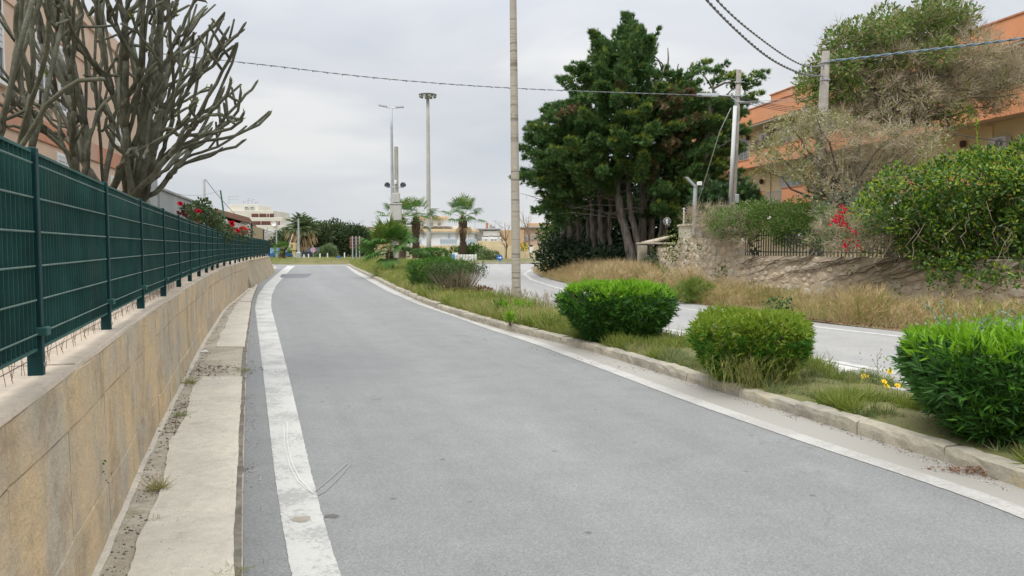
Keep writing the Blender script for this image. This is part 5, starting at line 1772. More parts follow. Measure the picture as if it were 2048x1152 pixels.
# ---- dry creeper stems on the wall face
cr = MB()
for i in range(34):
    y0 = rr.uniform(14.5, 24.5)
    z = wall_top(y0) + .02
    q = [rp_(y0, .02, z)]
    dy = rr.uniform(.12, .3)
    k = rr.integers(6, 13)
    for j in range(k):
        z -= rr.uniform(.0, .13)
        y0 += dy * rr.uniform(.5, 1.5)
        if z < .3 or y0 > 24.6:
            break
        q.append(rp_(y0, .045 + rr.uniform(0, .02), z))
    if len(q) > 2:
        cr.tube(q, np.linspace(.013, .004, len(q)), 5)
tag(cr.build('climbing_vine', 'stem_bark'), 'dark dry creeper stems clinging to the stone wall', 'creeper')

# ---- foliage masses. lobes: (px, py, depth, radius)
leafmat('hedge_leaf', [(.085, .175, .03), (.11, .22, .035), (.145, .25, .045), (.19, .27, .06)], .5, .3)
leafmat('sage_leaf', [(.13, .165, .10), (.17, .205, .13), (.2, .23, .15)], .6, .25)
leafmat('privet_dark', [(.045, .11, .018), (.065, .145, .022), (.09, .19, .028)], .38, .25, .5)
leafmat('privet_light', [(.23, .34, .022), (.29, .39, .03), (.36, .41, .05)], .4, .4, .4)
leafmat('olive_leaf', [(.19, .24, .075), (.27, .31, .11), (.35, .37, .16)], .55, .4)
leafmat('olive_yellow', [(.22, .235, .06), (.28, .28, .09), (.17, .2, .05)], .55, .35)
leafmat('dry_twig', [(.42, .35, .25), (.5, .42, .31), (.34, .28, .2)], .85, .3)
leafmat('pale_leaf', [(.42, .39, .24), (.36, .35, .19), (.48, .44, .29)], .7, .3)
leafmat('cypress', [(.055, .12, .045), (.075, .155, .052), (.1, .19, .058), (.13, .22, .062)], .6, .35, .2)
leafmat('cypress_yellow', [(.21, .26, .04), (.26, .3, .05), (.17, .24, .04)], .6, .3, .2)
leafmat('cypress_brown', [(.16, .095, .055), (.2, .125, .075), (.13, .085, .055)], .8, .1, .1)
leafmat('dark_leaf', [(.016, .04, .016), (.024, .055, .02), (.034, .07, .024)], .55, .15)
leafmat('ivy_leaf', [(.09, .15, .02), (.13, .2, .025), (.17, .22, .035)], .5, .3)
leafmat('red_flower', [(.55, .012, .035), (.65, .03, .06), (.42, .01, .04)], .6, .25)
def mass(root, lobes, parts, r, jit=.25, up=.25, flat=.85):
    """fill lobes with several kinds of sprays: parts = [(name, template, materials, number per m2 of lobe, size range, width)]"""
    for (nm, tm, mats, dens, (s0, s1), wd) in parts:
        mb = MB()
        for lb in lobes:
            px, py, d, rad = lb[:4]
            wgt = lb[4] if len(lb) > 4 else 1.0
            c_ = P(px, py, d)
            k_ = int(dens * rad * rad * 12 * (wgt if nm != 'twigs' else max(.3, 2 - wgt)))
            if k_ <= 0:
                continue
            p_, o_ = ell(r, k_, c_, (rad, rad, rad * flat), .55)
            mi = r.integers(0, len(mats), k_) if len(mats) > 1 else 0
            mb.scatter(tm, p_, o_ + (0, 0, up) + r.normal(0, jit * 2, o_.shape), r.uniform(s0, s1, k_), mi, r, wid=wd)
        stuff(mb.build(nm, mats, root))
def branches(root, base, targets, r, r0=.05, mat='old_bark', name='branches', wob=.12):
    mb = MB()
    for c_ in targets:
        n_ = 6
        u = np.linspace(0, 1, n_)[:, None]
        q = base + (c_ - base) * u + (0, 0, .25) * (u * (1 - u)) * np.linalg.norm(c_ - base) * .6 + r.normal(0, wob, (n_, 3)) * (u * (1 - u) * 4)
        mb.tube(q, np.linspace(r0, r0 * .2, n_), 6)
    mb.build(name, mat, root, smooth=True)

# creeper hedge on the fence, green part and dry part
ch = thing('creeper_hedge', 'dense green creeper covering the top of the picket fence', 'hedge', tuple(rp_(21, -.4, 1.3)))
lb = []
for px in range(1432, 1660, 16):
    d = float(np.interp(px, [1432, 1660], [24.6, 21.6]))
    for py in (418, 436, 455, 474):
        if py < 425 and not 1470 < px < 1640:
            continue
        if py > 470 and px < 1560:
            continue
        lb.append((px + rr.normal(0, 5), py + rr.normal(0, 4), d + rr.uniform(-.3, .5), rr.uniform(.32, .46)))
mass(ch, lb, [('leaves', T_OVAL, ['hedge_leaf'], 150, (.045, .085), 1.0), ('twigs', T_TWIG, ['dry_twig'], 3, (.2, .4), 1.0)], rr, up=.35)
dh = thing('dry_creeper', 'tan dry creeper tangle at the left end of the picket fence', 'creeper', tuple(rp_(25.5, -.3, 1.8)))
lb = [(px + rr.normal(0, 4), py + rr.normal(0, 4), np.interp(px, [1370, 1480], [26.6, 24.0]) + rr.uniform(-.3, .3), rr.uniform(.3, .42)) for px, py in ((1385, 440), (1400, 428), (1415, 445), (1420, 425), (1435, 440), (1440, 460), (1455, 430), (1425, 470), (1450, 475), (1470, 462), (1405, 462), (1490, 475), (1480, 445))]
mass(dh, lb, [('twigs', T_TWIG, ['dry_twig'], 55, (.2, .5), .8), ('leaves', T_OVAL, ['olive_leaf', 'dry_twig', 'hedge_leaf'], 30, (.04, .07), 1.0)], rr)
sg = thing('sage_bush', 'grey green bush behind the picket fence below the second pole', 'bush', tuple(P(1690, 440, 20.6)))
lb = [(px, py, 20.4 + rr.uniform(-.3, .4), rr.uniform(.28, .42)) for px, py in ((1655, 425), (1680, 408), (1700, 398), (1722, 392), (1735, 410), (1710, 420), (1690, 435), (1660, 448), (1735, 435))]
mass(sg, lb, [('leaves', T_LANCE, ['sage_leaf'], 130, (.06, .11), 1.5)], rr)
tg = thing('dry_creeper', 'brown tangle of dry creeper hanging over the wall under the red flowers', 'creeper', tuple(P(1740, 500, 19)))
lb = [(px + rr.normal(0, 5), py + rr.normal(0, 5), 19.0 + rr.uniform(-.4, .4) - (px - 1740) * .009, rr.uniform(.3, .42), .8) for px in range(1650, 1830, 22) for py in (440, 465, 490)]
mass(tg, lb, [('twigs', T_TWIG, ['dry_twig'], 22, (.2, .5), .8), ('leaves', T_OVAL, ['olive_leaf', 'privet_dark', 'hedge_leaf', 'privet_dark'], 80, (.045, .08), 1.0)], rr, up=-.1)
rf_ = MB()
for px, py, k_ in ((1690, 420, 26), (1680, 432, 30), (1674, 438, 30), (1687, 447, 22), (1668, 440, 12), (1706, 468, 12), (1691, 487, 16), (1720, 500, 8), (1698, 455, 8), (1712, 494, 8)):
    q = P(px, py, 18.4) + rr.normal(0, .06, (k_, 3))
    rf_.scatter(T_OVAL, q, rr.normal(0, 1, (k_, 3)), rr.uniform(.05, .085, k_), rng=rr, wid=1.5)
stuff(rf_.build('red_flowers', 'red_flower'), 'bright red climbing flowers on the picket fence', 'flowers')
wf = MB()
for px, py in ((1793, 393), (1790, 407), (1785, 412), (1799, 399), (1788, 442), (1660, 456), (1600, 470), (1540, 435), (1803, 438)):
    wf.scatter(T_OVAL, P(px, py, 17.6 if px > 1700 else 21) + rr.normal(0, .02, (7, 3)), rr.normal(0, 1, (7, 3)), .045, rng=rr, wid=1.6)
stuff(wf.build('white_flowers', 'petal_white'), 'scattered small white flowers in the creepers', 'flowers')

# the big bright shrub hanging over the wall on the right
bs = thing('evergreen_shrub', 'large bright green shrub with glossy leaves spilling over the wall at the right', 'shrub', tuple(P(1950, 560, 17.2) * (1, 1, 0) + (0, 0, 1.3)))
lb = []
for px in range(1820, 2230, 30):
    top = float(np.interp(px, [1820, 1850, 1900, 1960, 2010, 2060, 2230], [385, 335, 312, 300, 296, 300, 305]))
    bot = float(np.interp(px, [1820, 1870, 1950, 2230], [505, 515, 545, 560]))
    for py in np.arange(top + 14, bot, 28):
        d = 17.6 - (px - 1900) * .008 + rr.uniform(-.45, .5) + (.5 if py < top + 30 else 0)
        lb.append((px + rr.normal(0, 6), py + rr.normal(0, 5), d, rr.uniform(.28, .42)))
for px, py in ((1730, 420), (1750, 395), (1775, 370), (1795, 352), (1770, 410), (1800, 390), (1790, 440), (1815, 470), (1760, 448), (1830, 420), (1845, 500)):
    lb.append((px, py, 17.9 + rr.uniform(-.2, .5), rr.uniform(.32, .42), .9))
for px, py in ((1890, 540), (1880, 560), (1905, 525), (1950, 560), (2000, 550), (1840, 520), (1870, 535), (2040, 560)):
    lb.append((px, py, 17.0 - (px - 1900) * .009, .24, .7))
low = [q for q in lb]
mass(bs, low, [('leaves', T_OVAL, ['privet_dark', 'privet_dark', 'privet_dark', 'privet_dark', 'privet_light'], 150, (.07, .12), 1.05)], rr, up=.3)
hi = [q for q in lb if q[1] < np.interp(q[0], [1720, 1820, 1850, 1900, 2230], [440, 430, 385, 370, 365])]
mass(bs, [(a, b_ - 6, d - .15, r_ * .95) for a, b_, d, r_, *_ in hi], [('young_leaves', T_OVAL, ['privet_light', 'privet_light', 'privet_dark'], 44, (.06, .1), 1.05)], rr, up=.7)
branches(bs, P(1950, 520, 17.3) * (1, 1, 0) + (0, 0, 1.2), [P(q[0], q[1], q[2]) for q in lb[::4]], rr, .03, 'stem_bark', 'stems')
ts = MB()
a, b_ = P(1956, 330, 17.3), P(1953, 238, 17.3)
ts.tube([a, b_], [.02, .008], 5)
for i in range(46):
    u = rr.uniform(.1, 1)
    ts.scatter(T_OVAL, [a + (b_ - a) * u], [rr.normal(0, 1, 3) * (1, 1, .3) + (0, 0, .5)], .075, (0 if u > .85 else 1), rr)
ts.build('top_shoot', ['privet_light', 'privet_dark'], bs)
# trailing bare vines
tv = MB()
for i in range(13):
    px = rr.uniform(1700, 2040)
    d = 17.0 - (px - 1900) * .008
    q = [P(px, rr.uniform(400, 480), d)]
    for j in range(6):
        q.append(q[-1] + (rr.normal(0, .1), rr.normal(0, .04), -rr.uniform(.05, .22)))
    tv.tube(q, .006, 4)
tag(tv.build('hanging_vines', 'dry_stem'), 'bare pale vines hanging down in front of the glossy shrub', 'vine')
wi = MB()
for px, py, s_, k_ in ((1360, 488, .3, 120), (1352, 478, .22, 80), (1376, 482, .25, 60), (1345, 500, .22, 60), (1352, 515, .2, 50), (1400, 498, .14, 30), (1375, 505, .2, 30), (1318, 505, .3, 60), (1320, 525, .3, 60), (1435, 545, .1, 26), (1448, 540, .1, 26), (1405, 520, .1, 10), (1800, 560, .2, 30), (1730, 490, .2, 30), (1900, 585, .25, 40), (1985, 575, .25, 40), (1700, 545, .1, 12)):
    pyy = np.linspace(11, 35, 700)
    pxs = 1024 + F * f_rw(pyy) / pyy
    d = pyy[np.argmin(np.abs(pxs - px))] - .12
    if px < 1335:
        d = 33.8
    q = P(px, py, d) + rr.normal(0, 1, (k_, 3)) * (s_, .03, s_)
    wi.scatter(T_OVAL, q, rr.normal(0, 1, (k_, 3)) + (-.5, -.6, .2), rr.uniform(.06, .11, k_), rng=rr, wid=1.3)
stuff(wi.build('ivy', 'ivy_leaf'), 'yellow green ivy climbing the pier and stone wall', 'ivy')

# ---- windblown half dead tree in front of the orange building
wt = thing('windblown_tree', 'broad windblown tree, olive green on top and brown with dead twigs below', 'tree', (13.2, 26.5, .95))
rt = np.random.default_rng(131)
sil = {12: (1835, 1880), 35: (1760, 1940), 60: (1700, 1950), 90: (1660, 1975), 120: (1630, 2020), 150: (1605, 2050), 180: (1612, 2050), 210: (1700, 2020), 235: (1720, 1930)}
lbg, lbd = [], []
for py, (xa, xb) in sil.items():
    for px in np.arange(xa + 12, xb - 6, 26):
        u = (px - (xa + xb) / 2) / ((xb - xa) / 2)
        d = 26.5 + rt.uniform(-1.6, 1.6) * math.sqrt(max(.08, 1 - u * u))
        L_ = (px + rt.normal(0, 6), py + rt.normal(0, 6), d, rt.uniform(.42, .62))
        edge = py < np.interp(px, [1600, 1650, 1750, 1830, 1900, 1960, 2050], [280, 235, 135, 95, 85, 75, 75])
        (lbg if edge or rt.random() < .1 else lbd).append(L_)
mass(wt, lbg, [('leaves', T_OVAL, ['olive_leaf', 'olive_yellow', 'hedge_leaf', 'hedge_leaf'], 100, (.1, .18), .9)], rt, up=.4)
mass(wt, lbd, [('dead_twigs', T_TWIG, ['dry_twig'], 25, (.3, .65), .9), ('pale_leaves', T_OVAL, ['pale_leaf', 'olive_leaf', 'olive_yellow'], 38, (.08, .14), .8)], rt, up=.5)
mass(wt, lbg, [('twig_ends', T_TWIG, ['dry_twig'], 9, (.3, .6), 1.0)], rt, up=.6)
tb = P(1790, 262, 26.5)
mb = MB()
mb.tube([(13.0, 26.6, .9), (12.9, 26.5, 2.6), (13.1, 26.5, 4.2), tb], [.22, .18, .15, .13], 9)
mb.build('trunk', 'old_bark', wt, smooth=True)
branches(wt, tb, [P(q[0], q[1] + 10, q[2]) for q in (lbg + lbd)[::2]], rt, .075, 'old_bark', 'branches', .25)

# ---- dull olive shrub tree in front of the balconies
os_ = thing('olive_shrub', 'loose olive green and brown shrub in front of the orange balconies', 'shrub', (7.9, 22.6, .95))
lb1, lb2 = [], []
sil2 = {240: (1560, 1720), 262: (1545, 1880), 285: (1525, 1890), 310: (1510, 1880), 335: (1515, 1850), 358: (1570, 1800), 380: (1620, 1770), 228: (1600, 1690)}
for py, (xa, xb) in sil2.items():
    for px in np.arange(xa + 8, xb, 23):
        d = 22.3 + rt.uniform(-.9, .9)
        L_ = (px + rt.normal(0, 6), py + rt.normal(0, 6), d, rt.uniform(.28, .42))
        (lb1 if px < 1640 or py < 262 or px > 1840 else lb2).append(L_)
mass(os_, lb1, [('leaves', T_OVAL, ['olive_leaf', 'olive_yellow', 'pale_leaf'], 54, (.06, .12), .9), ('twigs', T_TWIG, ['dry_twig'], 10, (.25, .5), .8)], rt, up=.0)
mass(os_, lb2, [('dead_twigs', T_TWIG, ['dry_twig'], 25, (.25, .55), 1.0), ('pale_leaves', T_OVAL, ['pale_leaf', 'olive_leaf', 'olive_yellow'], 40, (.06, .1), .8)], rt, up=.2)
branches(os_, P(1690, 420, 22.4), [P(q[0], q[1], q[2]) for q in (lb1 + lb2)[::3]], rt, .05, 'old_bark', 'branches', .15)

# ---- the cypress grove
cyp = [('leaning two stemmed cypress with a deeply furrowed trunk beside the gate pillar', [(1267, 537, 37.5), (1255, 480, 37.8), (1238, 410, 38), (1232, 350, 38.2), (1250, 200, 38.5), (1266, 60, 39)], .27),
       ('cypress with a straight pale double trunk right of the leaning one', [(1285, 505, 39), (1284, 440, 39), (1286, 380, 39), (1300, 280, 39.2), (1330, 130, 39.5)], .25),
       ('cypress with slim trunk in the middle of the grove', [(1190, 500, 41), (1192, 440, 41), (1200, 370, 41), (1215, 250, 41), (1210, 110, 41)], .19),
       ('thin cypress with a slender straight stem left of the leaning trunk', [(1202, 500, 40), (1201, 420, 40), (1195, 330, 40), (1180, 200, 40), (1165, 150, 40)], .18),
       ('leftmost cypress of the grove with several close stems', [(1141, 485, 42), (1136, 420, 42), (1130, 340, 42), (1120, 260, 42), (1110, 215, 42)], .24),
       ('cypress behind the telephone pole with yellowish tips', [(1420, 470, 37), (1415, 400, 37), (1410, 320, 37), (1420, 220, 37), (1430, 140, 37)], .28),
       ('cypress deep in the grove with a dead brown top', [(1325, 470, 43), (1330, 400, 43), (1335, 300, 43), (1338, 200, 43), (1335, 95, 43)], .26)]
csil = [(45, 1258, 1276), (70, 1236, 1288), (95, 1196, 1305), (120, 1180, 1318), (150, 1152, 1325), (180, 1138, 1400), (205, 1134, 1480), (235, 1098, 1475), (262, 1072, 1470), (290, 1072, 1462), (318, 1062, 1455), (345, 1060, 1448), (372, 1082, 1450), (398, 1104, 1448), (422, 1098, 1440)]
rc = np.random.default_rng(151)
per = [([], [], []) for _ in cyp]
def trunk_px(i, py):
    pts = cyp[i][1]
    yy = [q[1] for q in pts][::-1]
    return float(np.interp(py, yy, [q[0] for q in pts][::-1])), float(np.interp(py, yy, [q[2] for q in pts][::-1]))
def put(px, py, d, rad, kind):
    best = min(range(len(cyp)), key=lambda i: (abs(trunk_px(i, py)[0] - px) + (0 if py > cyp[i][1][-1][1] - 20 else 300), i))
    per[best][kind].append((px, py, d, rad))
for py, xa, xb in csil:
    xs = np.arange(xa + 12, xb - 8, 21)
    for px in xs:
        u = (px - (xa + xb) / 2) / ((xb - xa) / 2)
        dm = 4.2 * math.sqrt(max(.03, 1 - u * u)) * min(1, (py - 20) / 150)
        for q in range(3 if dm > 1.2 else 2):
            if rc.random() < .23:
                continue
            d = 39.5 - dm * (1, .35, -.5)[q] + rc.normal(0, .5)
            if (py > 345 and q == 0 and 1120 < px < 1310) or (py > 390 and q == 1 and 1110 < px < 1320):
                continue
            y_ = rc.random()
            kind = 1 if (q == 0 and y_ < .2 + .3 * (px > 1200 and py > 150)) else (2 if (q == 0 and y_ > .93) else 0)
            if 1295 < px < 1375 and (190 < py < 350) and rc.random() < .4 and q == 0:
                kind = 2
            put(px + rc.normal(0, 7), py + rc.normal(0, 7), d, rc.uniform(.42, .72), kind)
# projecting sprays that break the outline
for px, py, rad in ((1268, 42, .28), (1264, 62, .34), (1232, 78, .3), (1215, 92, .35), (1200, 104, .34), (1300, 92, .3), (1312, 66, .2), (1296, 108, .32), (1160, 128, .3), (1148, 142, .35), (1142, 158, .3), (1128, 210, .35), (1112, 222, .32), (1096, 240, .34), (1080, 258, .3), (1070, 288, .32), (1062, 318, .32), (1060, 345, .3), (1076, 362, .32), (1094, 390, .36), (1108, 416, .4), (1114, 440, .4),
                    (1400, 128, .36), (1416, 140, .42), (1380, 148, .35), (1440, 158, .42), (1462, 150, .36), (1478, 165, .4), (1512, 148, .34), (1522, 156, .2), (1500, 172, .3), (1506, 190, .3), (1488, 198, .36), (1470, 230, .4), (1478, 262, .3), (1486, 250, .22), (1466, 300, .34), (1470, 345, .38), (1482, 372, .36), (1470, 395, .45), (1490, 385, .3), (1455, 410, .4), (1440, 100 + 35, .3), (1356, 160, .3), (1330, 150, .3)):
    put(px, py, 38.5 + rc.uniform(-1.2, 1.2) if px < 1400 else 36.5 + rc.uniform(-.8, .8), rad, 1 if (px > 1370 and rc.random() < .6) else 0)
for i, (lbl, tp, r0) in enumerate(cyp):
    base = P(*tp[0][:2], tp[0][2])
    zb = min(base[2], .4)
    root = thing('cypress_tree', lbl, 'tree', (base[0], base[1], zb), 'old cypress trees in the grove')
    q = np.array([P(a, b_, d) for a, b_, d in tp])
    q = np.vstack([[q[0][0], q[0][1], zb - .1], q])
    s_ = np.linspace(0, 1, 26)
    u = np.linspace(0, 1, len(q))
    qq = np.stack([np.interp(s_, u, q[:, k]) for k in range(3)], 1) + rc.normal(0, .03, (26, 3))
    mb = MB()
    mb.tube(qq, np.interp(s_, [0, .12, .6, 1], [r0 * 1.25, r0, r0 * .6, .03]) * rc.uniform(.94, 1.06, 26), 11)
    if i < 5:       # companion stems
        for dx in ((.38,) if i < 2 else (-.35, .4)):
            q2 = qq.copy()
            q2[:, 0] += dx * np.interp(s_, [0, .1, 1], [.3, 1, 1.8])
            mb.tube(q2, np.interp(s_, [0, .12, .6, 1], [r0 * .9, r0 * .75, r0 * .45, .03]), 9)
    mb.build('trunk', 'cypress_bark', root, smooth=True) if 'cypress_bark' in MATS else None
    A_, B_, D_ = per[i]
    mb = MB()
    for kind, L_ in enumerate((A_, B_, D_)):
        for (px, py, d, rad) in L_:
            c_ = P(px, py, d)
            # a plume of foliage along an outward pointing branch end
            ax = np.array(((px - 1265) / 190. + rc.normal(0, .35), (d - 39.5) / 4.5 + rc.normal(0, .3), .28 + rc.normal(0, .22) + (.8 if py < 120 else 0)))
            ax /= np.linalg.norm(ax)
            k_ = int(680 * rad * rad)
            tt = rc.uniform(-1, 1, k_) ** 1
            wdt = rad * .52 * np.sqrt(np.clip(1 - ((tt + .25) / 1.3) ** 2, .03, 1))
            rn_ = rc.normal(size=(k_, 3)) * (1, 1, .55)
            rn_ /= np.linalg.norm(rn_, axis=1)[:, None]
            p_ = c_ + ax * (tt * rad * 1.5)[:, None] + rn_ * (wdt * rc.uniform(.35, 1.1, k_))[:, None] - np.array((0, 0, 1)) * (np.abs(tt) ** 2 * rad * .22)[:, None]
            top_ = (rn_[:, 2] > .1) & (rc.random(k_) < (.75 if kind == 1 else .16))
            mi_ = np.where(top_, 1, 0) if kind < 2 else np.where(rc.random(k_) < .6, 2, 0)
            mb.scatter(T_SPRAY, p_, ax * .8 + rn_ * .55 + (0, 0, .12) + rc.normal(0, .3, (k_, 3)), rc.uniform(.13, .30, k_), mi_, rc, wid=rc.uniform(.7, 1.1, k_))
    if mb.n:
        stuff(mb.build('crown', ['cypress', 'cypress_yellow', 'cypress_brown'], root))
    mb = MB()
    allq = A_ + B_ + D_
    for (px, py, d, rad) in allq[::3]:
        py0 = min(py + rc.uniform(20, 70), 430)
        tx, td = trunk_px(i, max(py0, tp[-1][1]))
        a, b_ = P(tx, py0, td), P(px, py, d)
        n_ = 5
        u = np.linspace(0, 1, n_)[:, None]
        mb.tube(a + (b_ - a) * u + rc.normal(0, .12, (n_, 3)) * u * (1 - u) * 4, np.linspace(.06, .015, n_), 5)
    if i in (0, 2, 4):       # dead lower branches
        for _ in range(26):
            py0 = rc.uniform(340, 440)
            tx, td = trunk_px(i, py0)
            a = P(tx, py0, td)
            e_ = a + (rc.choice([-1, -1, 1]) * rc.uniform(.8, 3.2), rc.normal(-.6, .8), rc.uniform(-.5, .6))
            n_ = 6
            u = np.linspace(0, 1, n_)[:, None]
            q3 = a + (e_ - a) * u + rc.normal(0, .08, (n_, 3)) * u + (0, 0, .15) * u * (1 - u)
            mb.tube(q3, np.linspace(.03, .006, n_), 4)
            for j in (2, 3, 4):
                mb.tube([q3[j], q3[j] + (rc.normal(0, .35), rc.normal(0, .2), rc.normal(-.1, .25))], [.01, .004], 4)
    mb.build('branches', 'grey_branch', root)
# dark shrubs under and behind the grove
def bush(name, label, lobes, parts, cat='shrub', seed=1, base=None, up=.3, group=None):
    r = np.random.default_rng(seed)
    c_ = np.mean([P(q[0], q[1], q[2]) for q in lobes], axis=0)
    root = thing(name, label, cat, (c_[0], c_[1], 0.0 if base is None else base), group)
    mass(root, lobes, parts, r, up=up)
    return root
rb_ = np.random.default_rng(171)
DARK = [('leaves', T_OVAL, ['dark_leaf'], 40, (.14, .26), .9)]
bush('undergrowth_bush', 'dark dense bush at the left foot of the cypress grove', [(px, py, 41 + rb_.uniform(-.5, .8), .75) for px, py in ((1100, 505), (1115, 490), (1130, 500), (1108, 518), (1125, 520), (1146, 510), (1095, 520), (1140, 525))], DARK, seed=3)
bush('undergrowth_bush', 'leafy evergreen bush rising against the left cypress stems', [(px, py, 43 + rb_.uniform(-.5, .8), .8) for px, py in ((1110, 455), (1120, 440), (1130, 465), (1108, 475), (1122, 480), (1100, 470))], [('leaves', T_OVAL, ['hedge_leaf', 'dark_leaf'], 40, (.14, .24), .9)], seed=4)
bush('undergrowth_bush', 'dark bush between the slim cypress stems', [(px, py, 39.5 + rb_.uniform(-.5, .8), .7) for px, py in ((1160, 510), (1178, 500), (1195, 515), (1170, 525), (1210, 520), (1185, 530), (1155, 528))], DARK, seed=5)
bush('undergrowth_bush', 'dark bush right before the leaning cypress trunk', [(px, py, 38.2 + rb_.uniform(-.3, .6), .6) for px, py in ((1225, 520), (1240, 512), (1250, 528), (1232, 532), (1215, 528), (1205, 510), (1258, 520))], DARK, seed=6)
bush('undergrowth_bush', 'dark bushes added to block the light at the back of the grove', [(px, py + rb_.normal(0, 6), 47 + rb_.uniform(-.8, .8), 1.15) for px in range(1140, 1500, 26) for py in (400, 430, 460, 490)], [('leaves', T_OVAL, ['dark_leaf'], 26, (.2, .36), .9)], seed=7)  # back row added to keep light out behind the cypress trunks
bush('evergreen_bush', 'dark green bush right of the telephone pole foot', [(px, py, 30.5 + rb_.uniform(-.4, .4), .55) for px, py in ((1480, 380), (1490, 395), (1472, 395), (1500, 405), (1460, 405), (1440, 400), (1430, 385), (1485, 410), (1420, 405), (1405, 400))], [('leaves', T_SPRAY, ['cypress', 'dark_leaf'], 60, (.14, .26), 1.0)], seed=8, base=.95)
bush('verge_bush', 'dark green weed bush at the foot of the verge below the wall', [(px, py, 16.4, .2) for px, py in ((1545, 612), (1560, 606), (1572, 615), (1556, 620))], [('leaves', T_OVAL, ['dark_leaf', 'hedge_leaf'], 130, (.05, .09), .9)], seed=9)
bush('verge_bush', 'green bush in the verge grass left of the stone wall stretch', [(px, py, 21.5, .3) for px, py in ((1390, 582), (1402, 575), (1378, 580), (1368, 590))], [('leaves', T_NEEDLE, ['hedge_leaf', 'grass_green'], 120, (.15, .3), 1.0)], seed=10)
bush('verge_bush', 'dull green bush in front of the gate pillars', [(px, py, 33, .4) for px, py in ((1300, 528), (1310, 518), (1318, 532), (1295, 538))], [('leaves', T_OVAL, ['dark_leaf', 'sage_leaf'], 60, (.1, .18), .7)], seed=11)

# ---- telephone pole with street lamp
basic('weathered_wood', (.27, .245, .215), .9, .25, 5, 40, .4)
basic('galvanised', (.40, .43, .45), .5, .12, 2, 20, .05, metal=.35)
tp = thing('utility_pole', 'slim grey utility pole with a white cable conduit and lamp arm by the cypresses', 'pole', tuple(P(1466, 420, 27.5) * (1, 1, 0) + (0, 0, .95)))
a, b_ = P(1464, 430, 27.5), P(1478, 140, 27.5)
a0 = a + (a - b_) * ((a[2] - .9) / (b_[2] - a[2]))
MB().tube([a0, a, b_], [.13, .125, .085], 10).build('pole_shaft', 'weathered_wood', tp, smooth=True)
mb = MB()
mb.cbox(((P(1461, 415, 27.3) + P(1469, 212, 27.3)) / 2), (.11, .09, 3.4), bev=.02)
c_ = MB()
d0, d1 = P(1460, 415, 27.33), P(1470.5, 212, 27.33)
c_.tube([d0, d1], .07, 8)
c_.build('conduit', 'grey_white', tp, smooth=True)
MB().cbox(P(1473, 397, 27.4), (.16, .12, .3), bev=.015).build('junction_box', 'galvanised', tp)
mb = MB()
for z in (165, 192, 204):
    q = P(1476.5, z, 27.5)
    mb.lathe([(.1, -.03), (.115, -.03), (.115, .03), (.1, .03)], q, 10)
    mb.cyl(q + (-.18, -.08, 0), q + (.2, -.08, 0), .015, n=6)
mb.build('bracket', 'galvanised', tp)
mb = MB()
for i in range(7):
    q = P(1463, 385 + i * 3, 27.3)
    mb.tube([q, q + (-.12 - .02 * i, -.03, -.25), q + (-.06, -.02, -.5 + .03 * i)], .008, 4)
mb.build('loose_cables', 'cable_dark', tp)
lm = thing('street_lamp', 'slim street lamp on a curved arm fixed to the slim utility pole', 'lamp', tuple(P(1472, 205, 27.4)))
MB().tube([P(1473, 212, 27.35), P(1470, 200, 27.35), P(1460, 192, 27.3), P(1436, 190, 27.2)], .025, 6).build('arm', 'galvanised', lm, smooth=True)
mb = MB()
e1, e2 = P(1438, 190, 27.2), P(1394, 190.5, 27.1)
mb.prism([e1 + (0, -.08, -.03), e1 + (0, .08, -.03), e1 + (0, .06, .06), e1 + (0, -.06, .06)], e2 - e1)
mb.build('lamp_head', 'galvanised', lm)
mb = MB()
mb.box((e1 + e2) / 2 + (0, 0, -.04), (abs(e2 - e1)[0] * .8, .11, .025))
mb.build('lens', 'grey_white', lm)

# ---- second pole
p2 = thing('utility_pole', 'thick weathered wooden pole carrying the heavy twisted cables', 'pole', tuple(P(1637, 400, 23) * (1, 1, 0) + (0, 0, .95)))
a, b_ = P(1636, 415, 23), P(1652, 103, 23)
a0 = a + (a - b_) * ((a[2] - .9) / (b_[2] - a[2]))
MB().tube([a0, a, b_], [.2, .19, .11], 12).build('pole_shaft', 'weathered_wood', p2, smooth=True)
mb = MB()
for py in (125, 160, 222):
    mb.lathe([(.13, -.02), (.15, -.02), (.15, .02), (.13, .02)], P(1650, py, 23), 12)
mb.build('clamp', 'galvanised', p2)

# ---- small galvanised post with slanted arm and camera
sp = thing('camera_post', 'short galvanised post with a slanted solar arm and small camera box', 'post', tuple(P(1388, 430, 28.5) * (1, 1, 0) + (0, 0, .95)))
MB().tube([P(1387, 470, 28.5), P(1391, 374, 28.5)], .075, 8).build('post_shaft', 'galvanised', sp)
mb = MB()
e1, e2 = P(1391, 374, 28.5), P(1372, 354, 28.5)
mb.prism([e1 + (-.05, -.09, 0), e1 + (.06, -.09, .0), e1 + (.06, .09, 0), e1 + (-.05, .09, 0)], e2 - e1)
mb.build('slanted_arm', 'galvanised', sp)
MB().cbox(P(1399, 367, 28.4), (.17, .17, .13), bev=.02).build('camera_box', 'white_paint', sp)

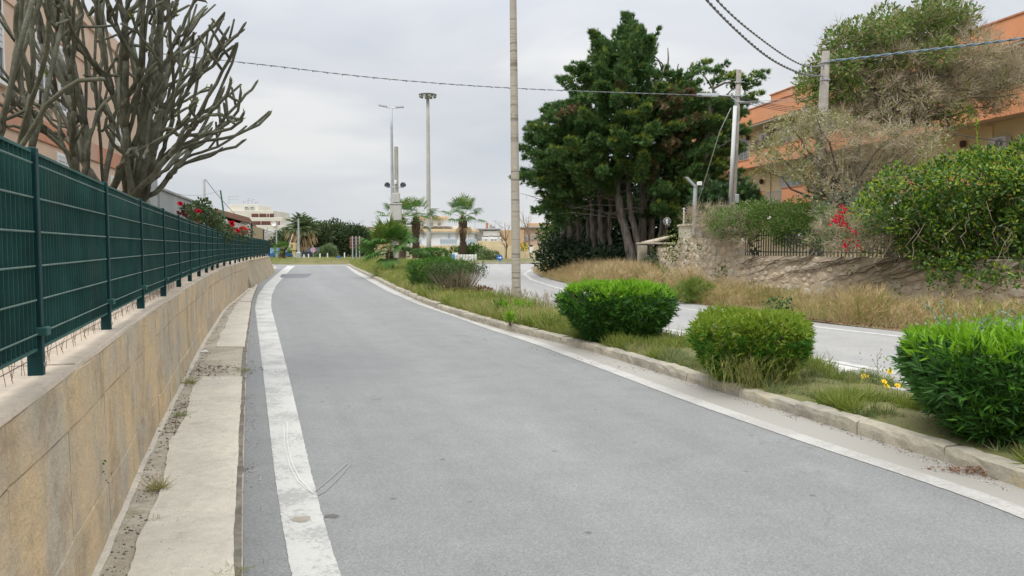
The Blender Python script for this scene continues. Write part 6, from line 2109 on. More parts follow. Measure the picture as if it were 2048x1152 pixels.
# ---- cables
top2 = P(1645, 152, 22.9)
g1 = 'heavy twisted cables to the thick pole'
def through(pts):
    q = np.array([P(*a) if len(a) == 3 and isinstance(a[2], (int, float)) and a[2] > 0 and a[0] > 300 else np.array(a, float) for a in pts])
    u = np.linspace(0, 1, len(q))
    s_ = np.linspace(0, 1, 40)
    out_ = np.stack([np.interp(s_, u, q[:, k]) for k in range(3)], 1)
    for _ in range(6):
        out_[1:-1] = (out_[:-2] + out_[1:-1] * 2 + out_[2:]) / 4
    return out_
cable('twisted_cable', 'heavy twisted cable dropping steeply to the thick pole, the lower of the two', through([P(1325, -120, 12.6), P(1370, -52, 13.8), P(1413, 0, 15), P(1455, 44, 16.4), P(1500, 86, 18), P(1540, 118, 19.4), P(1580, 139, 20.8), P(1615, 151, 22), top2]), .016, 'cable_grey', g1, 5, .5)
cable('twisted_cable', 'heavy twisted cable dropping steeply to the thick pole, the upper of the two', through([P(1352, -110, 12.6), P(1394, -50, 13.8), P(1432, 0, 15), P(1478, 44, 16.4), P(1522, 78, 18), P(1560, 106, 19.6), P(1595, 127, 21), P(1622, 135, 22), P(1647, 130, 22.9)]), .013, 'cable_grey', g1, 5, .5)
cable('twisted_cable', 'bluish cable bundle from the thick pole towards the right edge of the photo', through([P(1650, 123, 23), P(1720, 116, 22.5), P(1800, 106, 22), P(1900, 95, 21.3), P(2000, 83, 20.6), P(2100, 68, 20), P(2220, 48, 19.3)]), .018, 'cable_blue', None, 5, .6)
cable('wire', 'upper of two thin wires crossing before the windblown tree', through([P(1480, 204, 27.4), P(1560, 200, 27.6), P(1645, 190, 27.8), P(1800, 154, 28.2), P(1985, 100, 28.6)]), .010, 'cable_pale')
cable('wire', 'lower of two thin wires crossing before the windblown tree', through([P(1480, 206, 27.4), P(1560, 206, 27.6), P(1645, 196, 27.8), P(1800, 162, 28.2), P(1970, 110, 28.6)]), .010, 'cable_pale')
for i, (ya, yb, nm) in enumerate(((194, 215, 'topmost'), (196, 219, 'second'), (199, 223, 'third'), (203, 226, 'lowest'))):
    cable('wire', nm + ' of the four dark wires from the slim pole to the orange building', sag(P(1480, ya, 27.4), P(1636, yb, 36), .12), .011, 'cable_dark', 'dark wires to the orange building')
cable('wire', 'wire hanging before the right part of the orange building', through([P(1905, 268, 25), P(1960, 277, 24), P(2060, 289, 22), P(2200, 300, 20)]), .012, 'cable_dark')
cable('guy_wire', 'pale guy wire slanting from the slim pole down to the left', [P(1462, 216, 27.4), P(1440, 262, 27.9), P(1396, 405, 28.8)], .014, 'cable_pale')
fe = sag(P(292, 118, 22), P(1474, 192, 27.4), .9, 60)
fp = through([P(292, 104, 22), P(430, 119, 22.6), P(560, 133, 23.2), P(700, 151, 23.8), P(860, 166, 24.6), P(1030, 177, 25.4), P(1200, 184, 26.2), P(1396, 190, 27.0), P(1474, 193, 27.4)])
cable('twisted_cable', 'long cable crossing the street from the pinkish house to the slim utility pole', fp, .009, 'cable_grey', None, 5, .6)
cl = MB()
for i in range(30):
    q = fp[int(6 + i * 1.08)] if int(6 + i * 1.08) < len(fp) else fp[-2]
    cl.box(q - (0, 0, .025), (.03, .015, .022))
stuff(cl.build('cable_clip', 'cable_dark'), 'small clips hanging along the street crossing cable', 'clips')

# ---- the orange apartment building
basic('orange_paint', (.66, .29, .145), .85, .08, .6, 25, .12, dirt=(.6, .28, .15))
basic('cream_paint', (.70, .58, .35), .85, .07, .6, 25, .12, dirt=(.56, .46, .28))
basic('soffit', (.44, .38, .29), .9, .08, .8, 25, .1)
basic('dark_brown', (.075, .04, .03), .6, .2, 3, 20, .05)
basic('rail_grey', (.3, .31, .31), .5, .1, 3, 20, 0, metal=.3)
basic('brick_orange', (.45, .19, .1), .85, .15, 4, 30, .2)
ob = thing('apartment_building', 'three storey orange and cream apartment building with long balconies behind the trees', 'building', (17, 45, .95))
DB = np.array((-.19, 1.0, 0))
fo = Facade(tuple(np.array((16.2, 43.6, 0)) + DB * 16), (.19, -1.0), ob)       # u runs towards the camera, n to the road
if fo.n[0] > 0:
    fo.n = -fo.n
LB = 42.0
ZR, ZT = 9.15, 10.2
mb = MB()
mb.box(fo.at(LB / 2, (ZR + .9) / 2, -6.2), (LB, 10, ZR - .9), fo.rz)
mb.build('wall', 'cream_paint', ob)
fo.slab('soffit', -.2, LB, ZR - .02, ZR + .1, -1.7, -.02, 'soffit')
fo.slab('parapet', -.3, LB + .1, ZR + .1, ZT, -.18, .02, 'orange_paint')
fo.slab('coping', -.35, LB + .15, ZT, ZT + .07, -.24, .06, 'brick_orange')
fo.slab('raised_parapet', 12.8, 20.5, ZT + .075, ZT + .42, -.2, .0, 'orange_paint')
fo.slab('raised_coping', 12.7, 20.6, ZT + .42, ZT + .49, -.24, .05, 'brick_orange')
for z in (6.62, 4.06):
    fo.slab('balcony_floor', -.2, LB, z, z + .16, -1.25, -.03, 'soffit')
# balcony fronts: solid orange pieces with short railings between
for z0, L_ in ((6.55, [(-.2, 8.6, 7.3), (8.62, 10.4, 7.05), (10.42, 23.9, 7.5), (23.92, 26.6, 7.1), (26.62, LB, 7.5)]), (4.0, [(-.2, 12.3, 4.9), (14.4, 17.0, 4.95), (17.02, 26, 4.62), (26.02, LB, 4.9)])):
    for a0, a1, z1 in L_:
        fo.slab('balcony_front', a0, a1, z0, z1, -.02, .1, 'orange_paint')
        fo.slab('balcony_coping', a0, a1, z1 + .002, z1 + .06, -.05, .13, 'brick_orange')
def railing(a0, a1, z0, z1, mat='rail_grey', out_=.03):
    mb = MB()
    for a in np.arange(a0, a1 + .01, .14):
        mb.box(fo.at(a, (z0 + z1) / 2, out_), (.025, .025, z1 - z0), fo.rz)
    for zz in (z0, z1):
        mb.box(fo.at((a0 + a1) / 2, zz, out_), (a1 - a0, .04, .035), fo.rz)
    mb.build('railing', mat, ob)
railing(8.65, 10.35, 7.13, 7.55)
railing(12.4, 14.3, 4.2, 4.85)
railing(17.1, 20.5, 4.7, 5.15, 'dark_brown')
railing(24.0, 26.5, 7.18, 7.68, 'white_paint')
fo.slab('balcony_pier', 26.6, 26.9, 7.57, 8.1, -.02, .1, 'orange_paint')
def slat_screen(a0, a1, z0, z1):
    k = 5
    for i in range(k):
        zz = z0 + (i + .5) * (z1 - z0) / k
        fo.slab('screen_slat', a0, a1, zz - (z1 - z0) / k * .38, zz + (z1 - z0) / k * .38, .14, .17, 'dark_brown')
slat_screen(5.0, 7.9, 7.4, 7.95)
slat_screen(10.7, 13.2, 7.55, 8.12)
inner = Facade(fo.o + fo.n * -1.2, tuple(fo.u[:2]), ob)
inner.n = fo.n
for a, z0, wd, h in ((4.2, 6.8, 1.3, 2.1), (7.2, 6.8, 1.3, 2.1), (12.6, 6.8, 1.5, 2.2), (17, 6.8, 1.4, 2.1), (21, 6.8, 1.5, 2.1), (25.2, 6.8, 1.6, 2.1), (30, 6.8, 1.6, 2.1)):
    inner.window(a, z0, wd, h, shutter=.35)
for a, z0, wd, h in ((5.0, 4.3, 1.2, 1.7), (12.6, 4.25, 1.25, 1.75), (16.4, 4.25, 1.2, 1.75), (20.0, 4.3, 1.5, 1.7)):
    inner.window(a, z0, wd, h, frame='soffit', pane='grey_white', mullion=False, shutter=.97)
inner.window(32.2, 4.9, 2.0, 1.15, frame='grey_white', mullion=False)
def aircon(a, z):
    mb = MB()
    mb.cbox(inner.at(a, z, .18), (.85, .3, .56), inner.rz, bev=.03)
    bx = mb.build('air_conditioner', 'grey_white', ob)
    mb = MB()
    for i in range(3):
        mb.tube([inner.at(a + .12 + (.07 + .05 * i) * math.cos(q), z + (.07 + .05 * i) * math.sin(q), .345) for q in np.linspace(0, 2 * math.pi, 15)], .008, 4)
    mb.build('fan_grille', 'dark_pipe', bx)
aircon(10.2, 8.5)
aircon(29.0, 5.7)
for a, z in ((9.9, 5.7), (11.2, 8.75), (8.0, 8.75), (27, 5.9)):
    mb = MB()
    mb.lathe([(.02, .2), (.12, .16), (.13, -.02), (.07, -.12), (0, -.14)], inner.at(a, z, .16), 8)
    mb.build('wall_lantern', 'dark_brown', ob)
mb = MB()
mb.cbox(inner.at(15.0, 4.85, .6), (1.0, .6, 1.1), inner.rz, bev=.02)
mb.build('storage_box', 'cable_blue', ob)
fo.slab('partition', 17.0, 17.15, 5.1, 6.5, -1.2, -.05, 'brick_orange')
mb = MB()
for i in range(12):
    mb.box(fo.at(17.5 + i * .22, 5.6, -.12), (.07, .03, 1.5), fo.rz)
mb.build('bamboo_screen', 'cream_paint', ob)
for a in (28.3, 34.5):
    inner.slab('pilaster', a - .2, a + .2, .9, 6.5, .0, .1, 'cream_paint')
mb = MB()
mb.cyl(inner.at(10.9, 9.0, .05), inner.at(10.9, 4.4, .05), .025, n=6)
mb.build('drainpipe', 'brick_orange', ob)
inner.slab('shutter_band', 27.2, 40, 7.5, 9.1, .0, .06, 'grey_white')
# ================================================================ beyond the roundabout
# ---- double street lamp and the post with boxes
dl_ = thing('double_street_lamp', 'tall double armed street lamp behind the fan palm', 'lamp', (P(786, 500, 52)[0], 52, .1))
a, b_ = P(787, 521, 52), P(782.5, 216, 52)
a[2] = .05
mb = MB()
zz = np.linspace(0, 1, 9)[:, None]
MB().tube(a + (b_ - a) * zz, np.linspace(.15, .075, 9), 10).build('pole_shaft', 'galvanised', dl_, smooth=True)
for s, (px, py) in ((-1, (757, 211)), (1, (807, 214.5))):
    arm0, e_ = b_ + (0, 0, -.02), P(px, py, 52)
    m_ = arm0 + (e_ - arm0) * .35 + (0, 0, .02)
    MB().tube([arm0, m_], .03, 6).build('arm', 'galvanised', dl_)
    mb = MB()
    d = e_ - m_
    mb.prism([m_ + (0, -.14, -.02), m_ + (0, .14, -.02), m_ + (0, .1, .08), m_ + (0, -.1, .08)], d)
    mb.build('lamp_head', 'lamp_grey', dl_)
bp = thing('camera_pole', 'square beige post with grey boxes and two floodlights beside the double lamp', 'post', (P(795, 500, 50.5)[0], 50.5, .1))
c0, c1 = P(794, 480, 50.5), P(792, 293, 50.5)
mb = MB()
mb.cbox(((c0[0] + c1[0]) / 2, 50.5, (c1[2] + .05) / 2), (.24, .22, c1[2] - .05), bev=.02)
mb.build('post_shaft', 'pole_concrete', bp)
pxbox(MB(), 783.5, 799, 386, 404, 50.2, .28).build('upper_box', 'beige_box', bp)
pxbox(MB(), 779.5, 802, 407, 440, 50.15, .34).build('cabinet', 'beige_box', bp)
pxbox(MB(), 779, 803, 406, 407.5, 50.1, .42).build('cabinet_lid', 'grey_white', bp)
MB().tube([P(773, 374.5, 50.4), P(808, 374.5, 50.4)], .03, 6).build('crossbar', 'galvanised', bp)
for px, rz in ((774.5, .35), (806, -.5)):
    q = P(px, 370, 50.3)
    mb = MB()
    mb.cbox(q, (.34, .22, .2), rz, bev=.03)
    fl_ = mb.build('floodlight', 'lamp_dark', bp)
    MB().cbox(q + (0, .0, .13), (.2, .2, .07), rz, bev=.02).build('visor', 'lamp_dark', fl_)
MB().cbox(P(791, 364, 50.2), (.16, .16, .22), bev=.02).build('camera', 'white_paint', bp)

# ---- high mast
hm_ = thing('floodlight_mast', 'very tall tapered mast with a crown of floodlights', 'lamp', (P(857, 500, 85)[0], 85, .3))
a, b_ = P(858, 520, 85), P(855.5, 196, 85)
a[2] = .2
MB().tube(a + (b_ - a) * zz, np.linspace(.27, .17, 9), 14).build('pole_shaft', 'mast_grey', hm_, smooth=True)
mb = MB()
q = P(855.5, 189, 85)
mb.lathe([(0, .28), (.4, .24), (.75, .1), (1.0, .0), (.98, -.06), (.6, -.06), (.2, -.2), (.17, -.5)], q, 20)
mb.build('lamp_ring', 'lamp_grey', hm_, smooth=True)
for i in range(10):
    an = 2 * math.pi * i / 10
    c_ = q + (math.cos(an) * .86, math.sin(an) * .86, -.22)
    MB().cbox(c_, (.3, .16, .2), an + math.pi / 2, bev=.03).build('floodlight', 'lamp_grey', hm_)

# ---- palms on the island
def wash(label, px, ybase, ytop, d, seed, rad=1.0, ncrown=25, lean=0):
    b0, t0 = P(px, ybase, d), P(px, ytop, d)
    b0[2] = .45
    return fan_palm('palm_tree', label, b0, t0[2] - .45, [(0, .4), (.45, .27), (.62, .36), (.85, .4), (1, .24)], ncrown, 1.4, rad, seed, 'palms on the roundabout', young=6, dry=2, nseg=13, droop=.3)
wash('palm half hidden behind the grey boxes of the camera post', 803, 500, 436, 70, 301)
wash('palm close to the right of the camera post, left of the tall mast', 832, 505, 436, 72, 302, 1.05)
wash('palm standing alone with shaggy bulging trunk behind the white letters', 926, 515, 434, 76, 303, 1.2)

# ---- white letter blocks, arrow sign, hedges on the island
lt_ = thing('letter_sign', 'row of weathered white letter blocks with a blue end piece on the island', 'sign', (P(925, 520, 73)[0], 73, .4))
for i, px in enumerate((912, 917.5, 923, 928.5, 934, 939.5, 945, 951)):
    x0, x1 = px - 2.6, px + 2.5
    pxbox(MB(), x0, x1, 509 - (1.5 if i == 0 else 0), 524, 73, .3, .06).build('letter_block', 'white_worn', lt_)
pxbox(MB(), 903, 909, 508, 524, 73, .3, .03).build('letter_block', 'sky_blue', lt_)
pxbox(MB(), 896, 902.6, 515, 524, 73, .3, .03).build('letter_block', 'sky_blue', lt_)
pxbox(MB(), 904, 916, 505.5, 508, 73.4, .4, .03).build('plinth', 'white_worn', lt_)
ar = thing('traffic_sign', 'round blue sign with a white right pointing arrow on the island', 'sign', (P(1000, 520, 70.8)[0], 70.8, .3))
q = P(999.5, 515.5, 70.8)
mb = MB()
mb.tube([q + (0, 0, 0), q + (0, .03, 0)], .27, 22)
mb.build('disc', 'sign_blue', ar)
mb = MB()
mb.tube([q + (0, -.004, 0), q + (0, .0, 0)], .282, 22)
pts = [(-.17, -.035), (.03, -.035), (.03, -.12), (.19, 0), (.03, .12), (.03, .035), (-.17, .035)]
mb = MB()
mb.prism([q + (x, -.012, z) for x, z in pts], (0, .008, 0))
mb.build('arrow', 'white_paint', ar)
MB().cyl(q + (0, .05, -.7), q + (0, .05, .1), .025, n=8).build('post', 'galvanised', ar)
GB = [('leaves', T_OVAL, ['privet_dark', 'hedge_leaf'], 26, (.2, .34), .9)]
bush('island_shrub', 'dark rounded shrub behind the white letter blocks', [(px, py, 78, 1.0) for px, py in ((940, 507), (950, 504), (958, 508), (918, 508), (930, 510))], GB, seed=21)
bush('island_shrub', 'green shrub left of the round blue arrow sign', [(px, py, 75, .7) for px, py in ((972, 513), (980, 511), (988, 514), (965, 510))], [('leaves', T_OVAL, ['hedge_leaf', 'sage_leaf'], 30, (.16, .3), .9)], seed=22)
rg2 = np.random.default_rng(231)
n_ = 9000
x = rg2.uniform(-9, 13.5, n_); y = rg2.uniform(70.6, 82, n_)
k = (x - 2) ** 2 / 130 + (y - 81) ** 2 / 105 < 1
x, y = x[k], y[k]
grassmesh('island_grass', 'rough grass on the roundabout island', x, y, np.full(len(x), .08), rg2.uniform(.1, .28, len(x)), .35, T_STALK, ['grass_green', 'grass_yellow'], rg2.integers(0, 2, len(x)), rg2)
n_ = 22000
x = rg2.uniform(-36, -11, n_); y = rg2.uniform(67.3, 82, n_)
k = y > np.interp(x, [-36, -18, -14, -11.5], [68.4, 67.1, 67.8, 70.6])
x, y = x[k], y[k]
nn = noise2(x, y, .3, 3.)
grassmesh('bank_grass', 'tall pale grass on the bank beyond the end of the road', x, y, np.full(len(x), .1), rg2.uniform(.2, .5, len(x)) * (1 + .5 * nn), .35, T_STALK, ['grass_green', 'grass_yellow', 'grass_dry'], np.where(nn + rg2.normal(0, .25, len(x)) > .0, 0, rg2.integers(1, 3, len(x))), rg2)

# ---- signs and posts on the left bank
ts_ = thing('direction_sign', 'back of a large brown direction sign on three posts', 'sign', (P(711, 520, 70)[0], 70, .2))
pxbox(MB(), 699.5, 724, 474, 498, 70.05, .05, .01).build('panel', 'rust_panel', ts_)
for py in (476, 482, 488, 494):
    pxbox(MB(), 700, 723.5, py, py + 1.6, 69.97, .05, .01).build('batten', 'sign_brown', ts_)
for px in (705, 712.3, 719):
    q = P(px, 472, 69.9)
    MB().cyl((q[0], 69.9, .1), q, .055, n=8).build('post', 'galvanised', ts_)
for i, (px, py0, lab) in enumerate(((640, 507, 'slim white marker post left of the grey green bush'), (655, 506, 'slim white marker post right of the grey green bush'), (672, 506, 'dark and white marker post before the dark trees'), (689, 505, 'slim white marker post right of the small blue sign'), (608, 509, 'short white marker post near the galvanised lamp pole'), (617, 508, 'short white marker post beside the round road sign'))):
    q = P(px, py0, 77)
    mb = MB()
    mb.cbox((q[0], 77, (q[2] + .2) / 2), (.11, .11, q[2] - .2), bev=.02)
    tag(mb.build('marker_post', 'white_worn' if i != 2 else 'dark_brown'), lab, 'post', 'marker posts on the bank')
np_ = thing('road_sign', 'faded round pinkish road sign seen from behind', 'sign', (P(626, 520, 79)[0], 79, .3))
q = P(626, 500, 79)
MB().tube([q, q + (0, .03, 0)], .27, 18).build('disc', 'faded_pink', np_)
MB().cyl((q[0], 79.06, .2), q + (0, .06, .5), .03, n=8).build('post', 'galvanised', np_)
bsn = thing('road_sign', 'small square blue sign low in the grass', 'sign', (P(678, 516, 76)[0], 76, .2))
pxbox(MB(), 675, 681, 512, 519, 76, .03, .005).build('panel', 'sign_blue', bsn)
q = P(678, 519, 76.05)
MB().cyl((q[0], 76.06, .1), q, .03, n=6).build('post', 'galvanised', bsn)
ws = thing('bus_stop_sign', 'white rectangular sign on a post right of the concrete pole', 'sign', (P(1063, 520, 74)[0], 74, .0))
pxbox(MB(), 1059, 1066.5, 494, 505, 74, .05, .01).build('panel', 'white_paint', ws)
pxbox(MB(), 1060, 1065.5, 490, 493, 74, .05, .01).build('header', 'sign_black', ws)
q = P(1063, 505, 74.08)
MB().cyl((q[0], 74.1, 0), q + (0, 0, .6), .04, n=8).build('post', 'galvanised', ws)
mb = MB()
q = P(1079, 502, 70)
mb.cbox((q[0], 70, q[2] / 2), (.1, .1, q[2]), bev=.02)
tag(mb.build('marker_post', 'white_worn'), 'slim white post at the end of the dry grass bank', 'post', 'marker posts on the bank')
# lamp poles left
for (px, y0, yt, d, rr0, lab) in ((597.5, 520, 437, 80, .13, 'galvanised pole with a thick base before the dark trees'), (553.5, 520, 444, 78, .09, 'thin pale lamp pole left of the tall palm'), (535, 520, 455, 70, .06, 'thin post just past the end of the green fence')):
    a, b_ = P(px, y0, d), P(px - .6, yt, d)
    a[2] = .1
    mb = MB()
    mb.tube([a, a + (b_ - a) * .2, a + (b_ - a) * .21, b_], [rr0 * 1.3, rr0 * 1.3, rr0, rr0 * .6], 8)
    if px > 590:
        mb.cbox((a[0], d, .5), (.5, .4, .9), bev=.04)
    tag(mb.build('lamp_pole', 'galvanised'), lab, 'pole')
cable('wire', 'slack wire hanging between the thin lamp pole and the tall palm', sag(P(553, 505, 78), P(585, 468, 90), 1.2), .03, 'cable_pale')
cable('wire', 'wire from the galvanised pole up to the left over the tall palm', sag(P(597, 438, 80), P(570, 450, 92), .1), .02, 'cable_pale')

# ---- parked vehicles seen over the bank
basic('car_dark', (.03, .035, .05), .25, .1, 1, 10, 0, spec=.6)
basic('car_blue', (.05, .16, .36), .3, .1, 1, 10, 0, spec=.6)
def car(name, label, c_, rz, L_, Wd, Hh, body, group=None):
    root = thing(name, label, 'car', c_)
    ca, sa = math.cos(rz), math.sin(rz)
    def tr(V):
        V = np.asarray(V, float)
        return np.c_[V[:, 0] * ca - V[:, 1] * sa, V[:, 0] * sa + V[:, 1] * ca, V[:, 2]] + np.asarray(c_)
    prof = [(-.5, .22), (-.5, .5), (-.46, .62), (-.30, .66), (-.20, .98), (.12, 1.0), (.24, .68), (.44, .60), (.5, .45), (.5, .22)]
    mb = MB()
    sd = []
    for s in (-1, 1):
        sd.append([(x * L_, s * Wd / 2 * (.82 if z > .7 else 1), z * Hh) for x, z in prof])
    k_ = len(prof)
    mb.raw(tr(sd[0] + sd[1]), [(i, (i + 1) % k_, (i + 1) % k_ + k_, i + k_) for i in range(k_)])
    mb.Fs.append((np.array([[k_ - 1 - i for i in range(k_)], [k_ + i for i in range(k_)]]), np.zeros(2, int)))
    mb.build('body', body, root)
    for s in (-1, 1):
        mb = MB()
        mb.raw(tr([(-.27 * L_, s * (Wd / 2 * .9 + .02), .69 * Hh), (-.195 * L_, s * (Wd / 2 * .82 + .012), .93 * Hh), (.11 * L_, s * (Wd / 2 * .82 + .012), .94 * Hh), (.20 * L_, s * (Wd / 2 * .9 + .02), .70 * Hh)]), [(0, 1, 2, 3)])
        mb.build('window', 'glass', root)
        for x in (-.31, .31):
            mb = MB()
            p_ = tr([(x * L_, s * (Wd / 2 - .2), .31), (x * L_, s * (Wd / 2 + .01), .31)])
            mb.tube(p_, .31, 14)
            wl = mb.build('wheel', 'dark_pipe', root)
            mb = MB()
            p_ = tr([(x * L_, s * (Wd / 2 + .012), .31), (x * L_, s * (Wd / 2 + .02), .31)])
            mb.tube(p_, .18, 10)
            mb.build('rim', 'galvanised', wl)
    mb = MB()
    mb.raw(tr([(.235 * L_, -Wd * .38, .70 * Hh), (.235 * L_, Wd * .38, .70 * Hh), (.13 * L_, Wd * .36, .98 * Hh), (.13 * L_, -Wd * .36, .98 * Hh)]) + np.array((.02 * ca, .02 * sa, .01)), [(0, 1, 2, 3)])
    mb.build('windscreen', 'glass', root)
    return root
cx = P(636, 520, 84)
car('parked_car', 'dark saloon car half hidden in the grass beyond the road end', (cx[0], 84, .1), .1, 4.3, 1.75, 1.35, 'car_dark')
cx = P(551, 520, 82)
car('parked_car', 'small blue car just past the end of the wall', (cx[0], 82, -.05), 1.2, 3.8, 1.65, 1.45, 'car_blue')

# ---- yellow kiosk, palms and trees on the left
kk = thing('kiosk', 'small yellowish kiosk on a pillar under the tall palm', 'kiosk', (P(584, 520, 92)[0], 92, .2))
pxbox(MB(), 578, 591, 485.5, 500, 92, .8, .04).build('box', 'kiosk_yellow', kk)
pxbox(MB(), 582, 585, 489, 495, 91.95, .06, .01).build('panel', 'brown_roof', kk)
pxbox(MB(), 584, 590, 500.3, 514, 92.1, .5, .03, zmin=.2).build('pillar', 'kiosk_yellow', kk)
kw = MB()
pxbox(kw, 560, 605, 512, 522, 88, .2, .02, zmin=.1)
tag(kw.build('garden_wall', 'kiosk_yellow'), 'low yellowish garden wall behind the pale grass', 'wall')
leafmat('palm_straw', [(.42, .31, .17), (.5, .38, .22), (.34, .25, .14)], .8, .25)
rt2 = np.random.default_rng(241)
tpm = thing('palm_tree', 'tall palm with a brown skirt of dead fronds beside the dark trees', 'palm', (P(606, 520, 96)[0], 96, .1))
tb_ = P(604, 462, 95)
mb = MB()
mb.tube([(tb_[0], 95, .1), tb_], [.5, .4], 10)
mb.build('trunk', 'palm_trunk', tpm)
cr_, dr_ = MB(), MB()
for i in range(46):
    a = i * 2.399
    el = np.interp(i, [0, 45], [1.4, -.2])
    d = np.array((math.cos(a) * math.cos(el), math.sin(a) * math.cos(el), math.sin(el)))
    L_ = rt2.uniform(1.7, 2.6)
    q = [tb_ + (0, 0, .3)]
    for j in range(5):
        q.append(q[-1] + (d + (0, 0, -.13 * j * j * .35)) * L_ / 5)
    q = np.array(q)
    cr_.tube(q, np.linspace(.04, .015, 6), 4, 1)
    for j in range(1, 6):
        for s in (-1, 1):
            sd = np.cross(d, (0, 0, 1.0)); sd /= np.linalg.norm(sd)
            k_ = 5
            p_ = q[j - 1] + (q[j] - q[j - 1]) * rt2.uniform(0, 1, (k_, 1))
            cr_.scatter(T_LANCE, p_, sd * s + d * .8 + (0, 0, -.3), .75, 0, rt2, wid=.9)
for i in range(260):
    a = rt2.uniform(0, 2 * math.pi)
    rad = rt2.uniform(.5, 1.35)
    z = rt2.uniform(-2.6, .3)
    rad *= np.interp(z, [-2.6, 0], [.55, 1.35])
    dr_.scatter(T_LANCE, [tb_ + (math.cos(a) * rad, math.sin(a) * rad, z)], [(math.cos(a) * .4, math.sin(a) * .4, -1)], 1.1, 0, rt2, wid=1.2)
cr_.build('crown', ['palm_far', 'palm_stalk'], tpm)
stuff(dr_.build('dead_fronds', 'palm_straw', tpm))
def roundtree(label, lobes, d, seed, mats=('dark_olive', 'dark_olive', 'dark_leaf'), size=(.22, .4), group='dark trees beyond the bank'):
    r = np.random.default_rng(seed)
    L_ = [(px, py, d + r.uniform(-1.2, 1.2), rad) for px, py, rad in lobes]
    c_ = np.mean([P(q[0], q[1], q[2]) for q in L_], axis=0)
    root = thing('dark_tree', label, 'tree', (c_[0], d, .0), group)
    mass(root, L_, [('crown', T_OVAL, list(mats), 28, size, .95)], r, up=.35)
    mb = MB()
    mb.tube([(c_[0], d, -.05), (c_[0] + .1, d, 1.6), (c_[0], d, c_[2])], [.3, .25, .15], 8)
    mb.build('trunk', 'old_bark', root)
roundtree('dark round tree left of the tall palm', [(560, 490, 1.5), (572, 475, 1.4), (583, 485, 1.5), (568, 500, 1.5), (585, 502, 1.5), (595, 490, 1.4), (555, 505, 1.2)], 100, 401)
roundtree('dark round tree right behind the galvanised pole', [(615, 480, 1.6), (628, 468, 1.5), (640, 462, 1.4), (632, 485, 1.6), (618, 498, 1.6), (645, 478, 1.6), (636, 500, 1.6), (625, 456, 1.0)], 99, 402)
roundtree('broad dark tree in the middle of the far tree row', [(655, 465, 1.4), (668, 458, 1.5), (660, 482, 1.7), (676, 472, 1.6), (684, 464, 1.4), (672, 495, 1.7), (690, 485, 1.6), (655, 500, 1.5), (680, 505, 1.4)], 101, 403)
roundtree('dark tree behind the brown direction sign', [(700, 468, 1.4), (712, 466, 1.3), (722, 472, 1.4), (705, 485, 1.6), (718, 490, 1.6), (730, 480, 1.3), (735, 492, 1.2), (700, 503, 1.5), (725, 505, 1.3)], 100, 404)
bush('bank_shrub', 'light grey green bush on the bank before the dark trees', [(px, py, 82, .65) for px, py in ((645, 512), (652, 503), (660, 500), (655, 512), (640, 518), (664, 512), (650, 520), (666, 520))], [('leaves', T_NEEDLE, ['sage_leaf', 'hedge_leaf'], 55, (.25, .5), 1.4)], seed=25)
fan_palm('fan_palm', 'small dark fan palm just past the end of the wall', (P(565, 520, 74)[0], 74, .0), 1.25, [(0, .25), (1, .22)], 18, .5, .7, 77, young=2, dry=4, nseg=14)

# ---- white house beyond the island
wh = thing('villa', 'long white villa with orange eaves and glass balconies beyond the roundabout', 'house', (P(850, 500, 118)[0], 118, 0))
D_ = 116.0
def px_slab(name, x0, x1, y0, y1, d, th, mat, root, bev=.03):
    return pxbox(MB(), x0, x1, y0, y1, d, th, bev).build(name, mat, root)
px_slab('wall', 802, 945, 462, 496, D_, 9, 'villa_white', wh)
px_slab('side_wall', 752, 801.7, 462, 496, D_ + .6, 8, 'pale_orange', wh)
px_slab('eave', 735, 953, 458, 463.5, D_ - .6, 10.3, 'villa_eave', wh)
px_slab('fascia', 737, 951, 463.8, 466, D_ - .5, 9.9, 'white_paint', wh)
px_slab('attic_wall', 756, 940, 452, 457.7, D_ + 1.5, 6, 'villa_cream', wh)
px_slab('upper_wall', 838, 887, 437, 452.5, D_ + .5, 5, 'villa_white', wh)
px_slab('upper_eave', 833, 893, 432, 437, D_ - .2, 6.5, 'villa_eave', wh)
def px_win(x0, x1, y0, y1, d, root, frame='grey_white'):
    a, b_ = P(x0, y1, d), P(x1, y0, d)
    mb = MB()
    f = .1
    W_, H_ = b_[0] - a[0], b_[2] - a[2]
    for cx_, cz, sx, sz in ((a[0] + f / 2, a[2] + H_ / 2, f, H_), (b_[0] - f / 2, a[2] + H_ / 2, f, H_), (a[0] + W_ / 2, b_[2] - f / 2, W_ - 2 * f, f), (a[0] + W_ / 2, a[2] + f / 2, W_ - 2 * f, f), (a[0] + W_ / 2, a[2] + H_ / 2, f * .6, H_ - 2 * f)):
        mb.box((cx_, d, cz), (sx, .14, sz))
    w_ = mb.build('window', frame, root)
    MB().box((a[0] + W_ / 2, d + .03, a[2] + H_ / 2), (W_ - 2 * f, .06, H_ - 2 * f)).build('pane', 'far_glass', w_)
for x0 in (842, 860, 875.5):
    px_win(x0, x0 + 6.5, 445, 453.5, D_ + .45, wh)
px_win(859, 864, 468, 476, D_ - .05, wh)
px_win(896, 900, 469, 478, D_ - .05, wh)
px_win(912, 916, 469, 478, D_ - .05, wh)
px_win(806, 826, 465, 480, D_ - .05, wh)
px_win(756, 768, 464.5, 472, D_ - .05, wh)
for x0, x1 in ((806, 829), (835, 843), (880, 914), (932, 953)):
    px_slab('balcony', x0, x1, 478, 488, D_ - 1.4, .12, 'balcony_glass', wh)
    px_slab('balcony_floor', x0 - 1, x1 + 1, 488.2, 489.5, D_ - 1.5, 1.4, 'grey_white', wh)
px_slab('roof_panel', 810, 823, 446, 450, D_ + 1, 1.2, 'glass', wh)
